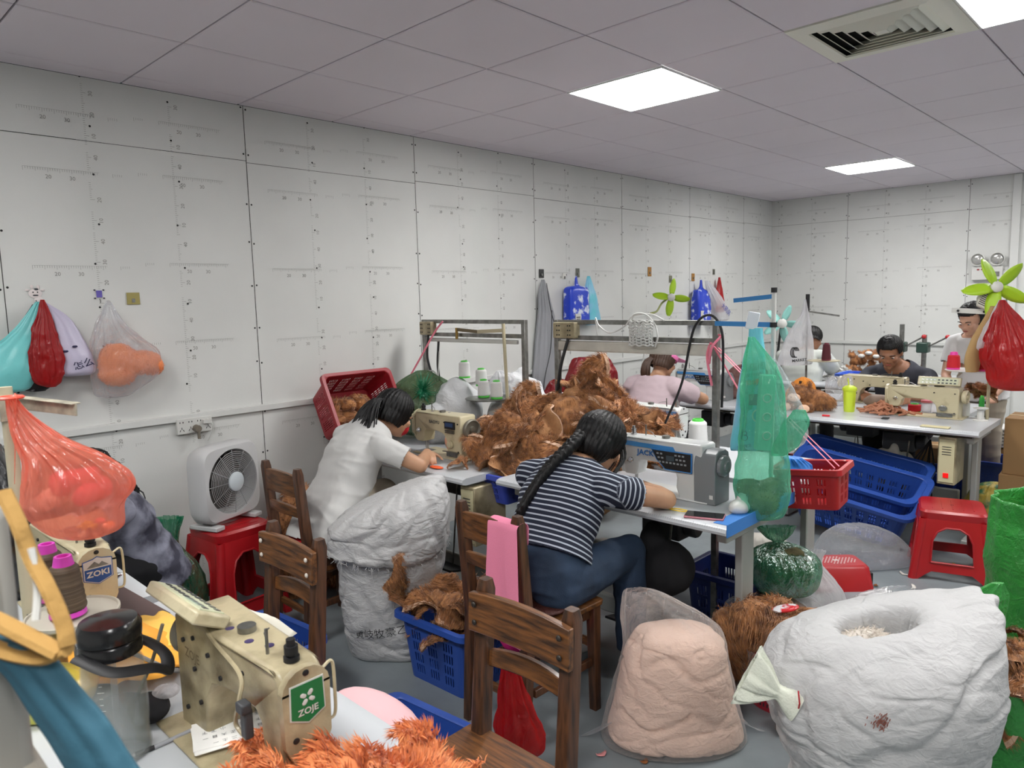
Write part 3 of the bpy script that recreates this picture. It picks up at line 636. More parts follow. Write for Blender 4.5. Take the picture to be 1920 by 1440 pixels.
def person(label, base, J, face, up, shirt, pants, skinm=SKIN, s=1.0, fat=0.0, vox=.007, shirt_len=1.0, sleeve=.62, shoes=None, wr=.006, seed=0, hs=1.0, hips=True, female=True):
    """J: hip chest neck head shL shR elL elR haL haR knL knR anL anR, in room coordinates"""
    t = thing('person', label, 'person', base); B = V3(*base); J = {k: V3(*v)-B for k, v in J.items()}
    side = nz(J['shR']-J['shL']); f, u = nz(face), nz(up); u = nz(u-f*(u@f)); sd = nz(np.cross(f, u))
    hd = J['head']; spine = [J['hip']-nz(J['chest']-J['hip'])*.09, J['hip'], J['hip']*.5+J['chest']*.5+nz(np.cross(side, J['chest']-J['hip']))*-.0, J['chest'], J['neck']-nz(J['neck']-J['chest'])*.03, J['neck']+nz(J['neck']-J['chest'])*.03]
    W = np.array([.14, .165, .135, .155, .13, .06])*s+fat*np.array([.7, 1, 1.2, 1, .6, .1]); D = np.array([.09, .115, .095, .105, .075, .055])*s+fat*np.array([.7, 1, 1.2, .9, .5, .1])
    g = G(); g.loft(torso_rings(spine, W, D, side)); nk = J['neck']; limb(g, nk-nz(nk-J['chest'])*.02, hd-u*.05*hs-f*.02*hs, .052*s, .048*s)
    R3 = np.stack([sd, f, u], 1); e = Matrix(R3.tolist()).to_euler()
    hb = lambda c, r: g.ball(hd+R3@V3(*c)*hs, V3(*r)*hs, n=18, rot=e)
    hb((0, -.012, .03), (.074, .092, .085)); hb((0, .025, -.025), (.06, .065, .075)); hb((0, .05, -.07), (.035, .038, .033)); hb((0, .045, -.045), (.052, .045, .05)); hb((0, -.02, -.02), (.062, .07, .07))
    hb((0, .094, -.022), (.011, .016, .013)); hb((0, .088, .0), (.008, .014, .028)); hb((0, .082, .022), (.045, .012, .01)); hb((0, .086, -.052), (.022, .009, .009)); hb((0, .084, -.082), (.018, .014, .012))
    for q in (-1, 1): hb((q*.04, .066, -.018), (.022, .022, .02)); hb((q*.074, -.005, -.008), (.009, .018, .03)); hb((q*.012, .09, -.028), (.009, .01, .008))
    for q in 'LR':
        limb(g, J['sh'+q], J['el'+q], .046*s+fat*.35, .037*s+fat*.25); limb(g, J['el'+q], J['ha'+q], .037*s+fat*.25, .024*s)
        d = J['ha'+q]-J['el'+q]; tip = J.get('ht'+q); dd = d if tip is None else (V3(*tip)); hand(g, J['ha'+q], nz(dd), V3(0, 0, 1), -1 if q == 'R' else 1, .45, s)
        if hips:
            o = side*(.085*s)*(1 if q == 'R' else -1); limb(g, J['hip']+o, J['kn'+q], .074*s+fat*.45, .052*s); limb(g, J['kn'+q], J['an'+q], .052*s, .034*s); 
    me = remesh(g, vox, 7, 'body', skinm); link('body', me, t)
    # eyes, brows, lips
    pt = lambda x, y, z: tuple(hd+R3@V3(x, y, z)*hs)
    for q in (-1, 1):
        ey = G().ball(pt(q*.03, .078, .002), (.013*hs, .007*hs, .0032*hs), n=12, rot=e).obj('eye', EYEW, t)
        G().ball(pt(q*.03, .085, .002), (.009*hs, .003*hs, .0032*hs), n=10, rot=e).obj('iris', BLACK, ey)
        G().tube([pt(q*.015, .09, .02), pt(q*.032, .09, .026), pt(q*.05, .078, .02)], .003*hs, 6).obj('eyebrow', HAIR, t)
    G().ball(pt(0, .093, -.05), (.02*hs, .005*hs, .0055*hs), n=12, rot=e).obj('lips', LIP, t)
    # shirt
    def cloth(g, name, m, cut, sw, freq, sd_):
        me = remesh(g, vox, 6, name, m); P = get(me); ax = nz(J['chest']-J['hip']); 
        def post(P, N): 
            d = ridge(P*V3(1, 1, 1)+ax*(P@ax)[:, None]*1.2, freq, sd_)*.6+wn(P, freq*2.2, sd_+3)*.4
            return P+N*(d*sw)[:, None]
        put(me, post(P, norms(me))); delfaces(me, cut); return me
    a = nz(J['chest']-J['hip']); g = G(); sp = list(spine); inf = .014*s
    low = J['hip']-a*.13*shirt_len*s
    WW, DD_ = np.array(W)+V3(.035, .006, .004, 0, 0, 0), np.array(D)+V3(.035, .008, .01, 0, 0, 0); PP = [low, J['hip'], spine[2], J['chest'], spine[4], spine[5]]
    if shirt_len < 0: PP = [low]+PP[2:]; WW, DD_ = WW[1:], DD_[1:]
    g.loft(torso_rings(PP, WW, DD_, side, inf=inf)); cuffs = []
    for q in 'LR':
        c = J['sh'+q]+(J['el'+q]-J['sh'+q])*sleeve; limb(g, J['sh'+q]-(J['sh'+q]-J['neck'])*.35, J['sh'+q], .055*s+fat*.4, .06*s+fat*.4); limb(g, J['sh'+q], c+nz(c-J['sh'+q])*.04, .06*s+fat*.4, .058*s+fat*.35); cuffs.append((c, nz(J['el'+q]-J['sh'+q])))
    def cut(P):
        k = np.zeros(len(P), bool)
        for c, d in cuffs: k |= ((P-c)@d > 0) & (np.linalg.norm(P-c, axis=1) < .13)
        k |= ((P-low)@a < .012) & (np.linalg.norm(P-low, axis=1) < .3); nk2 = J['neck']; k |= ((P-nk2)@nz(spine[5]-spine[4]) > -.004) & (np.linalg.norm(P-nk2, axis=1) < .1)
        return k
    me = cloth(g, 'shirt', shirt, cut, wr, 16, seed)
    P = get(me); segs = [(J['hip']-a*.3, J['neck'])]+[(J['sh'+q]-(J['sh'+q]-J['neck'])*.0, J['el'+q]) for q in 'LR']
    DD = [segdist(P, *q) for q in segs]; dm = np.stack([DD[0][0]-.175*s-fat, DD[1][0], DD[2][0]]); kk = dm.argmin(0); st = np.choose(kk, [x[1] for x in DD])
    at = me.attributes.new('along', 'FLOAT', 'POINT'); at.data.foreach_set('value', st); sh = link('shirt', me, t, solid=.003)
    if hips:
        g = G(); g.loft(torso_rings([spine[0]-a*.0, J['hip'], spine[2]], W[:3], D[:3], side, inf=.012)); ends = []
        for q in 'LR':
            o = side*(.085*s)*(1 if q == 'R' else -1); limb(g, J['hip']+o-a*.03, J['kn'+q], .096*s+fat*.5, .068*s); limb(g, J['kn'+q], J['an'+q], .068*s, .058*s); ends.append((J['an'+q]+nz(J['kn'+q]-J['an'+q])*.03, nz(J['an'+q]-J['kn'+q])))
        def cut2(P):
            k = np.zeros(len(P), bool)
            for c, d in ends: k |= ((P-c)@d > 0) & (np.linalg.norm(P-c, axis=1) < .12)
            return k
        link('trousers', cloth(g, 'trousers', pants, cut2, wr*.9, 18, seed+9), t, solid=.003)
        for q in 'LR':
            an = J['an'+q]; fw = nz(V3(f[0], f[1], 0)); g = G(); limb(g, an+V3(0, 0, -.03)-fw*.02, an+fw*.13+V3(0, 0, -.05), .042*s, .036*s); me = remesh(g, .008, 4, 'shoe', shoes or BLACK); link('shoe', me, t)
    return t, hd, R3, J, (lambda P, N: P)
def haircap(t, hd, R3, m, hs=1.0, inf=1.0, front=.035, low=-.07, seed=0, wid=1.0, len_=None):
    """hair over the skull, leaving the face open"""
    g = G(); e = Matrix(R3.tolist()).to_euler(); hb = lambda c, r: g.ball(hd+R3@V3(*c)*hs, V3(*r)*hs*inf, n=20, rot=e)
    hb((0, -.018, .032), (.088*wid, .103, .096)); hb((0, -.04, -.02), (.084*wid, .075, .08))
    me = remesh(g, .006, 3, 'hair', m); P = get(me); L = ((P-hd)@R3)/hs; N = norms(me)
    ang = np.arctan2(L[:, 0], -L[:, 1]); put(me, P+N*(.0025*np.sin(ang*34+5*wn(P, 9, seed))+.004*wn(P, 14, seed+1))[:, None])
    def cut(C):
        l = ((C-hd)@R3)/hs; return (l[:, 1] > front+.0*l[:, 2]) & (l[:, 2] < .062) | (l[:, 2] < low)
    return link('hair', delfaces(me, cut), t, solid=.004)
def striped(name, a, b, per=.021, w_=.3):
    M = mat(name, a, .8, bump=.1, bs=300); nt = M.node_tree; at = nnew(nt, 'ShaderNodeAttribute', attribute_name='along')
    m1 = nnew(nt, 'ShaderNodeMath', operation='DIVIDE'); m1.inputs[1].default_value = per; nt.links.new(at.outputs['Fac'], m1.inputs[0]); m2 = nnew(nt, 'ShaderNodeMath', operation='FRACT'); nt.links.new(m1.outputs[0], m2.inputs[0])
    m3 = nnew(nt, 'ShaderNodeMath', operation='LESS_THAN'); m3.inputs[1].default_value = w_; nt.links.new(m2.outputs[0], m3.inputs[0])
    mx = nnew(nt, 'ShaderNodeMixRGB'); mx.inputs[1].default_value = srgb(*a); mx.inputs[2].default_value = srgb(*b); nt.links.new(m3.outputs[0], mx.inputs[0]); nt.links.new(mx.outputs[0], nt.nodes['Principled BSDF'].inputs['Base Color']); return M
WSHIRT = mat('white_tshirt', (204, 204, 202), .85, bump=.1, bs=300); PSHIRT = mat('pale_pink_tshirt', (200, 180, 186), .85, bump=.1, bs=300); NAVY = striped('striped_tshirt', (20, 27, 48), (176, 184, 196))
JEAN = mat('denim', (46, 66, 92), .8, var=.4, vs=7, bump=.25, bs=300); BEIGE = mat('beige_trousers', (176, 166, 150), .85); BLK = mat('black_cloth', (20, 20, 24), .9); DGREY = mat('dark_grey_tshirt', (56, 58, 68), .85)
TIE = mat('tie_dye', (150, 152, 168), .85, col2=(62, 62, 76), vs=9, lo=.38, hi=.6); LIGHTG = mat('light_shirt', (196, 200, 194), .85)
random.seed(11)
# striped-shirt woman, back to the camera, bent over her machine
t, hd, R3, J, _ = person('woman in a navy striped t-shirt and jeans with a long braid down her back', (-1.84, 2.0, 0),
    dict(hip=(-1.82, 2.02, .56), chest=(-1.84, 2.17, .80), neck=(-1.85, 2.30, .93), head=(-1.83, 2.42, 1.0), shL=(-2.04, 2.21, .88), shR=(-1.66, 2.24, .87), elL=(-2.06, 2.42, .81), elR=(-1.53, 2.46, .805), haL=(-1.98, 2.6, .80), haR=(-1.74, 2.6, .80),
         htL=(.3, .3, -.1), htR=(-.6, .3, -.1), knL=(-1.98, 2.38, .56), knR=(-1.70, 2.44, .56), anL=(-1.98, 2.36, .1), anR=(-1.70, 2.45, .1)), (.1, .75, -.66), (0, .66, .75), NAVY, JEAN, s=1.0, vox=.006, fat=.008, sleeve=.5, shirt_len=-.5, shoes=mat('white_shoe', (190, 188, 184), .7), seed=2, wr=.006)
haircap(t, hd, R3, HAIR, 1.05, 1.06, .05, -.09, seed=3)
g = G(); p0 = hd+R3@V3(-.01, -.10, -.01); BB = V3(-1.84, 2.0, 0); pts = spline([p0, V3(-1.84, 2.23, 1.02)-BB, V3(-1.865, 2.135, .955)-BB, V3(-1.885, 2.06, .88)-BB, V3(-1.90, 2.0, .80)-BB, V3(-1.915, 1.965, .70)-BB], 9)
for i, q in enumerate(pts[:-8]):
    d = nz(pts[i+1]-pts[i]); _, a_, b_ = ortho(d); w_ = .03*(1-.45*i/len(pts)); sgn = 1 if i % 2 else -1
    for k in (-1, 1): g.ball(q+a_*k*w_*.42+b_*.004*k*sgn, (w_*.62, w_*.5, w_*.9), n=10)
g.tube(pts[-9:], np.linspace(.014, .003, 9), 8); me = remesh(g, .005, 2, 'braid', HAIR); link('braid', me, t)
g = G()
for k in range(46):
    a_ = rnd(-1, 1); q = hd+R3@V3(.085*math.sin(a_*1.6), .03+.05*math.cos(a_*1.6), .04); g.tube(spline([q, q+R3@V3(.01*a_, .035, -.05), q+R3@V3(0.005*a_, .02, -.11-rnd(0, .04))], 3), .0028, 4)
g.obj('fringe', HAIR, t)
# white-shirt woman
t, hd, R3, J, _ = person('woman in a white t-shirt with black ponytail and red mask, sewing at the cream machine', (-3.12, 1.95, 0),
    dict(hip=(-3.12, 1.90, .57), chest=(-3.13, 2.05, .83), neck=(-3.13, 2.18, .97), head=(-3.11, 2.31, 1.02), shL=(-3.31, 2.12, .91), shR=(-2.95, 2.10, .90), elL=(-3.40, 2.30, .82), elR=(-2.80, 2.22, .805), haL=(-3.31, 2.46, .81), haR=(-3.0, 2.43, .81),
         htL=(.3, .3, -.05), htR=(-.5, .3, -.05), knL=(-3.26, 2.32, .58), knR=(-2.98, 2.36, .58), anL=(-3.26, 2.3, .1), anR=(-2.98, 2.35, .1)), (.0, .85, -.52), (0, .52, .85), WSHIRT, BEIGE, s=1.02, vox=.0065, seed=5, wr=.008, shirt_len=1.3)
haircap(t, hd, R3, HAIR, 1.04, 1.05, .04, -.06, seed=5)
g = G(); q0 = hd+R3@V3(0, -.11, .02); g.ball(q0, .028, n=12)
for k in range(150):
    a_, b_, c_ = rnd(-1, 1), rnd(-1, 1), rnd(.7, 1.1); o = R3@V3(.022*a_, 0, .02*b_)
    g.tube(spline([q0+o, q0+o*1.5+V3(.0, -.05, .0)*c_, q0+o*1.9+V3(.04*a_, -.12, -.07)*c_, q0+o*2.2+V3(.07*a_-.01, -.17, -.18-.02*b_)*c_], 3), .0035, 4)
g.obj('ponytail', HAIR, t); MASK = mat('red_mask', (186, 24, 36), .6)
G().ball(hd+R3@V3(0, .075, -.045), (.05, .034, .042), n=14, rot=Matrix(R3.tolist()).to_euler()).obj('face_mask', MASK, t)
# curly-haired woman by the left wall
t, hd, R3, J, _ = person('woman with long curly black hair and grey tie-dye shirt, bent over by the left wall', (-3.38, 1.12, 0),
    dict(hip=(-3.33, 1.2, .52), chest=(-3.3, 1.1, .74), neck=(-3.28, 1.0, .87), head=(-3.27, .92, .92), shL=(-3.1, 1.05, .80), shR=(-3.47, 1.05, .80), elL=(-3.03, .9, .8), elR=(-3.52, .88, .8), haL=(-3.12, .72, .8), haR=(-3.42, .7, .8),
         htL=(-.3, -.3, 0), htR=(.3, -.3, 0), knL=(-3.2, .85, .55), knR=(-3.46, .85, .55), anL=(-3.2, .86, .1), anR=(-3.46, .86, .1)), (0, -.8, -.6), (0, -.6, .8), TIE, BLK, s=1.0, vox=.008, seed=8, wr=.008)
haircap(t, hd, R3, HAIR, 1.05, 1.08, .04, -.07, seed=8); g = G()
for k in range(120):
    a_ = rnd(-1.5, 1.5); q = hd+R3@V3(.08*math.sin(a_), -.07-.03*math.cos(a_), rnd(-.02, .08)); L = rnd(.2, .36); ph = rnd(0, 6); am = rnd(.008, .016); tt = np.linspace(0, 1, 22)
    base = np.stack([q[0]+.08*np.sin(a_)*tt+.02*tt, q[1]+.20*tt**.8, q[2]+.05*np.sin(tt*3)-L*tt**1.6], 1); base[:, 0] += am*np.sin(tt*26+ph)*(.3+tt); base[:, 1] += am*np.cos(tt*26+ph)*(.3+tt); g.tube(base, .0032, 4, cap=False)
g.obj('curls', HAIR, t); t.location = (-3.42, 1.01, 0)
# pale pink shirt woman, back to us
t, hd, R3, J, _ = person('woman in a pale pink t-shirt with brown ponytail and pink visor, seen from behind', (-3.08, 4.6, 0),
    dict(hip=(-3.06, 4.62, .55), chest=(-3.06, 4.72, .80), neck=(-3.07, 4.78, .98), head=(-3.05, 4.86, 1.10), shL=(-3.26, 4.74, .92), shR=(-2.86, 4.74, .92), elL=(-3.3, 4.98, .82), elR=(-2.78, 4.98, .82), haL=(-3.25, 5.2, .81), haR=(-2.98, 5.22, .81),
         htL=(.3, .3, 0), htR=(-.5, .3, 0), knL=(-3.2, 5.05, .56), knR=(-2.92, 5.05, .56), anL=(-3.2, 5.0, .1), anR=(-2.92, 5.0, .1)), (.25, .87, -.35), (.1, .35, .9), PSHIRT, BLK, SKIN, s=1.02, fat=.035, vox=.009, seed=13, wr=.007)
haircap(t, hd, R3, HAIRB, 1.04, 1.04, .03, -.05, seed=2); g = G(); q0 = hd+R3@V3(0, -.105, .0)
for k in range(80):
    a_, b_ = rnd(-1, 1), rnd(-1, 1); g.tube(spline([q0+V3(.02*a_, 0, .02*b_), q0+V3(-.03+.03*a_, -.05, -.02), q0+V3(-.04+.035*a_, -.06+.02*b_, -.1), q0+V3(-.04+.03*a_, -.05, -.16+.03*b_)], 3), .005, 4)
g.obj('ponytail', HAIRB, t); g = G(); g.lathe([(.098, 0), (.101, .012), (.101, .026), (.098, .03)], hd+R3@V3(0, 0, .04), R3@V3(0, .15, 1), 24); 
g.add([hd+R3@V3(.12*math.sin(a_), .09+.09*math.cos(a_)*1.0, .055) for a_ in np.linspace(-1.5, 1.5, 9)]+[hd+R3@V3(.085*math.sin(a_), .04+.05*math.cos(a_), .06) for a_ in np.linspace(-1.5, 1.5, 9)], [(i, i+1, i+10, i+9) for i in range(8)]); g.obj('visor', mat('visor_pink', (244, 130, 190), .4), t, solid=.002)
# man in dark grey facing the room
t, hd, R3, J, _ = person('man in a dark grey t-shirt with short black hair, looking down at his sewing machine', (-1.8, 6.3, 0),
    dict(hip=(-1.78, 6.5, .55), chest=(-1.78, 6.36, .84), neck=(-1.78, 6.25, 1.01), head=(-1.80, 6.14, 1.13), shL=(-1.57, 6.3, .93), shR=(-1.99, 6.3, .93), elL=(-1.5, 6.12, .80), elR=(-2.06, 6.12, .80), haL=(-1.62, 5.95, .81), haR=(-1.92, 5.98, .81),
         htL=(-.5, -.3, 0), htR=(.3, -.3, 0), knL=(-1.66, 6.1, .56), knR=(-1.9, 6.1, .56), anL=(-1.66, 6.12, .1), anR=(-1.9, 6.12, .1)), (.08, -.88, -.45), (0, -.45, .88), DGREY, BLK, SKIND, s=1.06, fat=.01, vox=.008, hs=1.08, seed=17)
haircap(t, hd, R3, HAIR, 1.08, .965, .045, .012, seed=4)
# man at the back wall, seen from behind
t, hd, R3, J, _ = person('man in a light shirt sitting with his back to us near the back wall', (-2.85, 7.1, 0),
    dict(hip=(-2.86, 7.0, .55), chest=(-2.86, 7.05, .85), neck=(-2.86, 7.12, 1.03), head=(-2.82, 7.2, 1.15), shL=(-3.07, 7.08, .98), shR=(-2.65, 7.08, .98), elL=(-3.1, 7.3, .8), elR=(-2.62, 7.3, .8), haL=(-3.0, 7.5, .82), haR=(-2.72, 7.5, .82),
         knL=(-2.98, 7.4, .56), knR=(-2.74, 7.4, .56), anL=(-2.98, 7.4, .1), anR=(-2.74, 7.4, .1)), (.1, .9, -.4), (0, .4, .9), LIGHTG, BLK, SKIND, s=1.06, fat=.015, vox=.01, seed=19)
haircap(t, hd, R3, HAIR, 1.06, .97, .03, -.02, seed=6)
# young woman standing
t, hd, R3, J, _ = person('young woman in a white polo shirt standing behind the right tables and looking down', (-1.2, 6.55, 0),
    dict(hip=(-1.25, 6.5, .88), chest=(-1.27, 6.47, 1.13), neck=(-1.28, 6.42, 1.27), head=(-1.30, 6.34, 1.38), shL=(-1.11, 6.46, 1.2), shR=(-1.44, 6.46, 1.2), elL=(-1.05, 6.42, .95), elR=(-1.47, 6.4, .95), haL=(-1.12, 6.25, .82), haR=(-1.38, 6.2, .83),
         htL=(-.2, -.4, -.3), htR=(.2, -.4, -.3), knL=(-1.16, 6.48, .48), knR=(-1.34, 6.48, .48), anL=(-1.16, 6.52, .1), anR=(-1.34, 6.52, .1)), (-.35, -.84, -.42), (-.15, -.4, .88), mat('white_polo', (210, 210, 210), .8), BEIGE, skin('skin_fair', (214, 166, 140)), s=.92, vox=.0075, hs=1.02, seed=23, wr=.005)
haircap(t, hd, R3, HAIR, 1.04, 1.0, .02, -.05, seed=7)
# ---------------------------------------------------------------- bags, sacks, fur
YAW = .768
def ringbag(prof, n=96, k=46, pleats=13, pa=.12, p0=.5, amp=.006, f=16, seed=0, e=2.3, tilt=0.0, p1=0.0, drop=None, crease=0.0):
    rs = np.random.RandomState(seed); Pf = np.array(prof, float); S = spline(Pf, max(2, int(k/(len(Pf)-1)))); th = np.arange(n)*2*PI/n; R = []; m_ = len(S)
    c, s = np.cos(th), np.sin(th); base = (np.abs(c)**e+np.abs(s)**e)**(-1/e); ph, ph2 = rs.uniform(0, 6, 2); wob = np.cos(pleats*th+ph+1.8*np.sin(2*th+ph2)+.8*np.sin(5*th))+.5*np.cos((pleats*1.7)//1*th+ph2)
    for i, (x, z, rx, ry) in enumerate(S):
        t = i/(m_-1); wp = max(0, (t-p0)/(1-p0))*pa+p1*max(0, (.25-t)/.25); q = base*(1+wp*wob)
        R.append(np.stack([x+c*q*max(rx, .002), s*q*max(ry, .002), z+0*th], 1))
    R = np.array(R); sh = R.shape; P = R.reshape(-1, 3); C0 = np.repeat(np.stack([S[:, 0], 0*S[:, 0], S[:, 1]], 1), n, 0); N = P-C0; N /= np.linalg.norm(N, axis=1)[:, None]+1e-6
    sz = np.array((1, 1, 1.6)); d = ridge(P*sz, f, seed+5, 3)*.7+wn(P, f*.5, seed+8)*.8; w_ = np.minimum(1, np.linalg.norm(P-C0, axis=1)/.05)
    P = P+N*(amp*d*w_)[:, None]
    if crease:
        K = np.array((1, 1, 1.5)); kk = -np.clip(1-np.abs(wn(P*K, 8, seed+21, 2))*5.5, 0, 1)-.6*np.clip(1-np.abs(wn(P*K, 15, seed+33, 2))*5, 0, 1)-.35*np.clip(1-np.abs(wn(P*K, 27, seed+35, 2))*4, 0, 1); P = P+N*(crease*kk*w_)[:, None]
    P[:, 2] += tilt*P[:, 0]*np.clip((P[:, 2]-S[:, 1].min())/(S[:, 1].max()-S[:, 1].min()+1e-6), 0, 1)
    if drop is not None: P[:, 2] = np.maximum(P[:, 2], drop)
    return P.reshape(sh)
def bag(name, label, cat, loc, prof, m, yaw=YAW, group=None, cap0=True, cap1=True, parent=None, rot=None, **k):
    g = G(); g.loft(ringbag(prof, **k), 0, cap0, cap1); o = g.obj(name, m, parent, loc, rot or (0, 0, yaw), ang=75)
    if label: tag(o, label, cat, group)
    return o
def tufts(P, N, cnt, L, w_, seed=0, comb=(0, 0, -.45), cl=.5, lift=.6):
    rs = np.random.RandomState(seed); i = rs.randint(0, len(P), cnt); p = P[i]+rs.normal(size=(cnt, 3))*L*.06; n_ = N[i]
    wv = np.stack([wn(p, .35/L, seed+k, 2) for k in range(3)], 1)
    d = n_*lift+np.array(comb)+wv*cl*1.4+rs.normal(size=(cnt, 3))*.22; d /= np.linalg.norm(d, axis=1)[:, None]; L_ = L*rs.uniform(.6, 1.25, (cnt, 1))
    s = np.cross(d, rs.normal(size=(cnt, 3))); s /= np.linalg.norm(s, axis=1)[:, None]+1e-9; s *= w_
    mid = p+d*L_*.5; tip = p+d*L_+np.array(comb)*L_*.45+wv*L_*.25
    V = np.stack([p-s, p+s, mid+s*.8, mid-s*.8, tip], 1).reshape(-1, 3); o = np.arange(cnt)*5
    F = np.stack([o, o+1, o+2, o+3], 1).tolist()+np.stack([o+3, o+2, o+4], 1).tolist(); return V, F
def crumple(M, sc=8, st=.8, dist=.02, stretch=(1, 1, 1)):
    """sharp creases as bump: ridged, warped noise at two scales over a fine weave"""
    nt = M.node_tree; b = nt.nodes['Principled BSDF']; tc = nnew(nt, 'ShaderNodeTexCoord'); mp = nnew(nt, 'ShaderNodeMapping'); mp.inputs['Scale'].default_value = stretch; nt.links.new(tc.outputs['Object'], mp.inputs[0]); prev = None
    for k, (s_, w_) in enumerate(((sc, 1.0), (sc*2.7, .45), (sc*7, .16))):
        n = nnew(nt, 'ShaderNodeTexNoise'); n.inputs['Scale'].default_value = s_; n.inputs['Detail'].default_value = 2; n.inputs['Distortion'].default_value = 1.1; nt.links.new(mp.outputs[0], n.inputs['Vector'])
        a = nnew(nt, 'ShaderNodeMath', operation='SUBTRACT'); a.inputs[1].default_value = .5; nt.links.new(n.outputs['Fac'], a.inputs[0]); c = nnew(nt, 'ShaderNodeMath', operation='ABSOLUTE'); nt.links.new(a.outputs[0], c.inputs[0])
        m_ = nnew(nt, 'ShaderNodeMath', operation='MULTIPLY'); m_.inputs[1].default_value = -3*w_; nt.links.new(c.outputs[0], m_.inputs[0])
        if prev is not None: ad = nnew(nt, 'ShaderNodeMath', operation='ADD'); nt.links.new(prev, ad.inputs[0]); nt.links.new(m_.outputs[0], ad.inputs[1]); prev = ad.outputs[0]
        else: prev = m_.outputs[0]
    bp = nnew(nt, 'ShaderNodeBump'); bp.inputs['Strength'].default_value = st; bp.inputs['Distance'].default_value = dist; nt.links.new(prev, bp.inputs['Height']); nt.links.new(bp.outputs[0], b.inputs['Normal']); return M
FUR = mat('brown_fur', (184, 126, 74), .75, col2=(116, 70, 36), vs=26, lo=.35, hi=.6, sheen=.3); SUEDE = mat('tan_backing', (184, 134, 90), .85, var=.25, vs=9, bump=.2, bs=90); PEACH = mat('pale_edge', (222, 186, 158), .8)
OFUR = mat('orange_fur', (238, 152, 92), .7, col2=(208, 112, 58), vs=22, sheen=.3)
def fur_piece(seed, size=.26, fur=FUR, n=16, cnt=2300, L=.034, furside=1.0, crum=.3, edge=True, mats=None):
    rs = np.random.RandomState(seed); u = np.linspace(-1, 1, n); U, Vv = np.meshgrid(u, u, indexing='ij'); th = np.arctan2(Vv, U); sc = 1+.22*np.sin(2*th+rs.uniform(0, 6))+.12*np.sin(5*th+rs.uniform(0, 6))
    X = U*sc*size/2*rs.uniform(.8, 1.2); Y = Vv*sc*size/2*rs.uniform(.7, 1.1); P = np.stack([X, Y, 0*X], -1).reshape(-1, 3)
    q = P/size*2; P = P+np.stack([wn(q, 1.7, seed*7+1, 2)*crum*.5*size, wn(q, 1.7, seed*7+2, 2)*crum*.5*size, wn(q, 1.9, seed*7+3, 3)*crum*size*1.3], 1)
    P[:, 2] -= (q[:, 0]**2*rs.uniform(-.1, .35)+q[:, 1]**2*rs.uniform(-.1, .3))*size*.35; X = P.reshape(n, n, 3)
    N = np.cross(np.gradient(X, axis=0), np.gradient(X, axis=1)); N /= np.linalg.norm(N, axis=2)[..., None]+1e-9
    g = G(); g.grid(X, 0); g.grid((X-N*.004)[:, ::-1], 1)
    if edge:
        B = X[:, -1]; g.grid(np.stack([B+N[:, -1]*.004, B+N[:, -1]*.004-(X[:, -1]-X[:, -3])*.55], 1), 2); g.grid(np.stack([B-N[:, -1]*.006, B-N[:, -1]*.006-(X[:, -1]-X[:, -3])*.6], 1), 2)
    sel = (U.ravel() < furside); V_, F_ = tufts(X.reshape(-1, 3)[sel], N.reshape(-1, 3)[sel], cnt, L, .0014, seed, (.2, .1, -.25), .6); 
    # spread roots over the sheet, not only at its vertices
    rs2 = np.random.RandomState(seed+1); 
    g.add(V_+np.repeat(rs2.uniform(-.5, .5, (cnt, 3))*size/n*1.0, 5, 0), F_, 0)
    return g.mesh('fur_piece', mats or [fur, SUEDE, PEACH], fix=False, ang=80)
def furball(name, label, cat, loc, prims, m=FUR, vox=.012, cnt=6000, L=.028, w_=.0015, group=None, rot=(0, 0, 0), seed=0, parent=None, bump=.02, comb=(0, 0, -.45), f=14):
    g = G()
    for c, r in prims: g.ball(c, r, n=16)
    me = remesh(g, vox, 4, name, m); P = get(me); N = norms(me); P = P+N*(wn(P, f, seed)*bump+ridge(P, f*1.8, seed+2)*bump*.4)[:, None]; put(me, P); N = norms(me)
    g = G(); F = [list(p.vertices) for p in me.polygons]; g.add(P, F); V_, F_ = tufts(P, N, cnt, L, w_, seed, comb); g.add(V_, F_); o = g.obj(name, m, parent, loc, rot, fix=False, ang=80)
    if label: tag(o, label, cat, group)
    return o
WOVEN = crumple(mat('woven_sack', (194, 194, 194), .5, var=.05, vs=8), 6, .5, .011, (1, 1, 1.7)); WOVENG = crumple(mat('woven_green', (54, 156, 64), .35, var=.25, vs=6, coat=.3), 9, .6, .012)
CLEAR = film('clear_film', (246, 247, 250), .14, .12, 16, .8, .6); MILKY = film('milky_film', (244, 244, 247), .45, .2, 14, .7, .45); GREENF = film('green_film', (124, 232, 196), .24, .12, 14, .8, .6); GREEND = film('dark_green_film', (40, 168, 122), .38, .12, 16, .8, .6)
ORF = film('orange_film', (255, 158, 132), .34, .16, 10, .6, .5); REDF = film('red_film', (198, 28, 30), .72, .14, 14, .7, .5); REDD = film('dark_red_film', (150, 24, 34), .85, .14, 16, .7, .5)
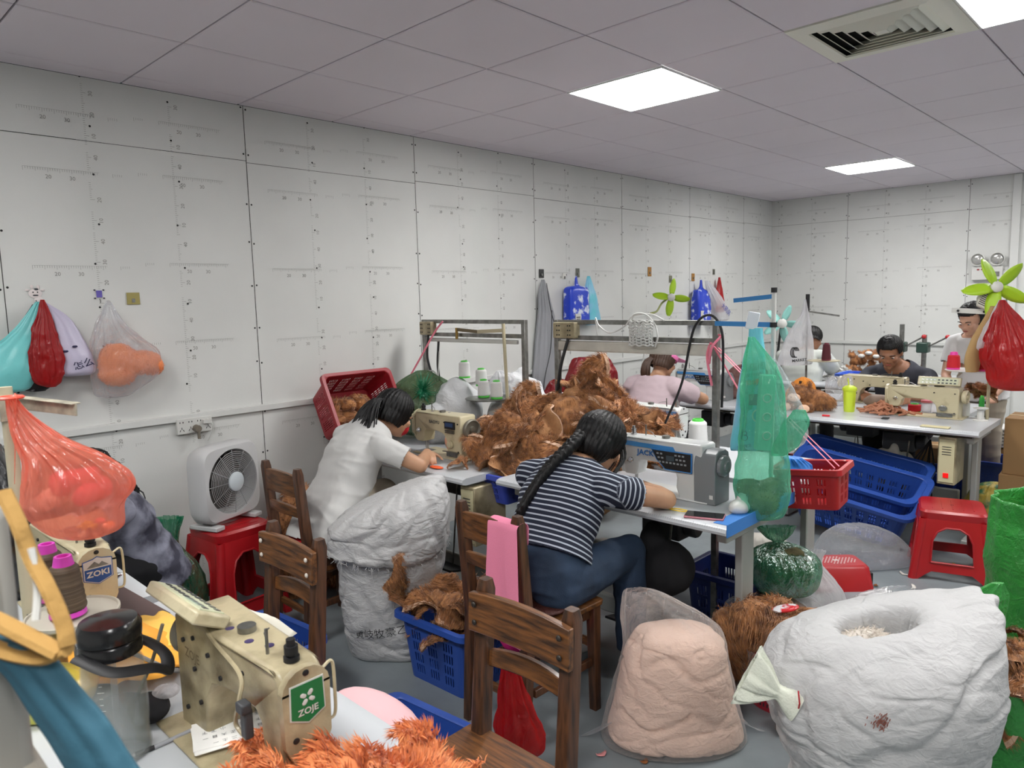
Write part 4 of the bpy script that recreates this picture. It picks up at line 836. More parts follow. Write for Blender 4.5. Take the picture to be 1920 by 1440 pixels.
# A: tall white sack with handwriting
t = thing('woven_sack', 'tall full white woven sack with black handwriting low on its side and a frayed hem', 'sack', (-2.70, 1.95, 0), YAW)
pf = [(.0, 0, .17, .15), (0, .012, .205, .185), (0, .12, .225, .205), (0, .28, .235, .215), (0, .45, .25, .23), (0, .58, .262, .24), (0, .66, .25, .23), (0, .70, .20, .19), (0.03, .72, .12, .11), (.05, .725, .04, .04)]
g = G(); g.loft(ringbag(pf, 190, 120, 11, .03, .2, .012, 9, 3, 2.5, tilt=.30, drop=0.0, crease=.010)); g.obj('sack_body', WOVEN, t, ang=75)
pf = [(-.01, .50, .275, .252), (-.0, .54, .272, .25), (0, .60, .276, .252), (0, .66, .268, .245), (0.02, .715, .22, .2), (.05, .74, .13, .12), (.07, .745, .03, .03)]
R = ringbag(pf, 190, 70, 15, .06, .3, .012, 12, 9, 2.4, tilt=.36, crease=.012); R[0, :, 2] += .03*np.sin(np.arange(190)*2*PI/190*2+1); cl_ = G(); cl_.loft(R, 0, False, True); co = cl_.obj('folded_top', WOVEN, t, ang=75, solid=.004)
g = G()
for k in range(150):
    j = rnd(0, 189); p = R[0, int(j)]; o = nz(V3(p[0], p[1], 0))*.004; L = rnd(.01, .03) if rnd(0, 1) < .93 else rnd(.06, .11); g.tube([p+o, p+o*2+V3(rnd(-.008, .008), rnd(-.004, .004), -L*.6), p+o*2+V3(rnd(-.012, .012), 0, -L)], .0009, 4)
g.obj('frayed_threads', WOVEN, co)
g = G(); g.text('黄岐牧豪乙', .046, (0, 0, 0), (1, 0, .14), (-.14, 0, 1), 0, 0, bold=-.004)
def wrap(P): a = P[:, 0]/.22-PI/2-.12; r = .2265+.010; return np.stack([r*1.03*np.cos(a), r*.95*np.sin(a), P[:, 2]+.16], 1)
g.xf(wrap); g.obj('handwriting', BLACK, t, smooth=False)
# B: clear bag full of peach fabric
PEF = crumple(mat('peach_fabric', (250, 218, 198), .85, var=.06, vs=9), 8, .5, .012, (1, 1, 1.8))
pf = [(0, .012, .225, .14), (0, .03, .25, .17), (0, .12, .228, .163), (.0, .22, .206, .154), (0, .31, .186, .143), (.01, .37, .168, .125), (.0, .41, .12, .09), (0, .42, .01, .01)]
g = G(); R = ringbag(pf, 150, 90, 9, .0, .2, .0, 9, 3, 2.5); sh = R.shape; P = R.reshape(-1, 3); c0 = P*V3(1, 1, 0); N = nz(c0); N = c0/(np.linalg.norm(c0, axis=1)[:, None]+1e-6)
P = P+N*(-.014*np.clip(1-np.abs(wn(P*V3(1, 1, 1.5), 12, 4, 2))*7, 0, 1)-.010*np.clip(1-np.abs(wn(P*V3(1, 1, 2.2), 20, 14, 2))*6, 0, 1)+.008*wn(P, 9, 6))[:, None]; P[:, 2] = np.maximum(P[:, 2], .006); g.loft(P.reshape(sh)); 
tag(g.obj('fabric_pieces', PEF, None, (-1.34, 2.20, 0), (0, 0, YAW), ang=80), 'mass of peach fabric pieces pressed inside the clear plastic bag on the floor', 'fabric pieces', kind='stuff')
pf = [(0, .004, .26, .15), (0, .02, .262, .18), (0, .12, .236, .172), (.0, .22, .212, .162), (0, .31, .19, .15), (-.0, .39, .178, .13), (-.03, .45, .15, .10), (-.07, .50, .11, .07), (-.105, .545, .07, .04), (-.13, .565, .04, .022)]
b_ = bag('plastic_bag', 'tall clear plastic bag of peach fabric standing on the floor before the blue-ended table', 'plastic bag', (-1.34, 2.20, 0), pf, film('bag_film', (244, 242, 242), .12, .12, 18, .7, .5), seed=8, amp=.005, pa=.10, pleats=9, n=140, k=80, drop=.003, cap1=False)
for s_ in (-1, 1):
    g = G(); X = []
    for a_ in np.linspace(0, 1, 8): X.append([(s_*(.235+.11*a_), -.08*(1-a_)*q+.004, .004+.10*(1-a_)**1.5*(.5+.5*q)) for q in (-1, -.3, .4, 1)])
    g.grid(np.array(X)); g.obj('bag_corner', CLEAR, b_)
# C: big white sack at right
t = thing('woven_sack', 'big bulging white woven sack in the right foreground with its mouth half open', 'sack', (-.615, 2.14, 0), YAW)
pf = [(0.02, 0, .2, .17), (.02, .01, .24, .21), (.01, .1, .255, .23), (.01, .22, .245, .23), (-.0, .34, .275, .25), (-.015, .46, .300, .268), (-.02, .56, .300, .262), (-.02, .62, .28, .24), (.0, .67, .25, .19), (-.01, .695, .16, .11), (-.02, .68, .10, .05), (-.02, .61, .09, .045), (-.02, .57, .01, .01)]
R = ringbag(pf, 260, 200, 11, .05, .45, .016, 6.5, 31, 2.5, tilt=.19, drop=0, crease=.012); P = R.reshape(-1, 3); k_ = np.exp(-((P[:, 0]-.30)**2/.006+(P[:, 2]-.72)**2/.01)); P += k_[:, None]*V3(.06, 0, .05)
P[:, 2] += -.05*np.clip((P[:, 2]-.55)/.2, 0, 1)*np.exp(-(P[:, 1]+.22)**2/.02)
g = G(); g.loft(P.reshape(R.shape)); bd = g.obj('sack_body', WOVEN, t, ang=80)
pf = [(0, 0, .05, .04), (0, .03, .035, .03), (0, .055, .02, .018), (0, .075, .03, .026), (0, .11, .055, .03), (0, .15, .075, .02)]
g = G(); g.loft(ringbag(pf, 60, 24, 9, .2, .2, .004, 30, 5), 0, True, False); g.obj('tied_corner', mat('cream_sack', (226, 230, 214), .6, bump=.3, bs=170), t, (-.285, -.10, .50), (-.3, -1.1, 0), ang=80, solid=.002)
g = G(); g.tube([(-.295, -.13, .50), (-.30, -.15, .53), (-.30, -.14, .56)], .0022, 5); g.obj('red_string', mat('red_string', (190, 30, 40), .6), t)
g = G()
for k in range(70):
    a_, b2 = random.gauss(0, .014), random.gauss(0, .011); g.beam((-.14+a_, -.262, .535+b2), (-.14+a_+.002, -.262, .541+b2), .0012, .002)
g.obj('rust_stain', mat('stain_brown', (150, 96, 84), .9), t)
furball('white_stuffing', 'off-white fluffy stuffing showing in the mouth of the big right sack', 'stuffing', (-.655, 2.11, .60), [((0, 0, 0), (.10, .05, .05))], mat('fluff', (226, 218, 208), .9), cnt=2500, L=.02, rot=(0, 0, YAW), bump=.008)['kind'] = 'stuff'
# the great pile of brown fur pieces
protos = [link('fur_piece', fur_piece(s_, .27, cnt=3400), None, (0, 0, -9)) for s_ in range(10)]
uses = 0; used = set(); random.seed(21)
def put_piece(loc, rot, sc, label, group):
    global uses
    p = protos[uses % 10]
    if uses < 10: o = p
    else: o = p.copy(); C.objects.link(o)
    uses += 1; o.location = loc; o.rotation_euler = rot; o.scale = (sc,)*3; return tag(o, label, 'fur piece', group)
e1, e2 = V3(.719, .695, 0), V3(-.695, .719, 0); PC = V3(-2.50, 3.0, .765)
furball('fur_bundle', 'thick rolled bundle of brown fur at the core of the great pile', 'fur bundle', tuple(PC), [((-.13, -.12, .12), (.22, .21, .15)), ((.14, .14, .15), (.22, .2, .2)), ((0, 0, .18), (.18, .18, .16)), ((.24, .25, .08), (.16, .16, .09))], cnt=9000, seed=6, vox=.018)
LAB = 'crumpled brown fur piece with tan backing in the great pile behind the striped shirt woman'
def mound(u, v): return max(.34*math.exp(-((u+.20)**2/.055+v*v/.05)), .40*math.exp(-((u-.17)**2/.05+v*v/.05)), .17*math.exp(-((u-.45)**2/.05+v*v/.05)), .05)
for k in range(104):
    u, v = rnd(-.40, .50), rnd(-.30, .12); h = mound(u, v)*rnd(.55, 1.02); p = PC+e1*u+e2*v+V3(0, 0, h)
    nrm = V3(0, 0, .9)-e2*.9*(1 if v < 0 else .2)+e1*(-.6 if u < -.2 else (.5 if u > .3 else 0))+V3(*[rnd(-.7, .7) for _ in range(3)])
    if p[2] < .79: p[2] = .80
    q = Vector(nrm).to_track_quat('Z', 'Y').to_euler(); q.rotate_axis('Z', rnd(0, 6.28)); fl = rnd(0, 1) < .30
    if fl: q.rotate_axis('X', PI)
    put_piece(tuple(p), tuple(q), rnd(.5, .84), LAB, 'brown fur pieces in the great pile')
def few(name_c, n, spread, label, group, sc=(.5, .8), base=None):
    for k in range(n):
        p = V3(*name_c)+V3(rnd(-1, 1)*spread[0], rnd(-1, 1)*spread[1], rnd(-.3, 1)*spread[2]); put_piece(tuple(p), (rnd(-.8, .8), rnd(-.8, .8), rnd(0, 6)), rnd(*sc), label, group)
# ---------------------------------------------------------------- middle ground: baskets and what is in them
random.seed(31)
few((-2.28, 1.98, .29), 9, (.12, .12, .06), 'brown fur piece with pink-edged backing heaped in the blue basket beside the white sack', 'fur pieces in the near blue basket', (.55, .85))
put_piece((-2.44, 1.84, .40), (1.3, .5, 2.2), .75, 'tan-backed fur piece standing up at the left corner of the near blue basket', None)
basket('plastic_basket', 'blue plastic basket of brown fur pieces between tall white sack and pink-cloth chair', 'basket', (-2.27, 1.98, 0), (0, 0, .05), .40, .34, .29, BLUE, .84, 4, .009, 4)
basket('plastic_basket', 'blue plastic basket on the floor beside the near chair, a pink cushion leaning in it', 'basket', (-1.72, 1.24, 0), (0, 0, .1), .40, .34, .28, BLUE, .86, 3, .009, 4)
g = G(); g.ball((0, 0, 0), (.19, .11, .05), n=20); me = remesh(g, .01, 3, 'pink_cushion', mat('soft_pink', (240, 196, 200), .85, bump=.08, bs=90)); tag(link('pink_cushion', me, None, (-1.78, 1.20, .315), (.35, .3, .25)), 'pale pink oval cushion leaning in the blue basket at the bottom', 'cushion')
basket('plastic_bin', 'round-cornered blue plastic basket behind the chair with white bolts', 'basket', (-2.72, 1.28, 0), (0, 0, .1), .44, .36, .27, BLUE, .85, 3, .009, 4, r=.08)
few((-2.76, 1.22, .27), 2, (.1, .1, .03), 'brown fur piece lying in the blue basket behind the chair with white bolts', 'fur pieces in the blue basket behind the chair', (.5, .6))
basket('plastic_basket', 'small blue-violet basket squeezed between two tables under the fur pile', 'basket', (-2.54, 2.63, .60), (0, 0, 0), .17, .34, .15, mat('violet_blue', (60, 78, 176), .45), .75, 3, .006, 4, lip=.015, r=.025)
# pink-red basin of fur on the right of the blue-ended table
t = thing('plastic_basin', 'red round basket of brown fur wrapped in clear film, right of the blue-ended table', 'basin', (-1.145, 2.70, 0))
g = G(); n_ = 72; R = [[(r*math.cos(a), r*math.sin(a), z) for a in np.arange(n_)*2*PI/n_] for r, z in ((.13, 0), (.135, .01), (.15, .11), (.168, .22), (.176, .235), (.176, .25), (.166, .252), (.163, .235), (.145, .11), (.13, .012))]
g.loft(R, 0, True, True); g.obj('basin_wall', mat('basin_red', (186, 44, 62), .4), t, ang=50)
g = G()
for k in range(60):
    a_ = k*2*PI/60
    for z in (.03, .055, .08): g.box(((.139+.11*(z-.03))*math.cos(a_)*1.012, (.139+.11*(z-.03))*math.sin(a_)*1.012, z), (.003, .004, .014), (0, 0, a_))
g.obj('slots', DARK, t); bag('wrap', None, None, (0, 0, 0), [(0, .10, .168, .168), (0, .15, .176, .176), (0, .2, .185, .185), (0, .26, .192, .192)], CLEAR, 0, cap0=False, cap1=False, parent=t, amp=.004, seed=3, e=2)
furball('fur_bundle', 'heap of shaggy brown fur filling the red round basket', 'fur bundle', (-1.145, 2.70, .27), [((0, 0, -.03), (.16, .16, .08)), ((-.09, -.07, .05), (.08, .08, .07)), ((.08, .06, .05), (.09, .085, .06)), ((-.05, .08, .06), (.07, .07, .06)), ((.02, -.05, .03), (.1, .08, .06)), ((-.18, -.1, -.06), (.07, .07, .12)), ((-.2, -.12, -.2), (.04, .04, .07))], cnt=16000, L=.04, seed=12, w_=.0016)
bag('snack_wrapper', 'small red and white snack wrapper lying on the fur in the round basket', 'wrapper', (-1.135, 2.69, .375), [(-.035, .0, .012, .012), (-.02, .004, .034, .024), (.0, .012, .04, .028), (.02, .02, .03, .02), (.03, .022, .012, .01)], mat('wrapper_red', (206, 40, 48), .25, col2=(232, 232, 236), vs=18, lo=.42, hi=.5), amp=.004, f=40)
# bags beside the table's end
furball('fur_bundle', 'brown plush pieces inside the clear bag below the green knotted bag', 'fur bundle', (-1.36, 3.12, .12), [((0, 0, 0), (.2, .14, .12))], mat('dull_brown', (130, 82, 56), .8), cnt=1500, L=.012, bump=.015)
bag('plastic_bag', 'clear bag of brown plush lying under the green knotted bag', 'plastic bag', (-1.36, 3.12, 0), [(0, .005, .19, .14), (0, .02, .22, .17), (0, .12, .235, .175), (0, .2, .2, .15), (.02, .245, .1, .08), (.02, .25, .02, .02)], CLEAR, amp=.012, seed=4)
furball('stuffing_clumps', 'olive brown plush pieces inside the green knotted bag', 'plush pieces', (-1.33, 3.13, .38), [((0, 0, 0), (.13, .11, .11))], mat('olive_plush', (128, 118, 78), .85, col2=(84, 78, 52), vs=14), cnt=1500, L=.01, bump=.02)
t = bag('plastic_bag', 'green knotted plastic bag full of plush beside the blue table end', 'plastic bag', (-1.33, 3.13, .26), [(0, -.005, .05, .05), (0, .02, .125, .11), (0, .10, .155, .135), (-.005, .17, .14, .12), (-.02, .215, .075, .06), (-.03, .235, .022, .02), (-.035, .26, .045, .02), (-.04, .31, .075, .02)], GREEND, amp=.008, seed=6, pleats=17, pa=.16, p0=.25, cap1=False)
bag('plastic_bag', 'milky white plastic bag standing behind the green knotted bag', 'plastic bag', (-1.28, 3.37, 0), [(0, .0, .09, .08), (0, .02, .12, .1), (.0, .15, .13, .11), (-.02, .26, .10, .08), (-.03, .34, .05, .04), (-.03, .4, .06, .03)], MILKY, amp=.012, seed=7, cap1=False)
furball('scraps_clump', 'beige fabric scraps inside the clear bag near the small red stool', 'fabric scraps', (-1.02, 3.30, .11), [((0, 0, 0), (.13, .12, .10))], mat('beige_scraps', (226, 190, 156), .85, col2=(190, 140, 112), vs=24), cnt=900, L=.012, bump=.02)['kind'] = 'stuff'
bag('plastic_bag', 'clear plastic bag of beige scraps behind the big white sack', 'plastic bag', (-1.02, 3.30, 0), [(0, .003, .13, .11), (0, .02, .16, .14), (0, .14, .155, .13), (.03, .22, .12, .09), (.07, .27, .09, .05), (.14, .30, .05, .03)], CLEAR, amp=.012, seed=17, cap1=False)
bag('plastic_bag', 'crumpled empty clear bag spread on the floor behind the big white sack', 'plastic bag', (-.78, 3.62, 0), [(-.05, .003, .19, .12), (0, .02, .22, .13), (0, .06, .2, .12), (.03, .1, .12, .07), (.05, .11, .03, .03)], CLEAR, amp=.016, f=12, seed=18, drop=.002)
bag('plastic_bag', 'large clear plastic bag slumped in front of the tilted blue baskets', 'plastic bag', (-1.42, 4.46, 0), [(0, .003, .26, .14), (0, .02, .29, .16), (0, .09, .27, .15), (-.03, .17, .2, .11), (-.06, .22, .1, .06), (-.06, .23, .02, .02)], CLEAR, amp=.018, f=10, seed=19, drop=.002)
bag('cloth_bundle', 'light grey cloth dropped on the floor left of the clear bag', 'cloth', (-1.88, 4.25, 0), [(0, .002, .15, .1), (0, .015, .18, .13), (-.02, .07, .15, .1), (-.05, .12, .08, .06), (-.06, .13, .01, .01)], mat('grey_cloth', (186, 182, 174), .9, bump=.1, bs=200), amp=.02, f=9, seed=20, drop=.002)
# small red step stool, tipped towards us
t = thing('step_stool', 'low red plastic step stool with pierced top on the floor at the right', 'stool', (-1.42, 4.02, 0), .75)
g = G(); g.loft([rb(0, 0, .0, .34, .24, .03), rb(0, 0, .12, .30, .20, .035), rb(0, 0, .135, .27, .17, .03)], 0, False, True); g.obj('stool_body', RED, t, bev=.004)
g = G()
for i in range(12):
    for j in range(7):
        if (i-5.5)**2/34+(j-3)**2/10 < 1: g.cyl((-.1+i*.018+(j % 2)*.009, -.048+j*.016, .135), (-.1+i*.018+(j % 2)*.009, -.048+j*.016, .1364), .0042, n=8)
g.ball((0, 0, .136), (.02, .01, .002)); g.obj('holes', WHITEP, t); G().box((.162, 0, .04), (.03, .13, .08)).obj('side_gap', BLACK, t)
# two nested laundry baskets, tilted
for i, (dx, dy, dz, lb) in enumerate(((0, 0, 0, 'outer long blue plastic basket tilted on the floor in front of the far white table'), (-.02, .14, .06, 'inner long blue plastic basket nested in the tilted blue one'))):
    basket('laundry_basket', lb, 'basket', (-1.66+dx, 4.98+dy, .09+dz), (.42, .16+.0*i, .02), .78 if i == 0 else .76, .40, .34, BLUE, .78, 4, .011, 3, r=.07, lip=.03)
# red basket hanging from the pink strap
t = basket('plastic_basket', 'red plastic basket hanging on pink straps beside the green bag', 'basket', (-1.20, 3.12, .70), (.0, -.1, .12), .27, .22, .17, RED, .88, 3, .008, 3, lip=.014, r=.025)
g = G(); MP = mat('pink_strap', (238, 130, 150), .5)
for o_ in (-.012, .012): g.tube([(-1.655, 3.04+o_, 1.40), (-1.40, 3.07+o_, 1.16), (-1.10, 3.1+o_*2, .88)], .006, 6, flat=.3)
g.tube([(-1.65, 3.03, 1.40), (-1.50, 3.05, 1.15), (-1.33, 3.10, .88)], .009, 6, flat=.3); g.tube(spline([(-1.66, 3.03, 1.3), (-1.63, 3.0, 1.38), (-1.6, 3.03, 1.43), (-1.65, 3.06, 1.42), (-1.67, 3.03, 1.34), (-1.64, 3.02, 1.2)]), .006, 6, flat=.4)
tag(g.obj('pink_strap', MP), 'pink cloth straps tied to the metal frame and holding up the red basket', 'strap')
bag('blue_cloth', 'bright blue film bundle in the hanging red basket', 'cloth', (-1.27, 3.10, .82), [(0, 0, .03, .04), (0, .02, .06, .06), (0, .05, .05, .05), (-.02, .08, .03, .03)], mat('blue_wrap', (40, 130, 222), .3), amp=.01, f=25, seed=21)
# ------------------------------------------------------------ thread stand at the right end of the striped woman's table with the hung bags
BA = mat('blue_arm', (52, 128, 190), .4)
t = thing('thread_stand', 'thread stand with white pole and blue arms behind the hanging light blue bag', 'thread stand', (-1.28, 2.86, T))
G().cyl((0, 0, 0), (0, 0, .86), .009).obj('pole', WHITEP, t); G().lathe([(.014, 0), (.014, .02)], (0, 0, .72)).lathe([(.012, 0), (.012, .02)], (0, 0, .86)).obj('collar', BLACK, t)
G().beam((0, 0, .73), (-.25, -.02, .735), .004, .02).obj('arm', BA, t); G().beam((0, 0, .845), (-.20, .05, .83), .004, .018).obj('arm', BA, t)
t = thing('thread_stand', 'cream thread stand arm in the left metal frame above the white thread cones', 'thread stand', (-2.93, 3.0, T))
G().cyl((0, 0, 0), (-.03, 0, .72), .010).obj('pole', CREAM, t); G().beam((-.03, 0, .68), (-.25, 0, .67), .006, .022).obj('arm', CREAM, t); G().beam((-.25, 0, .67), (-.46, .02, .68), .006, .02).obj('arm', mat('worn_steel', (120, 108, 84), .5, .6), t); G().cyl((-.46, .02, .69), (-.46, .02, .62), .009).obj('hook', mat('brass', (160, 130, 70), .4, .8), t)
G().lathe([(.13, 0), (.135, .006), (.13, .008)], (-.16, -.02, .27), n=30).obj('cone_tray', STEEL, t); G().beam((0, 0, .265), (-.16, -.02, .265), .02, .01).obj('tray_arm', STEEL, t)
WT = mat('white_thread', (228, 228, 226), .7, bump=.2, bs=200, stretch=(.2, .2, 6)); WCG = dict(col=WT, core=GREENP)
gr = 'white thread cones with green cores'
c1 = cone('thread_cone', 'left of two white thread cones with green cores on the tray by the pole', (-3.12, 2.98, 1.04), WT, GREENP, .10, .036, .032, gr, top=.008); 
dup(c1, (-3.01, 2.98, 1.04), label='right of two white thread cones with green cores on the tray by the pole'); dup(c1, (-3.33, 3.02, 1.14), label='white thread cone with green core standing highest, left of the white sack peak')
dup(c1, (-3.18, 3.02, 1.10), label='white thread cone with green core half hidden in clear film behind the sacks'); dup(c1, (-2.05, 3.62, .762), label='big white thread cone with green core between the metal frame and the light blue bag', scale=1.5); dup(c1, (-2.68, 3.35, .98), label='white thread cone with green core poking out behind the fur pile')
# racks
t = rail_frame('metal_frame', 'square metal frame standing over the table of the white shirt woman', -3.74, -2.84, 3.05, 1.50, 1.405, .0, None, None); G().box((.06, -.02, 1.445), (.115, .05, .085)).obj('junction_box', CREAMD, t, bev=.004); G().box((.45, .0, 1.37), (.8, .02, .025)).obj('lamp_tube', WHITEP, t, bev=.006)
g = G(); screwheads(g, [(.02+.0, -.045, 1.475)], (0, -1, 0), .004); 
t2 = rail_frame('metal_frame', 'square metal frame in front of the pale pink shirt woman, with a white lamp bar', -2.60, -1.64, 3.06, 1.50, 1.405, .0, None, None); G().box((.08, -.02, 1.445), (.15, .05, .085)).obj('junction_box', CREAMD, t2, bev=.004); G().box((.48, .0, 1.36), (.93, .035, .055)).obj('lamp_bar', mat('dusty_white', (206, 202, 190), .5, var=.2, vs=12), t2, bev=.008)
me = G(); screwheads(me, [(0, 0, 0)], (0, -1, 0), .004); me = me.mesh('hole', BLACK)
for tt_, x0 in ((t, .06), (t2, .08)):
    for dx in (-.045, -.03, .03, .045):
        for dz in (-.025, 0, .025): link('hole', me, tt_, (x0+dx, -.046, 1.445+dz))
def cord(name, label, pts, r, m, cat='cable', n=8, group=None): return tag(G().tube(spline(pts, n), r, 6).obj(name, m), label, cat, group)
cord('cable', 'thick black cable hanging from the box on the right metal frame', [(-2.50, 3.03, 1.40), (-2.53, 3.0, 1.25), (-2.56, 3.0, 1.1), (-2.60, 3.0, .98)], .009, BLACK)
cord('cable', 'black cable looping over the corner of the right metal frame down to the machine', [(-1.60, 3.04, 1.10), (-1.59, 3.03, 1.3), (-1.60, 3.03, 1.46), (-1.66, 3.03, 1.525), (-1.74, 3.03, 1.46), (-1.82, 3.06, 1.2), (-1.95, 3.12, .98)], .006, BLACK)
cord('cable', 'left of two black cables hanging from the left metal frame', [(-3.68, 3.03, 1.40), (-3.66, 3.0, 1.25), (-3.60, 3.0, 1.1), (-3.57, 3.0, .98)], .008, BLACK); cord('cable', 'right of two black cables hanging from the left metal frame', [(-3.58, 3.03, 1.36), (-3.56, 3.0, 1.2), (-3.53, 3.0, 1.05), (-3.5, 3.0, .98)], .008, BLACK)
cord('cable', 'white cable coiled in loops beside the left metal frame', [(-3.54, 3.0, 1.3)]+[(-3.60+.06*math.cos(a), 2.98, 1.12+.055*math.sin(a)) for a in np.linspace(0, 4.2*PI, 26)]+[(-3.55, 3.0, 1.0)], .004, WHITEP, n=3)
cord('pink_ribbon', 'pink ribbon tied slanting down on the left metal frame', [(-3.52, 3.02, 1.49), (-3.58, 3.0, 1.42), (-3.66, 2.95, 1.27), (-3.74, 2.9, 1.12)], .006, MP, 'ribbon')
cord('cord', 'white cord looped along the top of the right metal frame', [(-2.30, 3.03, 1.42), (-2.32, 3.04, 1.51), (-2.29, 3.03, 1.47), (-2.22, 3.03, 1.435), (-2.13, 3.03, 1.47), (-2.08, 3.03, 1.52), (-1.98, 3.03, 1.53), (-1.9, 3.03, 1.5)], .004, WHITEP, 'cord')
# crocheted white pouch
t = thing('crochet_pouch', 'white crocheted pouch hanging on the right metal frame', 'pouch', (-2.02, 3.02, 1.44), .1)
g = G()
for k in range(9):
    z = .055-k*.0145; w_ = .062+.004*math.sin(k); g.tube([(w_*math.cos(a), .02*math.sin(a)-.01, z+.004*math.sin(9*a)) for a in np.linspace(0, 2*PI, 40)], .0042, 5)
for k in range(16): a = k*2*PI/16; g.tube([(.062*math.cos(a), .02*math.sin(a)-.01, .055), (.062*math.cos(a+.2), .02*math.sin(a+.2)-.01, -.06)], .0035, 5)
g.obj('mesh_body', WHITEP, t); G().tube(spline([(-.06, 0, .05), (-.03, -.02, .09), (.03, -.02, .09), (.07, 0, .04), (.09, -.01, -.02), (.07, 0, -.07)]), .005, 6).obj('strap', WHITEP, t)
# hanging light blue pack and big green bag
PB = mat('pack_blue', (150, 196, 232), .3, col2=(110, 200, 216), vs=3, lo=.45, hi=.55, bump=.2, bs=30)
t = thing('paper_pack', 'light blue printed tissue pack hanging on the stand left of the green bag', 'tissue pack', (-1.335, 2.76, .98), .62)
pf = [(-.015, -.0, .052, .012), (-.01, .02, .058, .028), (0, .12, .056, .034), (.01, .25, .05, .034), (.02, .37, .042, .026), (.025, .44, .03, .012), (.025, .50, .024, .006)]
g = G(); g.loft(ringbag(pf, 60, 40, 7, .1, .6, .003, 20, 4, 3.2)); g.obj('pack_body', PB, t, ang=70)
g = G(); g.text('好蕴阁', .033, (.010, -.0385, .345), (1, 0, .12), (-.12, 0, 1), 0, 0, bold=-.005); g.text('本色竹浆抽纸', .0125, (.008, -.0385, .315), (1, 0, .12), (-.12, 0, 1), 0, 0); g.text('小手宝贝', .014, (-.02, -.037, .025), (1, 0, .1), (-.1, 0, 1), 0, 0)
g.tube([(-.02+.012*math.cos(a), -.037, .06+.012*math.sin(a)) for a in np.linspace(0, 2*PI, 16)], .0012, 4); g.tube([(-.02+.009*math.cos(a), -.037, .078+.008*math.sin(a)) for a in np.linspace(0, 2*PI, 16)], .0012, 4); g.obj('printing', mat('ink_navy', (40, 52, 88), .5), t, smooth=False)
g = G(); g.text('520张', .024, (.012, -.0385, .285), (1, 0, .1), (-.1, 0, 1), 0, 0, bold=.02); g.obj('count_print', mat('ink_orange', (240, 150, 110), .5), t, smooth=False); g = G().box((.02, -.036, .215), (.05, .004, .045)).obj('grey_label', mat('label_grey', (110, 116, 126), .5), t, bev=.004)
g = G(); g.tube([(.03+.02*math.cos(a), -.039, .15+.024*math.sin(a)) for a in np.linspace(0, 2*PI, 20)], .003, 5); g.obj('ring_print', WHITEP, t)
G().box((.012, 0, .53), (.045, .012, .07), (0, .2, 0)).obj('net_top', mat('net_white', (222, 228, 236), .6), t, bev=.003)
furball('plush_clump', 'olive brown plush heads inside the bottom of the hanging green bag', 'plush pieces', (-1.263, 2.718, .80), [((0, 0, 0), (.085, .08, .065)), ((-.03, -.03, .05), (.05, .05, .04)), ((.04, .03, .05), (.05, .05, .04))], mat('olive_plush2', (150, 128, 84), .85, col2=(96, 84, 54), vs=16), cnt=1200, L=.01, bump=.012)
t = thing('carton', 'flat printed carton with drawings inside the hanging green bag', 'carton', (-1.25, 2.727, 1.0), .75); G().box((0, 0, .15), (.055, .045, .30), (0, .06, 0)).obj('box_body', mat('carton_teal', (150, 214, 196), .5), t, bev=.003)
g = G(); [g.tube([(.0+.016*math.cos(a), -.026, .06+.075*k+.016*math.sin(a)) for a in np.linspace(0, 2*PI, 12)], .003, 4) for k in range(3)]; g.obj('drawings', WHITEP, t)
pf = [(0.0, -.015, .05, .05), (0, .0, .085, .075), (0, .08, .105, .09), (.0, .17, .105, .085), (.0, .27, .092, .07), (.0, .40, .085, .06), (-.005, .52, .078, .05), (-.02, .62, .055, .03), (-.04, .68, .025, .015), (-.05, .71, .012, .008)]
t = bag('plastic_bag', 'long green plastic bag hanging at the right end of the striped shirt woman\'s table', 'plastic bag', (-1.253, 2.718, .74), pf, GREENF, seed=40, amp=.007, f=17, pleats=11, pa=.14, p0=.3, n=120, k=70)
bag('handle_flap', None, None, (.085, -.02, .36), [(-.03, -.12, .025, .012), (0, -.08, .05, .018), (.035, 0, .05, .016), (.05, .06, .02, .008)], GREENF, 0, parent=t, amp=.006, f=25, seed=3)
bag('plastic_bag', 'clear crinkled bag hanging behind the long green bag', 'plastic bag', (-1.19, 2.82, .98), [(0, 0, .02, .015), (0.02, .06, .05, .03), (0, .16, .055, .035), (-.03, .28, .03, .02), (-.07, .38, .008, .008)], CLEAR, seed=41, amp=.008, f=22)
# left: red tilted basket of brown curls by the wall, green bundle, white sacks
basket('plastic_basket', 'dark red basket of brown fur tilted against the left wall behind the ponytailed woman', 'basket', (-3.86, 2.50, .93), (0, 1.08, 0), .34, .46, .24, mat('crimson_plastic', (150, 26, 38), .4), .86, 5, .006, 5, lip=.018, r=.035)
for k in range(14): furball('fur_ball', 'curled brown fur piece in the dark red basket tilted against the left wall', 'fur piece', (-3.76+rnd(-.02, .09), 2.34+(k % 5)*.075, .84+.085*(k//5)), [((0, 0, 0), (.055, .05, .045)), ((.02, .02, .015), (.03, .04, .03))], cnt=420, L=.02, vox=.014, seed=50+k, bump=.015, f=30, rot=(k, k*2, k*3), group='curled fur pieces in the tilted red basket')
furball('plush_clump', 'brown plush pieces inside the green-topped bundle by the left wall', 'plush pieces', (-3.64, 2.92, .98), [((0, 0, 0), (.20, .19, .17))], mat('mauve_plush', (150, 124, 100), .85, col2=(112, 96, 70), vs=20), cnt=800, L=.012)
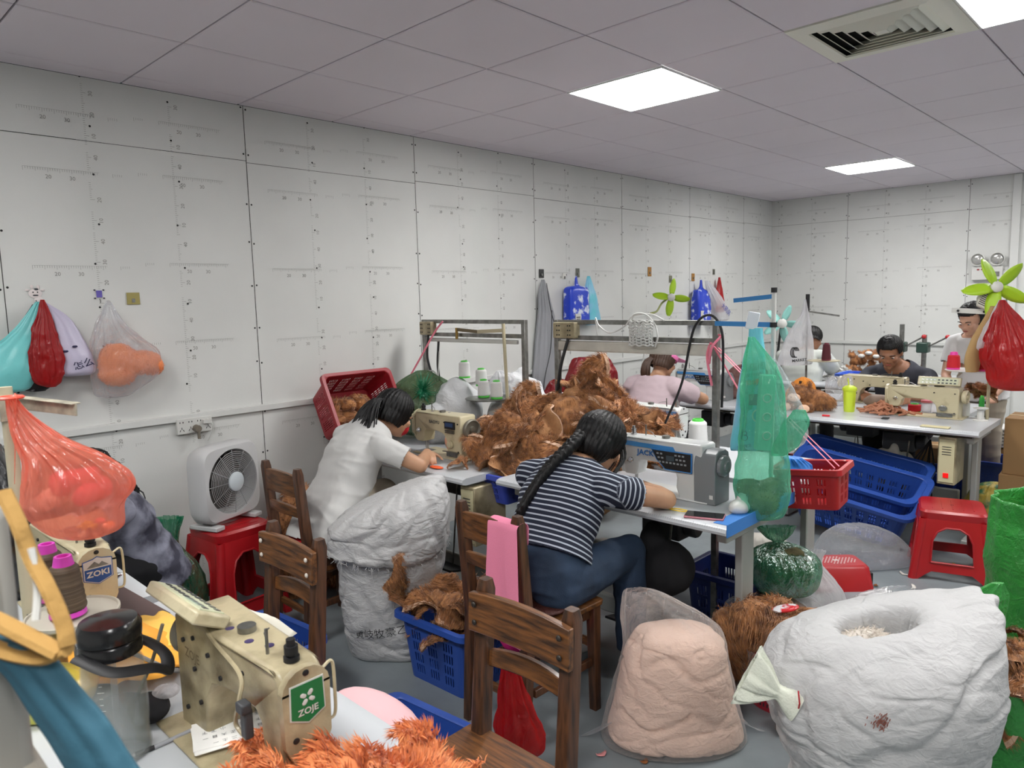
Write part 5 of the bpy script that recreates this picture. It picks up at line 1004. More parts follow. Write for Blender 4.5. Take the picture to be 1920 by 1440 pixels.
bag('plastic_bag', 'clear green-knotted bundle of plush behind the dark red tilted basket', 'plastic bag', (-3.62, 2.92, .79), [(0, -.01, .12, .12), (0, .03, .2, .19), (0, .17, .235, .22), (0.0, .3, .17, .16), (.0, .38, .05, .04), (.0, .39, .02, .02)], film('moss_film', (110, 150, 104), .4, .12, 16, .8, .6), seed=44, amp=.008, pleats=19, pa=.1, p0=.3)
g = G()
for k in range(26): a = k*2*PI/26; L = rnd(.06, .13); c = V3(-3.47, 2.80, 1.08); g.tube([c, c+L*.5*(math.cos(a)*e1+math.sin(a)*V3(0, 0, 1))+V3(.02, -.02, 0), c+L*(math.cos(a)*e1+math.sin(a)*V3(0, 0, 1))-V3(.01, -.01, 0)], [.007, .008, .001], 5, flat=.3)
tag(g.obj('bag_knot', GREEND), 'gathered green knot radiating on the plush bundle by the left wall', 'knot')
SACK2 = crumple(mat('white_sheet', (206, 208, 210), .7), 7, .45, .01)
def heap(name, label, cat, loc, prims, m, seed, vox=.014, amp=.02, f=12, group=None, lo=None):
    g = G()
    for c, r in prims: g.ball(c, r, n=20)
    me = remesh(g, vox, 5, name, m); P = get(me); N = norms(me); P = P+N*(ridge(P*V3(1.6, 1.6, .7), f, seed, 3)*amp+wn(P, f*.5, seed+1)*amp*.6)[:, None]
    if lo is not None: P[:, 2] = np.maximum(P[:, 2], lo)
    put(me, P); me.shade_smooth(); return tag(link(name, me, None, loc), label, cat, group)
heap('white_sack', 'slumped white sack with open folds left of the white thread cones', 'sack', (-3.38, 2.98, .78), [((-.05, -.12, .08), (.16, .14, .12)), ((.02, 0, .16), (.14, .13, .17)), ((.05, .0, .26), (.08, .08, .1))], SACK2, 61, amp=.022)
heap('white_sack', 'peaked white sack behind the two white thread cones on the tray', 'sack', (-3.02, 3.22, .78), [((0, 0, .12), (.25, .2, .16)), ((-.02, 0, .25), (.14, .13, .14)), ((.0, .0, .38), (.04, .04, .06)), ((.18, .12, .12), (.16, .15, .14))], SACK2, 62, amp=.02)
heap('white_sack', 'low white sack between the left metal frame and the fur pile', 'sack', (-2.78, 2.98, .78), [((0, 0, .1), (.17, .16, .13)), ((-.12, -.12, .06), (.12, .12, .09))], SACK2, 63, amp=.02)
bag('plastic_bag', 'clear bag with a pink mesh bundle behind the thread cones', 'plastic bag', (-3.10, 3.1, 1.05), [(0, 0, .05, .05), (.0, .03, .08, .07), (.02, .1, .07, .06), (.0, .14, .02, .02)], MILKY, seed=45, amp=.01, f=24)
bag('plastic_bag', 'large dark red plastic bag behind the fur pile, left of the pale pink shirt woman', 'plastic bag', (-3.25, 4.2, .74), [(0, 0, .12, .1), (0, .04, .19, .15), (0, .18, .2, .16), (.0, .32, .18, .14), (-.0, .41, .13, .10), (0, .44, .1, .08)], REDD, seed=46, amp=.014, f=14, pleats=9, pa=.1)
bag('plastic_bag', 'dark red plastic bag slumped lower left of the large red one', 'plastic bag', (-3.44, 4.05, .76), [(0, 0, .08, .08), (0, .04, .12, .1), (0, .14, .12, .1), (.0, .24, .07, .06), (0, .27, .02, .02)], REDD, seed=47, amp=.012, f=18)
heap('cloth_pile', 'dark brown fur heap holding up the dark red bags', 'fur heap', (-3.3, 4.15, .38), [((0, 0, .2), (.3, .25, .22)), ((0, 0, -.1), (.3, .25, .3))], SUEDE, 64, vox=.02, lo=-.37)
bag('plastic_bag', 'clear bag of brown pieces behind the machine of the pale pink shirt woman', 'plastic bag', (-2.72, 5.60, .765), [(0, 0, .12, .06), (0, .04, .18, .09), (0, .16, .17, .08), (.0, .25, .12, .05), (0, .28, .03, .02)], film('mauve_film', (150, 110, 104), .75, .2, 18, .7, .4), seed=48, amp=.014)
# pink cloth over the chair, things hanging under it
g = G(); X = []
for a in np.linspace(0, 1, 30):
    row = []
    for b in np.linspace(0, 1, 14):
        x = .02+.145*b; L = a*.56-.10; z = .858-abs(L) if L > 0 else .858-abs(L); y = -.062-.006*math.sin(b*9+a*3)*min(1, abs(L)*5) if L > .012 else (.0-.0 if L < -.012 else -.03)
        row.append((x+.018*a*(b-.3)+.004*math.sin(a*7), y-.012*math.sin(b*7+1)*max(0, L), z))
    X.append(row)
g.grid(np.array(X)); PK = mat('pink_cloth', (238, 140, 170), .85, bump=.15, bs=260); tag(g.obj('pink_cloth', PK, None, (-1.84, 1.80, 0), (0, 0, -.03), solid=.004, sub=1), 'bright pink cloth hanging over the back of the chair', 'cloth')
bag('plastic_bag', 'small red plastic bag hanging under the chair with the pink cloth', 'plastic bag', (-1.58, 1.64, .10), [(0, 0, .02, .02), (0, .02, .07, .05), (-.01, .09, .075, .055), (-.02, .18, .05, .04), (-.03, .27, .03, .02), (-.04, .36, .012, .01)], REDF, seed=51, amp=.007, f=22, pleats=9, pa=.2, p0=.2)
heap('cushion_pad', 'dark magenta cushion hanging below the striped shirt woman\'s seat', 'cushion', (-1.80, 1.98, .33), [((0, 0, 0), (.15, .16, .04))], mat('magenta_cloth', (186, 16, 110), .8), 66, vox=.01, amp=.008)
heap('seat_cushion', 'dark brown patterned cushion on the striped shirt woman\'s chair', 'cushion', (-1.83, 1.98, .468), [((0, 0, 0), (.18, .19, .02))], mat('brown_cushion', (70, 34, 28), .6, bump=.5, bs=80), 67, vox=.01, amp=.004)
heap('seat_cushion', 'bright red cushion on the chair of the ponytailed woman', 'cushion', (-3.12, 1.87, .47), [((0, 0, 0), (.20, .19, .03))], mat('red_cushion', (196, 24, 34), .6), 68, vox=.01, amp=.006)
heap('cloth_scrap', 'magenta cloth scrap on the floor right of the nearest chair', 'cloth scrap', (-1.28, 1.52, .008), [((0, 0, 0), (.05, .035, .006))], mat('magenta2', (200, 20, 100), .8), 69, vox=.005, amp=.002)
heap('black_bag', 'black cloth bag hanging under the blue-ended table', 'bag', (-1.62, 2.58, .46), [((0, 0, 0), (.13, .12, .12)), ((-.05, 0, .1), (.06, .06, .1))], BLK, 70, amp=.01)
basket('plastic_basket', 'dark blue basket on the floor under the blue-ended table', 'basket', (-1.62, 3.2, 0), (0, 0, 0), .36, .3, .28, mat('navy_plastic', (18, 36, 98), .45), .85, 3, .009, 4)
# on the striped woman's table
t = thing('mobile_phone', 'dark phone in a pink case lying at the front edge of the blue-ended table', 'phone', (-1.37, 2.475, T), .35); G().box((0, 0, .005), (.15, .075, .009)).obj('case', mat('phone_case', (196, 130, 140), .4, .3), t, bev=.003); G().box((0, 0, .0103), (.144, .069, .001)).obj('screen', mat('phone_glass', (14, 15, 18), .08), t)
t = thing('scissors', 'small yellow-handled thread scissors beside the phone', 'scissors', (-1.53, 2.475, T+.004), .1); G().tube(spline([(-.01, 0, 0), (.03, .012, .002), (.07, .01, .002), (.09, 0, .002)]), .004, 6, flat=.5).tube(spline([(-.01, 0, 0), (.03, -.012, .002), (.07, -.01, .002), (.09, 0, .002)]), .004, 6, flat=.5).obj('handle', mat('yellow_plastic', (236, 200, 30), .4), t); G().prism([(-.01, -.003), (-.07, 0), (-.01, .003)], 0, .002, 'xy').obj('blade', CHROME, t)
put_piece((-1.63, 2.54, T+.03), (0.3, .2, 1), .22, 'small brown fur scrap beside the needle of the blue-ended table\'s machine', None)
heap('notes', 'crumpled white paper behind the phone', 'paper', (-1.30, 2.62, T+.02), [((0, 0, 0), (.03, .05, .02)), ((0.0, .04, .02), (.02, .03, .03))], WHITEP, 71, vox=.006, amp=.006, lo=-.018)
# on the white-shirt woman's table
heap('peach_scrap', 'crumpled peach fabric under the needle of the cream machine', 'fabric', (-3.0, 2.62, T+.085), [((0, 0, 0), (.04, .04, .08))], mat('peach2', (226, 166, 140), .85), 72, vox=.007, amp=.012, f=40, lo=-.08)
heap('orange_scrap', 'flat orange felt scrap at the table edge beside the brown fur scrap', 'fabric scrap', (-2.84, 2.36, T+.006), [((0, 0, 0), (.05, .025, .005))], mat('orange_felt', (236, 100, 50), .85), 73, vox=.004, amp=.001, lo=-.004)
put_piece((-2.74, 2.42, T+.02), (.1, .1, 1), .36, 'flat brown fur scrap beside the orange felt scrap', None)
# ---------------------------------------------------------------- things on the left wall
WX = XW+.004
t = thing('wall_hook', 'clear hook with a small cow face sticker on the left wall', 'hook', (WX, .91, 1.70))
g = G(); g.ball((0, 0, 0), (.003, .028, .022), n=14); g.ball((0, -.012, .03), (.003, .006, .012), n=8).ball((0, .014, .03), (.003, .006, .012), n=8).ball((0, .012, -.03), (.003, .02, .016), n=10); g.ball((.001, -.03, .016), (.003, .01, .005), n=8).ball((.001, .03, .016), (.003, .01, .005), n=8); g.obj('sticker', mat('sticker_white', (226, 216, 214), .5), t)
G().ball((.003, -.009, .006), (.002, .003, .004), n=8).ball((.003, .009, .006), (.002, .003, .004), n=8).ball((.003, 0, -.008), (.002, .012, .004), n=8).ball((.001, .005, .02), (.003, .01, .006), n=8).obj('face_marks', DARK, t); G().tube(spline([(0, 0, -.03), (.012, 0, -.04), (.014, 0, -.05), (.004, 0, -.055)]), .002, 6).obj('hook', STEEL, t)
t = thing('wall_hook', 'clear hook with a small purple sticker on the left wall', 'hook', (WX, 1.18, 1.69)); G().box((0, 0, .005), (.003, .026, .034)).obj('sticker', mat('sticker_purple', (104, 92, 176), .4), t, bev=.001); g = G(); [g.ball((.001, s_*.02, z_), (.003, .005, .004), n=8) for s_ in (-1, 1) for z_ in (.024, -.016)]; g.obj('paws', mat('sticker_dark', (52, 50, 66), .5), t); G().tube(spline([(0, 0, -.02), (.012, 0, -.03), (.004, 0, -.04)]), .002, 6).obj('hook', STEEL, t)
tag(G().box((0, 0, 0), (.004, .062, .06)).box((.0025, 0, -.01), (.002, .016, .02), m=1).obj('adhesive_pad', [mat('olive_gold', (166, 154, 96), .35, .4), STEEL], None, (WX, 1.335, 1.67), bev=.002), 'square olive gold adhesive pad on the left wall right of the purple hook', 'adhesive pad')
WB = dict(yaw=PI/2)
bag('shopping_bag', 'turquoise bag hanging leftmost on the cow hook', 'bag', (-3.87, .91, 1.26), [(-.20, .0, .10, .03), (-.20, .02, .13, .05), (-.16, .10, .125, .06), (-.12, .18, .09, .045), (-.06, .27, .045, .02), (-.01, .40, .008, .008)], mat('turquoise', (112, 196, 196), .4, bump=.3, bs=25), seed=70, pleats=9, pa=.12, p0=.2, tilt=-.1, **WB)
bag('shopping_bag', 'black patterned bag hanging behind the red one on the cow hook', 'bag', (-3.90, .90, 1.25), [(-.03, .0, .03, .02), (-.05, .03, .07, .03), (-.07, .15, .055, .03), (-.06, .26, .04, .02), (-.01, .40, .008, .008)], mat('black_pattern', (26, 26, 30), .5, col2=(150, 150, 150), vs=24, lo=.3, hi=.36, bump=.2, bs=30), seed=71, **WB)
bag('shopping_bag', 'glossy red plastic bag in the middle of the cow hook', 'bag', (-3.84, .91, 1.27), [(.0, .0, .02, .02), (-.01, .03, .06, .035), (-.01, .13, .075, .045), (-.01, .24, .05, .035), (-.0, .33, .025, .015), (0, .40, .006, .006)], REDF, seed=72, pleats=11, pa=.2, p0=.15, amp=.006, f=24, **WB)
t = bag('shopping_bag', 'lilac grey plastic bag with dark print, rightmost on the cow hook', 'bag', (-3.88, .93, 1.31), [(.11, .0, .05, .03), (.10, .02, .085, .045), (.08, .09, .085, .05), (.06, .17, .07, .035), (.04, .26, .045, .02), (-.01, .35, .008, .008)], mat('lilac_plastic', (190, 184, 206), .35, bump=.4, bs=22), seed=73, pleats=9, pa=.16, p0=.3, tilt=.15, **WB)
G().text('怎么', .045, (.12, -.052, .055), (1, 0, .25), (-.25, 0, 1), 0, .002, bold=.01).ball((.05, -.052, .12), (.012, .003, .006), n=8).ball((.09, -.052, .14), (.012, .003, .006), n=8).obj('print', mat('print_navy', (34, 32, 70), .5), t, smooth=False)
PL = mat('orange_plush', (244, 146, 84), .9, sheen=.4, bump=.3, bs=90)
furball('plush_toy', 'bright orange plush skins folded inside the clear bag on the left wall', 'plush', (-3.86, 1.25, 1.36), [((0, -.04, .0), (.05, .10, .10)), ((0, -.05, -.06), (.05, .09, .06)), ((.0, .08, -.01), (.055, .09, .065)), ((0, .12, -.03), (.05, .06, .05))], PL, cnt=5000, L=.010, w_=.0008, vox=.009, bump=.008, seed=3)
bag('plastic_bag', 'clear plastic bag of orange plush hanging on the purple hook', 'plastic bag', (-3.86, 1.19, 1.19), [(.0, .0, .05, .03), (.0, .02, .09, .05), (.05, .10, .15, .07), (.06, .20, .155, .07), (.02, .29, .10, .06), (.0, .37, .05, .03), (0, .47, .006, .006)], CLEAR, seed=74, pleats=13, pa=.16, p0=.4, amp=.006, f=18, **WB)
t = thing('power_strip', 'white wall socket strip with two plugs above the box fan', 'power socket', (WX, 1.585, .985), rot=(0, 0, 0)); G().box((.012, 0, 0), (.024, .19, .085)).obj('case', WHITEP, t, bev=.004); g = G()
for k in range(4):
    y = -.07+.047*k
    for s_ in (-1, 1): g.box((.0245, y+s_*.008, .022), (.001, .004, .008), m=0)
    g.box((.0245, y, -.01), (.001, .003, .012)); [g.box((.0245, y+s_*.009, -.022), (.001, .003, .011), (s_*.5, 0, 0)) for s_ in (-1, 1)]
g.obj('socket_holes', BLACK, t); tag(G().cyl((.024, 0, 0), (.06, 0, 0), .020, .017).box((.055, 0, -.03), (.012, .012, .05)).obj('plug', mat('taupe_plug', (118, 110, 98), .5), None, (WX, 1.59, .968)), 'round taupe plug in the wall socket strip', 'plug')
tag(G().box((.035, 0, 0), (.022, .04, .02)).tube(spline([(.04, .02, 0), (.05, .025, -.03), (.04, .02, -.07), (.03, .0, -.11)]), .003, 6).obj('plug', WHITEP, None, (WX, 1.645, 1.0)), 'small white plug at the right end of the socket strip', 'plug')
# box fan on the stool
FG = mat('fan_grey', (196, 196, 196), .4); FD = mat('fan_dark', (92, 90, 88), .5)
t = thing('box_fan', 'light grey square box fan leaning on the red stool by the wall', 'fan', (-3.66, 1.58, .502), rot=(0, 0, 1.95)); t.scale = (1.12,)*3
g = G(); n_ = 40
def rr(w_, r, z0=.20): return [(w_*math.copysign(min(1, abs(math.cos(a))**.35), math.cos(a)), w_*math.copysign(min(1, abs(math.sin(a))**.35), math.sin(a))+z0) for a in np.arange(n_)*2*PI/n_]
def ci(r, z0=.20): return [(r*math.cos(a), r*math.sin(a)+z0) for a in np.arange(n_)*2*PI/n_]
rings = [(rr(.165, 0), .02), (rr(.175, 0), .0), (rr(.175, 0), -.07), (rr(.165, 0), -.085), (ci(.150), -.088), (ci(.146), -.078), (ci(.140), -.03), (ci(.13), .02)]
g.loft([[(x, y, z) for x, z in p] for p, y in rings], 0, False, False); g.obj('case', FG, t, ang=45)
g = G()
for k in range(1, 17):
    r = .144*k/17; g.tube([(r*math.cos(a), -.088-.012*(1-(k/17)**2), .2+r*math.sin(a)) for a in np.linspace(0, 2*PI, 40)], .0016, 4)
for k in range(12): a = k*PI/6; g.tube([(.03*math.cos(a), -.096, .2+.03*math.sin(a)), (.146*math.cos(a), -.086, .2+.146*math.sin(a))], .002, 4)
g.obj('grille', mat('grille_grey', (150, 150, 150), .4), t); G().lathe([(.045, 0), (.044, .008), (.03, .014)], (0, -.098, .2), (0, -1, 0), 28).obj('hub_cap', mat('hub_blue', (196, 204, 208), .35), t); G().lathe([(.135, 0), (.135, .003)], (0, .0, .2), (0, -1, 0), 30).obj('rear_panel', FD, t)
g = G()
for k in range(5): a = k*2*PI/5; g.box((.075*math.cos(a), -.03, .2+.075*math.sin(a)), (.10, .003, .055), (0, -a, 0))
g.obj('blades', FD, t); g = G(); [g.box((.0, .03, .06+k*.028), (.26, .02, .006)) for k in range(10)]; g.obj('rear_grille', FG, t)
for s_ in (-1, 1): G().box((s_*.12, -.03, .012), (.05, .16, .02)).obj('foot', FG, t, bev=.004)
# green bags and brown fur bags below the fan, by the wall
heap('fur_heap', 'brown plush inside the green bag left of the fan stool', 'plush pieces', (-3.62, 1.30, .02), [((0, 0, .12), (.11, .1, .12)), ((0, 0, .3), (.08, .08, .1))], mat('dull_brown2', (134, 84, 52), .8), 75, amp=.015, lo=0)
bag('plastic_bag', 'dark green knotted plastic bag left of the fan stool', 'plastic bag', (-3.62, 1.30, 0), [(0, .0, .12, .1), (0, .03, .15, .13), (0, .2, .15, .12), (0, .34, .12, .10), (-.0, .44, .05, .05), (0, .50, .03, .03), (-.0, .60, .05, .03)], GREEND, seed=76, amp=.016, f=14, pleats=11, pa=.25, p0=.5, cap1=False)
for k, (p, s_) in enumerate((((-3.66, 1.98, 0), 1), ((-3.55, 2.25, 0), .9))):
    furball('fur_sack', ('left', 'right')[k]+' one of two shaggy brown fur heaps on the floor behind the red-cushioned chair', 'fur heap', p, [((0, 0, .12), (.18, .16, .15)), ((.0, 0, .38), (.15, .14, .17)), ((-.03, .05, .5), (.1, .1, .1))], cnt=5200, L=.03, vox=.016, seed=77+k)
# grey garment on the wall
t = thing('garment', 'long grey garment hanging from a hook on the left wall', 'garment', (-3.90, 4.42, .62), PI/2)
g = G(); g.loft(ringbag([(0, .0, .17, .045), (0.02, .3, .155, .045), (.03, .6, .12, .04), (.03, .85, .08, .035), (.01, 1.0, .05, .03), (.0, 1.15, .012, .01)], 110, 60, 9, .22, .0, .006, 9, 77, p1=.2)); g.obj('cloth', mat('garment_grey', (150, 152, 156), .9, bump=.1, bs=200), t, ang=80); G().tube(spline([(.06, -.04, .9), (.02, -.055, .6), (-.08, -.06, .3), (-.06, -.06, .0)]), .004, 5).tube(spline([(.01, -.03, 1.12), (.05, -.04, .9), (.11, -.05, .7)]), .003, 5).obj('piping', DARK, t)
def pad(y, z, col, lab, w_=.05, h=.075): tag(G().box((0, 0, 0), (.004, w_, h)).box((.006, 0, -.01), (.008, .012, .02), m=1).obj('wall_hook', [mat('pad_'+lab[:4], col, .4, .2), STEEL], None, (WX, y, z), bev=.001), lab, 'hook')
pad(4.46, 1.82, (44, 44, 44), 'dark square hook above the grey garment', .06, .07); pad(4.93, 1.83, (96, 98, 90), 'grey green hook above the blue packs'); pad(6.04, 1.85, (168, 120, 56), 'brass coloured hook left of the wall fan', .06, .09); pad(6.42, 1.78, (122, 122, 100), 'small olive hook above the wall fan', .05, .07); pad(6.86, 1.80, (168, 120, 56), 'brass coloured hook above the white and blue bag', .06, .08); pad(7.30, 1.86, (104, 104, 92), 'small dark hook above the red bag on the wall', .045, .06)
pad(4.75, 1.80, (216, 214, 208), 'pale hook with dark marks left of the blue packs', .04, .05)
NB = mat('pack_royal', (34, 66, 196), .3, col2=(214, 222, 240), vs=13, lo=.40, hi=.47, bump=.2, bs=30)
t = bag('tissue_pack', 'royal blue tissue pack in clear film hanging on the left wall beside the garment', 'tissue pack', (-3.88, 4.82, 1.40), [(0, .0, .11, .04), (0, .01, .13, .055), (0, .16, .128, .055), (0, .28, .125, .05), (0, .31, .10, .03), (0, .315, .06, .02), (0, .33, .02, .012), (0, .40, .006, .006)], NB, seed=81, pleats=5, pa=.02, amp=.003, e=5, **WB); G().box((-.06, -.066, .05), (.07, .003, .07)).obj('label', WHITEP, t); G().box((-.06, -.068, .055), (.05, .002, .008)).box((-.06, -.068, .04), (.05, .002, .006)).obj('label_lines', BLACK, t)
bag('tissue_pack', 'sky blue tissue pack hanging right of the royal blue one', 'tissue pack', (-3.88, 5.02, 1.38), [(.03, .0, .08, .03), (.03, .02, .09, .035), (.0, .2, .075, .035), (-.02, .32, .05, .02), (-.03, .42, .01, .01)], PB, seed=82, amp=.003, e=3, **WB)
t = bag('plastic_bag', 'clear bag with a royal blue pack hanging under the brass hook far along the wall', 'plastic bag', (-3.88, 6.92, 1.30), [(-.02, .0, .11, .05), (-.02, .02, .13, .06), (-.02, .2, .13, .06), (-.02, .35, .12, .04), (-.02, .37, .06, .02), (-.02, .40, .02, .012), (-.02, .47, .008, .008)], NB, seed=83, pa=.02, amp=.004, e=5, **WB); G().box((-.09, -.062, .08), (.08, .003, .14)).obj('label', WHITEP, t)
t = bag('plastic_bag', 'white plastic bag with blue letters hanging at a slant from the brass hook', 'plastic bag', (-3.83, 7.16, 1.33), [(.1, .0, .10, .04), (.10, .03, .14, .06), (.03, .16, .13, .06), (-.1, .30, .09, .04), (-.24, .43, .02, .01)], MILKY, seed=84, amp=.006, **WB); G().text('大药房', .07, (.06, -.07, .12), (1, 0, -.6), (.6, 0, 1), 0, .002, bold=.01).obj('print', mat('print_blue', (50, 64, 160), .5), t, smooth=False)
bag('plastic_bag', 'small red plastic bag hanging from the last hook on the left wall', 'plastic bag', (-3.90, 7.33, 1.42), [(0, 0, .05, .03), (0, .02, .09, .04), (0, .15, .08, .035), (0, .28, .035, .02), (0, .38, .008, .008)], REDF, seed=85, amp=.005, **WB)
# little fans
def blade_fan(name, label, loc, rot, col, nb, R_=.15, hub=.04, hubm=WHITEP, film_=None):
    t = thing(name, label, 'fan', loc, rot=rot); g = G(); m = mat(name+'_col', col, .4, alpha=film_ or 1)
    me = None
    for k in range(nb):
        a = k*2*PI/nb; g = G(); X = []
        for u in np.linspace(.0, 1, 8):
            r = hub*.8+(R_-hub*.8)*u; w_ = .19*R_*(math.sin(PI*min(.96, .16+.8*u)))**.6; X.append([(r, -.012*q*1.5, w_*q) for q in (-1, -.3, .3, 1)])
        g.grid(np.array(X)); g.obj('blade', m, t, rot=(0, -a, 0), solid=.003)
    G().lathe([(hub, -.02), (hub, .012), (hub*.75, .02), (.004, .024)], (0, 0, 0), (0, -1, 0), 24).obj('hub', hubm, t); G().lathe([(hub*.9, .0), (hub*.8, .05), (hub*.5, .08)], (0, .02, 0), (0, 1, 0), 20).obj('motor', WHITEP, t)
    return t
LG = (168, 206, 40)
t = blade_fan('clip_fan', 'small green four-bladed fan beside the left wall in the background', (-3.55, 5.78, 1.60), (0, .15, .75), LG, 4, .17, .035); G().tube(spline([(0, .06, 0), (-.06, .08, -.06), (-.10, .06, -.14), (-.16, .05, -.17)]), .010, 6).obj('bent_arm', mat('arm_olive', (170, 176, 120), .4), t); G().tube([(-.16, .05, -.17), (-.16, .05, -.84)], .008, 6).obj('stand_pole', WHITEP, t)
t = blade_fan('clip_fan', 'pale turquoise five-bladed fan in front of the back corner', (-3.20, 7.35, 1.30), (0, .1, .5), (150, 214, 206), 5, .20, .05, film_=.75); G().tube([(0, .06, 0), (0, .06, -.55)], .012, 8).obj('stand_pole', BLACK, t)
# right background: thread stand with green fan and hanging red bag
t = thing('thread_stand', 'white thread stand with a tray and red cones on the right background table', 'thread stand', (-1.02, 5.53, T)); G().cyl((0, 0, 0), (0, 0, .72), .010).obj('pole', CREAM, t); q = G().beam((0, 0, .70), (-.22, -.06, .715), .006, .032).obj('arm', WHITEP, t)
screws([(-.18, -.068, .712), (-.04, -.03, .703)], (0, -1, 0), .008, t, 'hole', BLACK); G().lathe([(.15, 0), (.155, .005), (.15, .007)], (-.10, 0, .315), n=30).obj('cone_tray', WHITEP, t)
RT = mat('red_thread', (206, 30, 44), .7, bump=.2, bs=200, stretch=(.2, .2, 6)); c1 = cone('thread_cone', 'red thread cone with pink core, left one on the white tray at the right', (-1.22, 5.50, 1.083), RT, PINKP, .095, .040, .034, 'red thread cones at the right', top=.02); dup(c1, (-1.05, 5.47, 1.083), label='red thread cone at the right, half behind the hanging red bag')
t = blade_fan('clip_fan', 'bright green five-bladed fan clipped on top of the stand at the right edge', (-1.00, 5.50, 1.62), (-.1, .5, .5), LG, 5, .20, .035, mat('fan_white', (214, 214, 206), .4)); 
g = G().prism([(-.055, -.10), (-.03, -.15), (.03, -.15), (.055, -.10), (.05, -.04), (.015, -.02), (-.015, -.02), (-.05, -.04)], .02, .05, 'xz').obj('clip_body', mat('clip_white', (206, 202, 190), .5), t, bev=.005); g = G(); [g.box((0, .018, -.06-.012*k), (.08, .002, .004)) for k in range(7)]; g.ball((-.03, .016, -.05), (.008, .003, .008), n=8).ball((.03, .016, -.05), (.008, .003, .008), n=8); g.obj('vents', BLACK, t)
t = bag('plastic_bag', 'big red plastic bag hanging from the stand under the green fan at the right edge', 'plastic bag', (-.86, 5.38, .98), [(.0, .0, .06, .05), (.0, .03, .13, .09), (.02, .13, .19, .12), (.0, .22, .19, .11), (-.03, .33, .14, .08), (-.07, .45, .07, .04), (-.10, .56, .012, .01)], REDF, seed=90, pleats=13, pa=.22, p0=.2, amp=.008, f=16, n=120, k=60); G().text('食', .06, (.06, -.13, .30), (1, 0, .2), (-.2, 0, 1), 0, .004).obj('print', BLACK, t, smooth=False)
bag('plastic_bag', 'white clear bag hanging left of the big red one', 'plastic bag', (-.98, 5.34, 1.22), [(-.04, .0, .03, .02), (-.03, .04, .06, .03), (.0, .14, .05, .03), (.03, .24, .035, .02), (.04, .32, .01, .01)], MILKY, seed=91, **dict(amp=.006, f=24))
bag('cloth_bag', 'tan cloth hanging down between the young woman and the red bag', 'cloth', (-1.06, 5.42, 1.08), [(-.04, 0, .04, .02), (-.04, .1, .05, .025), (.0, .24, .04, .02), (.06, .38, .02, .01), (.07, .42, .01, .01)], mat('tan_cloth', (176, 144, 96), .85), seed=92, amp=.005)
t = thing('emergency_light', 'white emergency light with two round lamps high on the back wall', 'emergency light', (-1.67, YB-.03, 1.78)); G().box((0, 0, -.02), (.27, .05, .13)).obj('case', WHITEP, t, bev=.006)
for s_ in (-1, 1):
    q = G().lathe([(.02, .03), (.062, .0), (.066, -.01), (.06, -.012)], (s_*.085, -.02, .12), (0, 1, 0), 24, cap=False).obj('lamp_head', WHITEP, t); G().ball((s_*.085, -.02, .12), (.05, .012, .05), n=16).obj('lens', mat('lens', (190, 190, 186), .15, .5), q); G().cyl((s_*.085, 0, .02), (s_*.085, 0, .09), .008).obj('neck', WHITEP, q)
G().box((.06, -.027, -.03), (.10, .002, .05)).obj('grey_label', STEEL, t); G().box((-.075, -.027, .02), (.02, .003, .015)).box((-.04, -.027, .02), (.02, .003, .012)).obj('indicators', mat('ind_red', (150, 40, 40), .5), t)
for (x, z, l) in ((-1.47, 1.72, 'upper white socket box beside the vertical trim on the back wall'), (-1.50, 1.52, 'lower white socket box beside the vertical trim on the back wall')): t = tag(G().box((0, 0, 0), (.12, .03, .12)).box((0, -.016, 0), (.04, .003, .05), m=1).obj('wall_socket', [WHITEP, STEEL], None, (x-.06, YB-.016, z), bev=.003), l, 'socket')
t = thing('thread_stand', 'dark pole with a thin arm holding the white printed bag', 'thread stand', (-2.40, 6.0, T)); G().cyl((0, 0, 0), (0, 0, .74), .009).obj('pole', STEEL, t); G().cyl((0, 0, .70), (0, 0, .84), .016).obj('black_grip', BLACK, t); G().beam((0, 0, .70), (.24, .05, .66), .006, .014).obj('arm', STEEL, t)
G().lathe([(.12, 0), (.125, .005)], (.16, -.05, .30), n=26).obj('tray', CREAM, t)
cone('thread_cone', 'dark maroon thread cone on a tray in front of the man in the light shirt', (-2.22, 5.95, 1.067), mat('maroon_thread', (84, 22, 36), .7), mat('maroon_core', (110, 30, 50), .5), .13, .036, .026, None, top=.01)
t = bag('shopping_bag', 'white bag with a black round logo hanging before the man in the light shirt', 'bag', (-2.44, 5.92, 1.02), [(-.02, 0, .10, .03), (-.02, .02, .14, .05), (0.0, .16, .125, .05), (.02, .30, .08, .03), (.05, .42, .03, .015), (.05, .54, .006, .006)], MILKY, seed=93, amp=.006)
g = G(); [g.tube([(-.06+.012*k+.022*math.cos(a), -.06, .11+.04*math.sin(a)) for a in np.linspace(.3, 5, 14)], .004, 4) for k in range(3)]; g.text('MARKET', .032, (-.01, -.062, .045), (1, 0, .08), (-.08, 0, 1), 0, 0, bold=.02); g.obj('print', BLACK, t, smooth=False)
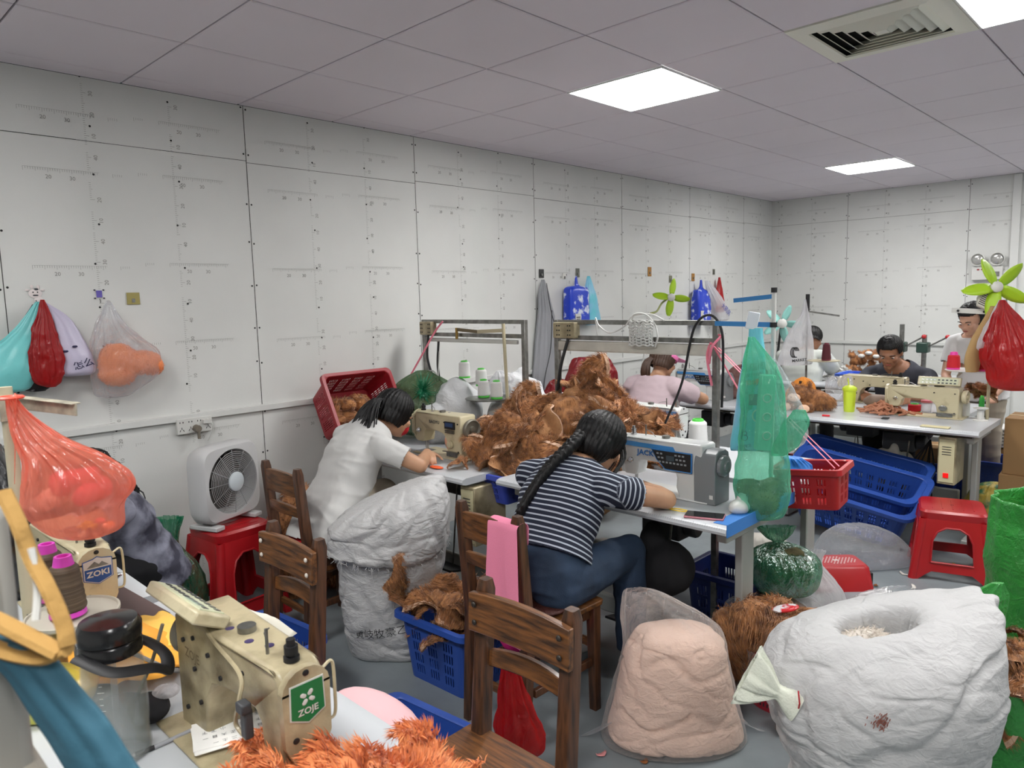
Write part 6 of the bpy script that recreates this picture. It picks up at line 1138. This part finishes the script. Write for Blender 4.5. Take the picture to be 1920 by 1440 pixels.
# right background table: plush, cup, strings, scissors, spools
t = thing('plush_toy', 'brown furry plush animal with peach snout and paws lying on the right background table', 'plush toy', (-2.10, 5.24, T), .2)
furball('plush_body', None, None, (0, 0, 0), [((-.03, -.02, .11), (.08, .075, .075)), ((.07, .02, .08), (.10, .08, .075)), ((.15, .03, .06), (.05, .05, .05)), ((-.09, -.05, .04), (.045, .045, .035)), ((.03, -.08, .035), (.045, .05, .035)), ((-.09, 0, .17), (.02, .015, .03)), ((.03, .02, .18), (.02, .015, .03))], cnt=5200, L=.022, w_=.0012, vox=.009, seed=95, parent=t, bump=.006)
PE = mat('peach_plush', (236, 196, 166), .9); G().ball((-.055, -.105, .105), (.045, .025, .03), n=16).obj('snout', PE, t); G().ball((-.07, -.128, .11), (.005, .003, .004), n=8).ball((-.04, -.128, .11), (.005, .003, .004), n=8).obj('nostrils', BLACK, t)
for p in ((-.115, -.09, .032), (.02, -.135, .032)): G().ball(p, (.038, .022, .03), n=14).obj('paw_pad', PE, t)
bag('plush_skin', 'orange plush skin with a black stripe behind the brown plush animal', 'plush', (-2.22, 5.42, T), [(0, 0, .08, .05), (0, .02, .11, .07), (.02, .12, .10, .06), (.03, .19, .06, .04), (.03, .22, .01, .01)], mat('tiger_orange', (222, 140, 52), .85, col2=(30, 20, 16), vs=7, lo=.30, hi=.33), seed=96, amp=.01)
t = thing('tumbler', 'lime green tumbler with lid and straw on the right background table', 'cup', (-1.83, 5.36, T)); LM2 = mat('lime', (206, 228, 60), .35); G().lathe([(.034, 0), (.036, .004), (.043, .15), (.044, .155)], n=28).obj('cup_body', mat('lime_print', (206, 228, 60), .35, col2=(214, 120, 50), vs=30, lo=.30, hi=.33), t); G().lathe([(.048, .153), (.05, .16), (.048, .172), (.03, .185), (.008, .19)], n=28).obj('lid', LM2, t); G().cyl((-.005, 0, .18), (-.015, 0, .24), .004).obj('straw', LM2, t)
g = G(); random.seed(5)
for k in range(90):
    a = rnd(0, 6.28); L = rnd(.06, .14); cx, cy = random.gauss(0, .07), random.gauss(0, .05); z = .012+.085*math.exp(-((cx/.09)**2+(cy/.07)**2))*rnd(.2, 1); g.tube(spline([(cx-L/2*math.cos(a), cy-L/2*math.sin(a), z*.5+.006), (cx, cy, z), (cx+L/2*math.cos(a+.4), cy+L/2*math.sin(a+.4), z*.5+.006)], 4), .0075, 6)
tag(g.obj('cord_heap', mat('cord_brown', (176, 120, 92), .85)), 'heap of brown sewn cords on the right background table', 'cords', kind='stuff').location = (-1.62, 5.42, T)
tag(G().box((0, 0, .006), (.05, .014, .012)).obj('lighter', mat('scarlet', (222, 34, 46), .35), None, (-1.88, 5.06, T), (0, 0, .2), bev=.004), 'small scarlet cutter handle at the front edge of the right background table', 'cutter')
t = thing('scissors', 'black-handled scissors lying before the yellowed machine', 'scissors', (-1.60, 5.16, T+.004), .1); g = G(); [g.tube([(.07+.02*math.cos(a), s_*.018+.012*math.sin(a), .003) for a in np.linspace(0, 2*PI, 14)], .004, 6) for s_ in (-1, 1)]; g.obj('handles', BLACK, t); G().prism([(.05, -.006), (-.09, 0), (.05, .006)], 0, .003, 'xy').obj('blades', CHROME, t)
t = thing('spool', 'empty white flanged spool at the right end of the background table', 'spool', (-1.04, 5.44, T)); G().lathe([(.042, 0), (.042, .006), (.02, .01), (.02, .075), (.042, .08), (.042, .086)], n=26).obj('spool_body', WHITEP, t)
cone('thread_cone', 'white thread cylinder beside the handwheel of the yellowed machine', (-1.16, 5.56, T), WT, WHITEP, .10, .034, .034, None, top=.004); cone('thread_cone', 'slim green thread cone behind the flanged spool', (-1.06, 5.56, T+.0), mat('green_thread', (60, 170, 70), .6), GREENP, .14, .018, .014, None, top=.01)
cone('thread_cone', 'red and green capped jar-like cone under the arm of the yellowed machine', (-1.46, 5.56, T), RT, GREENP, .06, .04, .04, None, top=.005)
t = thing('glass_cup', 'small glass with pink lid behind the yellowed machine', 'glass', (-1.40, 5.62, T)); G().lathe([(.03, 0), (.034, .07)], n=20).obj('glass', CLEAR, t); G().lathe([(.036, .07), (.036, .085)], n=20).obj('lid', MP, t)
tag(G().box((0, 0, .004), (.16, .06, .006)).obj('ruler_pad', mat('pad_cream', (214, 204, 160), .6), None, (-1.20, 5.03, T), (0, 0, .0), bev=.002), 'cream card taped at the front edge of the right background table', 'card')
few((-1.08, 5.72, .90), 4, (.05, .05, .06), 'brown fur piece bunched behind the handwheel of the yellowed machine', 'fur pieces behind the yellowed machine', (.45, .6))
bag('plastic_bag', 'crinkled clear bag standing behind the plush animal', 'plastic bag', (-2.0, 5.62, T), [(0, 0, .06, .05), (0, .02, .09, .07), (0, .14, .1, .06), (.02, .22, .07, .04)], CLEAR, seed=97, amp=.01, cap1=False); heap('pouch', 'taupe zipped pouch behind the lime tumbler', 'pouch', (-1.72, 5.62, T+.05), [((0, 0, 0), (.11, .06, .05))], mat('taupe_leather', (128, 108, 94), .6), 98, amp=.006, lo=-.05)
# behind: table with plush heads, blue tray, press
g = G(); tt_ = sew_table((-2.35, 7.55, 0), 'work table by the back wall with plush heads and the green presses', 1.5, .6)
for k in range(22): furball('plush_animal', 'small brown plush head with white patch in the heap by the back wall', 'plush head', (-2.62+.085*(k % 6)+rnd(-.02, .02), 7.68+.09*((k//6) % 2), .82+.075*(k//6)), [((0, 0, 0), (.045, .045, .04)), ((.03, 0, .04), (.018, .015, .02)), ((-.03, 0, .04), (.018, .015, .02))], cnt=260, L=.014, vox=.014, seed=100+k, group='brown plush heads by the back wall', rot=(0, 0, k)) if k < 16 else tag(G().ball((0, 0, 0), (.035, .03, .02), n=10).obj('white_patch', WHITEP, None, (-2.5+.07*(k-16), 7.62, .97+.03*(k % 2))), 'small white felt patch on the plush heads by the back wall', 'felt patch', 'white felt patches by the back wall')
g = G(); rs_ = random.Random(3)
for k in range(420): a = rs_.gauss(0, .11), rs_.gauss(0, .07); g.box((a[0], a[1], .012+.13*math.exp(-(a[0]/.12)**2-(a[1]/.09)**2)*rs_.uniform(.3, 1)), (.022, .012, .01), (rs_.uniform(0, 3), rs_.uniform(0, 3), 0))
tag(g.obj('white_parts', WHITEP, None, (-2.55, 7.25, T)), 'heap of tiny white plastic parts beside the blue tray', 'plastic parts', kind='stuff'); sew_table((-2.5, 6.85, 0), 'work table behind the right background machines with the blue tray', 1.1, .55)
basket('plastic_tray', 'shallow blue tray on the table behind the man in dark grey', 'tray', (-2.24, 6.98, T+.002), (0, 0, 0), .42, .3, .10, mat('tray_blue', (52, 96, 206), .4), .85, 1, .02, 3)
for k, (x, lab) in enumerate(((-2.18, 'left dark green hand press with a tall steel column by the back wall'), (-1.98, 'right dark green hand press with a red lever knob by the back wall'))):
    t = thing('hand_press', lab, 'press', (x, 7.75, T)); DG = mat('press_green', (38, 62, 52), .4); G().box((0, 0, .03), (.16, .14, .06)).obj('base', DG, t, bev=.01); G().cyl((0, .03, .05), (0, .03, .52-.1*k), .022).obj('column', STEEL, t); G().box((0, 0, .30), (.10, .12, .10)).obj('press_head', DG, t, bev=.012); G().tube([(.03, 0, .30), (.20, -.03, .40)], .008, 6).obj('lever', STEEL, t); G().ball((.21, -.03, .405), .022, n=14).obj('lever_knob', RED, t)
# under and around the right tables
CB = mat('cardboard', (150, 116, 76), .85, var=.1, vs=5)
for (l, s_, rz_, lab) in (((-.74, 5.72, .20), (.42, .34, .40), .05, 'cardboard box standing on the floor at the right edge behind the green sack'), ((-.74, 5.74, .585), (.38, .32, .37), .0, 'upper cardboard box of the stack at the right edge'), ((-1.62, 6.62, .17), (.36, .3, .34), .2, 'cardboard box on the floor under the tables of the man in dark grey')):
    o = G().box((0, 0, 0), s_).obj('cardboard_box', CB, None, l, (0, 0, rz_), bev=.003); tag(o, lab, 'box'); G().box((0, 0, s_[2]/2+.001), (s_[0], .05, .002)).obj('tape', mat('box_tape', (176, 146, 100), .4), o)
basket('plastic_tub', 'navy blue plastic tub on the floor under the end of the right background table', 'tub', (-1.18, 6.35, 0), (0, 0, 0), .44, .34, .34, mat('tub_blue', (24, 56, 140), .4), .86, 1, .001, 1, r=.06); basket('plastic_tub', 'second navy blue tub beside the control box under the right background table', 'tub', (-1.46, 6.1, 0), (0, 0, 0), .34, .3, .26, mat('tub_blue2', (22, 50, 130), .4), .86, 3, .009, 4, r=.05)
for k in range(6): tag(G().box((0, 0, .5+0), (.34, .26, .020)).obj('folded_sacks', mat('folded_white', (206, 206, 204), .8), None, (-1.12+.01*(k % 2), 6.72, .0-.11+.026*k), (0, 0, .06*(k % 3)), bev=.008), ('bottom', 'second', 'third', 'fourth', 'fifth', 'top')[k]+' folded white sack in the stack behind the navy tub', 'folded sack', 'folded white sacks behind the tub')
tag(G().box((0, 0, .185), (.38, .3, .37)).obj('low_crate', CB, None, (-1.12, 6.73, 0), bev=.003), 'plain cardboard box carrying the folded white sacks', 'box')
heap('bundle', 'pale blue and white knotted cloth bundle hanging under the right background table', 'bundle', (-1.52, 5.35, .42), [((-.06, 0, 0), (.08, .08, .10)), ((.06, 0, -.01), (.07, .07, .10)), ((0, 0, .10), (.03, .03, .05))], mat('pale_blue_cloth', (176, 196, 200), .85, col2=(206, 198, 186), vs=3, lo=.48, hi=.52), 110, amp=.007, vox=.009)
bag('plastic_bag', 'green-tinted bag of yellow scraps behind the tall red stool', 'plastic bag', (-1.02, 5.86, 0), [(0, 0, .14, .12), (0, .03, .18, .15), (0, .15, .17, .14), (0, .24, .1, .08), (0, .27, .02, .02)], mat('yellow_scraps', (206, 180, 80), .5, col2=(60, 120, 80), vs=10, lo=.4, hi=.5, bump=.5, bs=40), seed=111, amp=.015)
g = G(); random.seed(9)
for k in range(7): g.tube(spline([(-1.3, 5.35, .62), (-1.32+rnd(-.1, .1), 5.36, .4), (-1.36+rnd(-.15, .15), 5.36+rnd(-.1, .1), .2), (-1.45+rnd(-.2, .2), 5.4, .02)]), .005, 5)
tag(g.obj('cable_tangle', BLACK), 'tangle of black cables under the right background table', 'cables')
plastic_stool((-2.35, 5.72, 0), 0, 'red plastic stool half hidden under the right background table', h=.45, w_=.26, sp=.34)
# green sacks at the right edge
t = thing('woven_sack', 'bright green woven sack standing at the right edge beside the tall red stool', 'sack', (-.38, 3.42, 0), YAW); g = G(); g.loft(ringbag([(0, 0, .2, .16), (0, .02, .23, .19), (0, .3, .235, .2), (0, .6, .225, .19), (0, .80, .21, .17)], 110, 60, 9, .05, .4, .013, 10, 120), 0, True, False); g.obj('sack_body', WOVENG, t, ang=80, solid=.004)
furball('fur_bundle', 'brown fur showing in the mouth of the bright green sack', 'fur', (-.38, 3.42, .62), [((0, 0, 0), (.17, .16, .09))], cnt=3000, L=.03, vox=.014, seed=121)
t = thing('woven_sack', 'green woven sack turned open at the right edge beside the big white sack', 'sack', (-.36, 2.80, 0), YAW); g = G(); g.loft(ringbag([(0, 0, .2, .17), (0, .02, .23, .19), (0, .16, .24, .2), (0, .28, .25, .21), (-.0, .38, .26, .22)], 110, 60, 9, .07, .3, .014, 10, 122), 0, True, False); g.obj('sack_body', WOVENG, t, ang=80, solid=.004)
bag('flap', None, None, (-.17, .10, .36), [(.02, .0, .10, .03), (.0, .06, .14, .035), (.03, .14, .12, .03), (.09, .22, .07, .02), (.12, .26, .02, .01)], WOVENG, 0, parent=t, amp=.012, f=16, seed=5)
random.seed(12); few((-.38, 2.76, .34), 24, (.17, .17, .07), 'brown fur piece with pale backing in the open green sack at the right edge', 'fur pieces in the open green sack', (.4, .75)); furball('fur_bundle', 'brown fur filling the bottom of the open green sack', 'fur', (-.36, 2.80, .26), [((0, 0, 0), (.2, .17, .08))], cnt=2500, L=.03, vox=.016, seed=123)
# scraps on the floor
random.seed(14); SC = [mat('scrap_white', (220, 216, 208), .8), mat('scrap_tan', (200, 160, 90), .8), mat('scrap_pink', (226, 150, 150), .8), mat('scrap_brown', (150, 92, 48), .8)]
nm = ['white', 'tan', 'pinkish', 'brown']
for k in range(46):
    if k < 20: x, y = rnd(-1.25, -.55), rnd(3.2, 4.9)
    elif k < 36: x, y = rnd(-1.5, -1.0), rnd(1.35, 2.0)
    else: x, y = rnd(-2.6, -1.7), rnd(1.3, 1.7)
    c = k % 4; g = G(); L = rnd(.015, .04); a = rnd(0, 6.3); X = [[(u*L, .010*q*(1-u*u*.6)+.3*L*u*u, .003+.008*abs(u)*rnd(.3, 1)) for q in (-1, 0, 1)] for u in np.linspace(-1, 1, 7)]; g.grid(np.array(X))
    tag(g.obj('fabric_scrap', SC[c], None, (x, y, .001), (0, 0, a), solid=.001), 'tiny %s fabric scrap lying on the grey floor' % nm[c], 'scrap', '%s scraps on the floor' % nm[c])
put_piece((-1.0, 2.52, .03), (.1, .1, .4), .42, 'brown fur scrap on the floor right of the clear peach bag', None); put_piece((-.86, 3.98, .02), (.1, .1, 1.4), .4, 'thin brown fur scrap on the floor behind the big white sack', None)
# ---------------------------------------------------------------- near left corner
random.seed(77)
t = thing('water_bottle', 'large clear water bottle with black lid and carrying loop on the near white table', 'bottle', (-1.475, .405, T), .9)
GL = bpy.data.materials.new('bottle_clear'); GL.use_nodes = True; b = GL.node_tree.nodes['Principled BSDF']; b.inputs['Base Color'].default_value = (.42, .46, .44, 1); b.inputs['Roughness'].default_value = .05; b.inputs['Alpha'].default_value = .26; b.inputs['Specular IOR Level'].default_value = .9
G().lathe([(.045, 0), (.055, .006), (.057, .02), (.054, .04), (.054, .06), (.056, .08), (.055, .17), (.053, .19), (.046, .207), (.046, .215)], n=44, cap=False).obj('bottle_wall', GL, t, solid=.002)
WA = bpy.data.materials.new('water'); WA.use_nodes = True; b = WA.node_tree.nodes['Principled BSDF']; b.inputs['Base Color'].default_value = (.20, .25, .27, 1); b.inputs['Roughness'].default_value = .03; b.inputs['Alpha'].default_value = .45
G().lathe([(.04, .008), (.053, .012), (.053, .098), (.0, .099)], n=40).obj('water', WA, t)
G().lathe([(.049, .207), (.055, .21), (.055, .232), (.052, .236), (.056, .24), (.057, .262), (.050, .274), (.02, .279), (.004, .280)], n=44).obj('lid', mat('gloss_black', (16, 16, 18), .22, coat=.4), t)
g = G(); g.tube(spline([(-.04, -.05, .225), (.03, -.075, .205), (.085, -.03, .185), (.098, .0, .165), (.085, .03, .185), (.03, .06, .205), (-.04, .05, .225)]), .014, 8, flat=.45); g.obj('carry_loop', BLACK, t); G().box((-.060, 0, .222), (.006, .016, .03)).obj('latch', STEEL, t, bev=.002)
G().cyl((0, 0, .015), (0, 0, .22), .006).obj('straw_tube', CLEAR, t); g = G(); [g.box((.0, -.0575, .05+.012*k), (.012 if k % 3 == 0 else .006, .0006, .001)) for k in range(11)]; g.obj('scale_marks', WHITEP, t)
# thread stand, tray with brown cones, hanging orange bag
t = thing('thread_stand', 'cream thread stand pole at the left edge with an orange bag tied to it', 'thread stand', (-1.852, .354, T)); G().cyl((0, 0, 0), (0, 0, .70), .013).obj('pole', mat('cream_pole', (190, 182, 156), .45), t); g = G(); g.box((0, 0, .655), (.035, .035, .05)); g.prism([(0, .012), (.05, .014), (.19, .010), (.20, .004), (.20, -.008), (.19, -.012), (.0, -.014)], -.002, .002, 'xz'); g.xf(lambda P: P*V3(1, 1, 1)+V3(0, 0, 0)); 
g2 = G(); g2.box((0, 0, .655), (.034, .034, .055)); g2.beam((0, 0, .668), (.175, .085, .655), .004, .026, up=(0, 0, 1)); g2.beam((0, 0, .681), (.175, .085, .668), .022, .003); g2.obj('arm', mat('worn_arm', (186, 180, 160), .4, var=.5, vs=30), t, bev=.001)
g = G(); g.lathe([(.088, 0), (.092, .004), (.092, .010), (.088, .011), (.086, .006)], (.10, .06, .195), n=44); g.obj('cone_tray', mat('tray_grey', (176, 172, 158), .45), t, ang=30); G().box((.04, .02, .19), (.10, .02, .012), (0, 0, .5)).cyl((.10, .06, .12), (.10, .06, .2), .008).obj('tray_arm', STEEL, t)
BT = mat('brown_thread', (96, 80, 62), .6, col2=(70, 56, 42), vs=3, stretch=(.3, .3, 40), lo=.4, hi=.6, bump=.3, bs=3)
MG = mat('magenta_core', (214, 70, 190), .4)
c1 = cone('thread_cone', 'brown thread cone with magenta top, front one on the grey tray at the left', (-1.743, .403, T+.207), BT, MG, .11, .037, .028, 'brown thread cones at the left', top=.020); c2 = dup(c1, (-1.925, .415, T+.19), label='brown thread cone with magenta top, rear one half behind its neighbour at the left')
tag(G().cyl((0, 0, 0), (0, 0, .19), .02).lathe([(.04, .18), (.04, .188)]).obj('cone_post', STEEL, None, (-1.925, .415, T)), 'steel post carrying the rear brown thread cone', 'post')
PKC = mat('pink_cone', (222, 96, 120), .5); PKW = mat('pale_cone', (226, 190, 176), .6)
for (p, r, m_, l) in (((-1.722, .40, 1.235), (1.9, .2, .2), PKW, 'pale thread cone lying at the left inside the orange bag'), ((-1.645, .44, 1.245), (1.6, 1.2, .9), PKC, 'pink thread cone at the right inside the orange bag'), ((-1.68, .43, 1.27), (1.3, .4, 2.2), PKC, 'pink thread cone at the top inside the orange bag')):
    t = thing('thread_cone', l, 'thread cone', p, rot=r); G().lathe([(.026, -.045), (.027, -.04), (.017, .04), (.010, .045)], n=20).obj('cone_body', m_, t)
pf = [(.02, .0, .04, .03), (.02, .015, .07, .05), (.0, .06, .095, .06), (.015, .11, .105, .06), (.0, .155, .08, .05), (-.05, .20, .045, .03), (-.09, .255, .02, .012), (-.105, .29, .008, .008)]
t = bag('plastic_bag', 'orange red plastic bag of thread cones hanging from the pole at the left', 'plastic bag', (-1.667, .414, 1.155), pf, ORF, seed=130, amp=.004, f=26, pleats=15, pa=.18, p0=.3, n=150, k=90)
g = G(); X = []
for a in np.linspace(0, 1, 10): X.append([(-.105+.01*b-.02*a, -.012*(b-1), .30-.19*a+.015*b*a) for b in np.linspace(0, 2.5, 5)])
g.grid(np.array(X)); g.obj('handle_strip', ORF, t, solid=.001); G().tube([(-.107+.02*math.cos(a), .02*math.sin(a), .292) for a in np.linspace(0, 2*PI, 20)], .006, 6, flat=.6).obj('knot_loop', mat('orange_solid', (236, 96, 76), .4), t)
# black jacket-like bag at the left edge, behind the pole
heap('black_jacket', 'black crinkled nylon jacket draped on a chair at the left edge', 'jacket', (-2.65, .36, 1.02), [((0, 0, 0), (.12, .14, .26)), ((.05, .12, -.12), (.10, .14, .2)), ((0, -.1, .15), (.14, .12, .14))], mat('black_nylon', (20, 20, 24), .25, bump=.5, bs=12, coat=.3), 131, vox=.014, amp=.025)
t = thing('wooden_chair', 'dark chair at the left edge carrying the black jacket', 'chair', (-2.7, .25, 0)); G().box((0, 0, .45), (.4, .4, .04)).obj('seat', WOOD, t); [G().box((sx*.17, sy*.17, .215), (.04, .04, .43)).obj('leg', WOOD, t) for sx in (-1, 1) for sy in (-1, 1)]; G().box((0, -.18, .75), (.4, .03, .6)).obj('back_board', WOOD, t)
# toys on the machine behind
t = thing('toy_car', 'small yellow toy car on top of the machine behind the brown cones', 'toy car', (-2.125, .555, T+.272), .7); YT = mat('toy_yellow', (236, 190, 30), .35); G().box((0, 0, .013), (.045, .024, .012)).box((0, 0, .022), (.022, .02, .010)).obj('car_body', YT, t, bev=.003); [G().cyl((sx*.014, sy*.012, .007), (sx*.014, sy*.016, .007), .007, n=12).obj('wheel', BLACK, t) for sx in (-1, 1) for sy in (-1, 1)]
tag(G().ball((0, 0, .011), (.016, .016, .011), n=14).obj('toy_ball', mat('toy_orange', (244, 130, 40), .4), None, (-2.10, .60, T+.272)), 'small orange toy dome beside the toy car', 'toy'); tag(G().ball((0, 0, .009), (.018, .013, .009), n=12).obj('candy', mat('toy_pink', (226, 84, 90), .4), None, (-2.17, .60, T+.272)), 'small pink toy behind the toy car', 'toy')
# cloths on the near table
OY = mat('mango_cloth', (248, 176, 66), .85, bump=.1, bs=200); random.seed(3)
def drape(name, label, cat, loc, w_, d_, h, m, seed, rz=0, f=3.0, n=34):
    u = np.linspace(-1, 1, n); U, Vv = np.meshgrid(u, u, indexing='ij'); P = np.stack([U, Vv, 0*U], -1).reshape(-1, 3); th = np.arctan2(P[:, 1], P[:, 0]); sc = 1+.16*np.sin(3*th+seed)+.1*np.sin(7*th+seed*2)
    z = np.clip(ridge(P, f, seed, 2)*.5+.35*wn(P, f*.6, seed+3)+.45, 0.02, 2)*h*(1-.6*np.max(np.abs(P[:, :2]), axis=1)**3); X = np.stack([P[:, 0]*w_/2*sc, P[:, 1]*d_/2*sc, z+.003], 1).reshape(n, n, 3)
    o = G().grid(X).obj(name, m, None, loc, (0, 0, rz), solid=.002, ang=80, fix=False); return tag(o, label, cat)
drape('cloth', 'mango yellow cloth crumpled on the near white table behind the bottle', 'cloth', (-1.86, .53, T+.002), .34, .26, .07, OY, 140, .3); drape('cloth', 'flat mango yellow cloth piece in front of the far machine on the left', 'cloth', (-1.99, .67, T+.001), .22, .10, .012, mat('mango_light', (248, 200, 96), .85), 141, .1)
t = bag('plastic_bag', 'yellow green soft plastic bag behind the water bottle', 'plastic bag', (-1.78, .35, T), [(0, .002, .08, .06), (0, .01, .11, .08), (0, .05, .11, .08), (0, .085, .06, .04), (0, .09, .01, .01)], mat('lime_film', (196, 196, 70), .3, col2=(236, 190, 90), vs=6, bump=.5, bs=20, coat=.3), seed=142, amp=.010, f=30)
tag(G().prism([(-.16, -.06), (.17, -.05), (.18, .0), (.16, .05), (-.16, .06), (-.19, 0)], 0, .003, 'xy').obj('mat_sheet', mat('mauve_brown', (96, 78, 76), .5), None, (-2.22, .66, T+.002), (0, 0, .1), bev=.001), 'dark mauve oval mat under the far left machine', 'mat')
drape('cloth', 'cream cloth crumpled on the table edge beyond the machine with the green badge', 'cloth', (-1.70, .74, T+.01), .20, .16, .10, mat('cream_cloth', (226, 222, 208), .85), 143, .4)
tag(G().prism([(-.022, -.018), (.024, -.012), (.0, .026)], 0, .002, 'xy').obj('cloth_scrap', striped('blue_stripe_cloth', (228, 232, 240), (50, 90, 170), .008, .5), None, (-1.60, .73, T+.075), (.5, .3, .4)), 'small white cloth corner with blue stripes on the cream cloth', 'cloth scrap')
# paper stack with notes, pen, black cloth
t = thing('paper_stack', 'stack of handwritten note sheets in front of the machine with the green badge', 'paper', (-1.365, .575, T+.012), -.33)
for k, (dx, a) in enumerate(((0, 0), (.004, .03), (-.003, -.03))): G().box((dx, 0, .0015+.002*k), (.10, .14, .0015), (0, 0, a)).obj('sheet', mat('paper_%d' % k, (236, 236, 232), .8), t)
g = G()
for j in range(4):
    for i in range(7):
        if (i+j) % 5 == 4: continue
        g.text(random.choice('一二三木大中小正工土王日目田上下'), .011, (-.032+.022*j, .055-.017*i, .0068), (0, -1, 0), (1, 0, 0), 0, .0003)
g.obj('handwriting', mat('ink', (60, 62, 72), .7), t, smooth=False)
t = thing('pen', 'grey ballpoint pen with black grip pointing at the bottle', 'pen', (-1.44, .455, T+.005), 1.50); G().cyl((-.035, 0, 0), (.0, 0, 0), .0048).obj('grip', BLACK, t); G().cyl((0, 0, 0), (.09, 0, .006), .0042).obj('barrel', mat('pen_grey', (150, 152, 156), .3), t); G().lathe([(.0045, 0), (.001, .018)], (-.035, 0, 0), (-1, 0, 0), 10).obj('tip', CHROME, t)
heap('black_cloth', 'small black cloth under the cables behind the machine with the green badge', 'cloth', (-1.56, .49, T+.02), [((0, 0, 0), (.05, .04, .02))], BLK, 144, vox=.006, amp=.008, lo=-.02); heap('clear_wrap', 'crumpled clear wrap on the small black cloth', 'wrap', (-1.57, .53, T+.04), [((0, 0, 0), (.03, .03, .015))], MILKY, 145, vox=.006, amp=.006)
heap('black_disc', 'small black rubber pad at the left of the bottle', 'rubber pad', (-1.60, .34, T+.008), [((0, 0, 0), (.03, .02, .006))], BLK, 146, vox=.004, amp=.001)
cord('cable', 'grey cables running down behind the machine with the green badge', [(-1.50, .51, .98), (-1.52, .49, .9), (-1.56, .47, .82), (-1.60, .48, .775)], .004, mat('cable_grey', (120, 116, 104), .5)); cord('cable', 'thin bent grey cable arcing over the near table', [(-1.86, .50, .80), (-1.75, .52, .83), (-1.62, .56, .82), (-1.55, .58, .84)], .005, mat('cable_grey2', (130, 130, 130), .5))
cord('cable', 'cream cable along the top and side of the machine with the green badge', [(-1.40, .54, 1.01), (-1.30, .535, .99), (-1.20, .53, .97), (-1.19, .52, .93), (-1.21, .52, .88), (-1.18, .525, .86)], .004, CREAMD)
tag(G().box((0, 0, 0), (.022, .016, .055)).box((.0, -.004, .03), (.026, .02, .02)).obj('hand_switch', DARK, None, (-1.165, .52, .90), (0, 0, 0), bev=.004), 'grey hand switch on the side of the machine with the green badge', 'switch')
# orange fur pile at the lower edge
OF = [fur_piece(200+s_, .15, OFUR, 14, 4200, .019, crum=.35, edge=False, mats=[OFUR, mat('orange_back_%d' % s_, (206, 120, 66), .85), PEACH]) for s_ in range(3)]
for k in range(22):
    x, y = rnd(-1.10, -.84), rnd(.44, .56)+.0; 
    if k > 15: x, y = rnd(-.90, -.82), rnd(.62, .70)
    tag(link('fur_piece', OF[k % 3], None, (x, y, T+.028+rnd(0, .016)), (rnd(-.5, .5), rnd(-.5, .5), rnd(0, 6))), 'bright orange fur piece in the heap at the near edge of the table', 'fur piece', 'orange fur pieces on the near table')
# grey machine column at the very left edge with yellow strap and teal cloth
CG = mat('column_grey', (150, 148, 142), .5)
t = thing('equipment_column', 'blurred grey equipment column at the left edge, very near', 'equipment', (-.722, .128, .0)); G().box((-.012, -.02, 1.13), (.045, .045, .66)).obj('column', CG, t, bev=.012); G().box((.005, -.02, 1.16), (.10, .06, .14)).obj('housing', mat('column_beige', (160, 154, 142), .5), t, bev=.01); G().box((-.0, -.02, .42), (.08, .08, .84)).obj('lower_column', CG, t, bev=.01)
YS = mat('yellow_strap', (172, 134, 74), .85, bump=.4, bs=60)
g = G(); g.tube(spline([(-.69, .135, 1.475), (-.675, .14, 1.45), (-.665, .145, 1.42), (-.65, .15, 1.40), (-.635, .155, 1.372), (-.628, .155, 1.355), (-.645, .145, 1.352)]), [.008]*49, 8, flat=.4) if False else g.tube(spline([(-.69, .135, 1.475), (-.675, .14, 1.45), (-.665, .145, 1.42), (-.65, .15, 1.40), (-.635, .155, 1.372), (-.628, .155, 1.355)]), .007, 8, flat=.5)
g.tube(spline([(-.70, .10, 1.385), (-.675, .115, 1.378), (-.65, .135, 1.362), (-.63, .15, 1.35)]), .009, 8, flat=.6).tube(spline([(-.70, .10, 1.366), (-.67, .118, 1.352), (-.645, .14, 1.345), (-.628, .155, 1.352)]), .008, 8, flat=.6); tag(g.obj('yellow_strap', YS), 'blurred yellow strap tied round the grey column', 'strap').location = (-.010, -.010, 0); cord('cord', 'blurred white string inside the yellow strap', [(-.675, .135, 1.43), (-.668, .135, 1.40), (-.66, .13, 1.375)], .003, WHITEP, 'cord')
bag('teal_cloth', 'blurred teal cloth hanging from the yellow strap at the left edge', 'cloth', (-.675, .128, 1.16), [(.09, .0, .03, .012), (.06, .06, .028, .012), (.03, .12, .026, .012), (.0, .17, .022, .012), (-.02, .195, .03, .012)], mat('teal', (58, 106, 126), .7, bump=.2, bs=60), seed=150, amp=.003, f=30, pleats=5, pa=.1, p0=0)
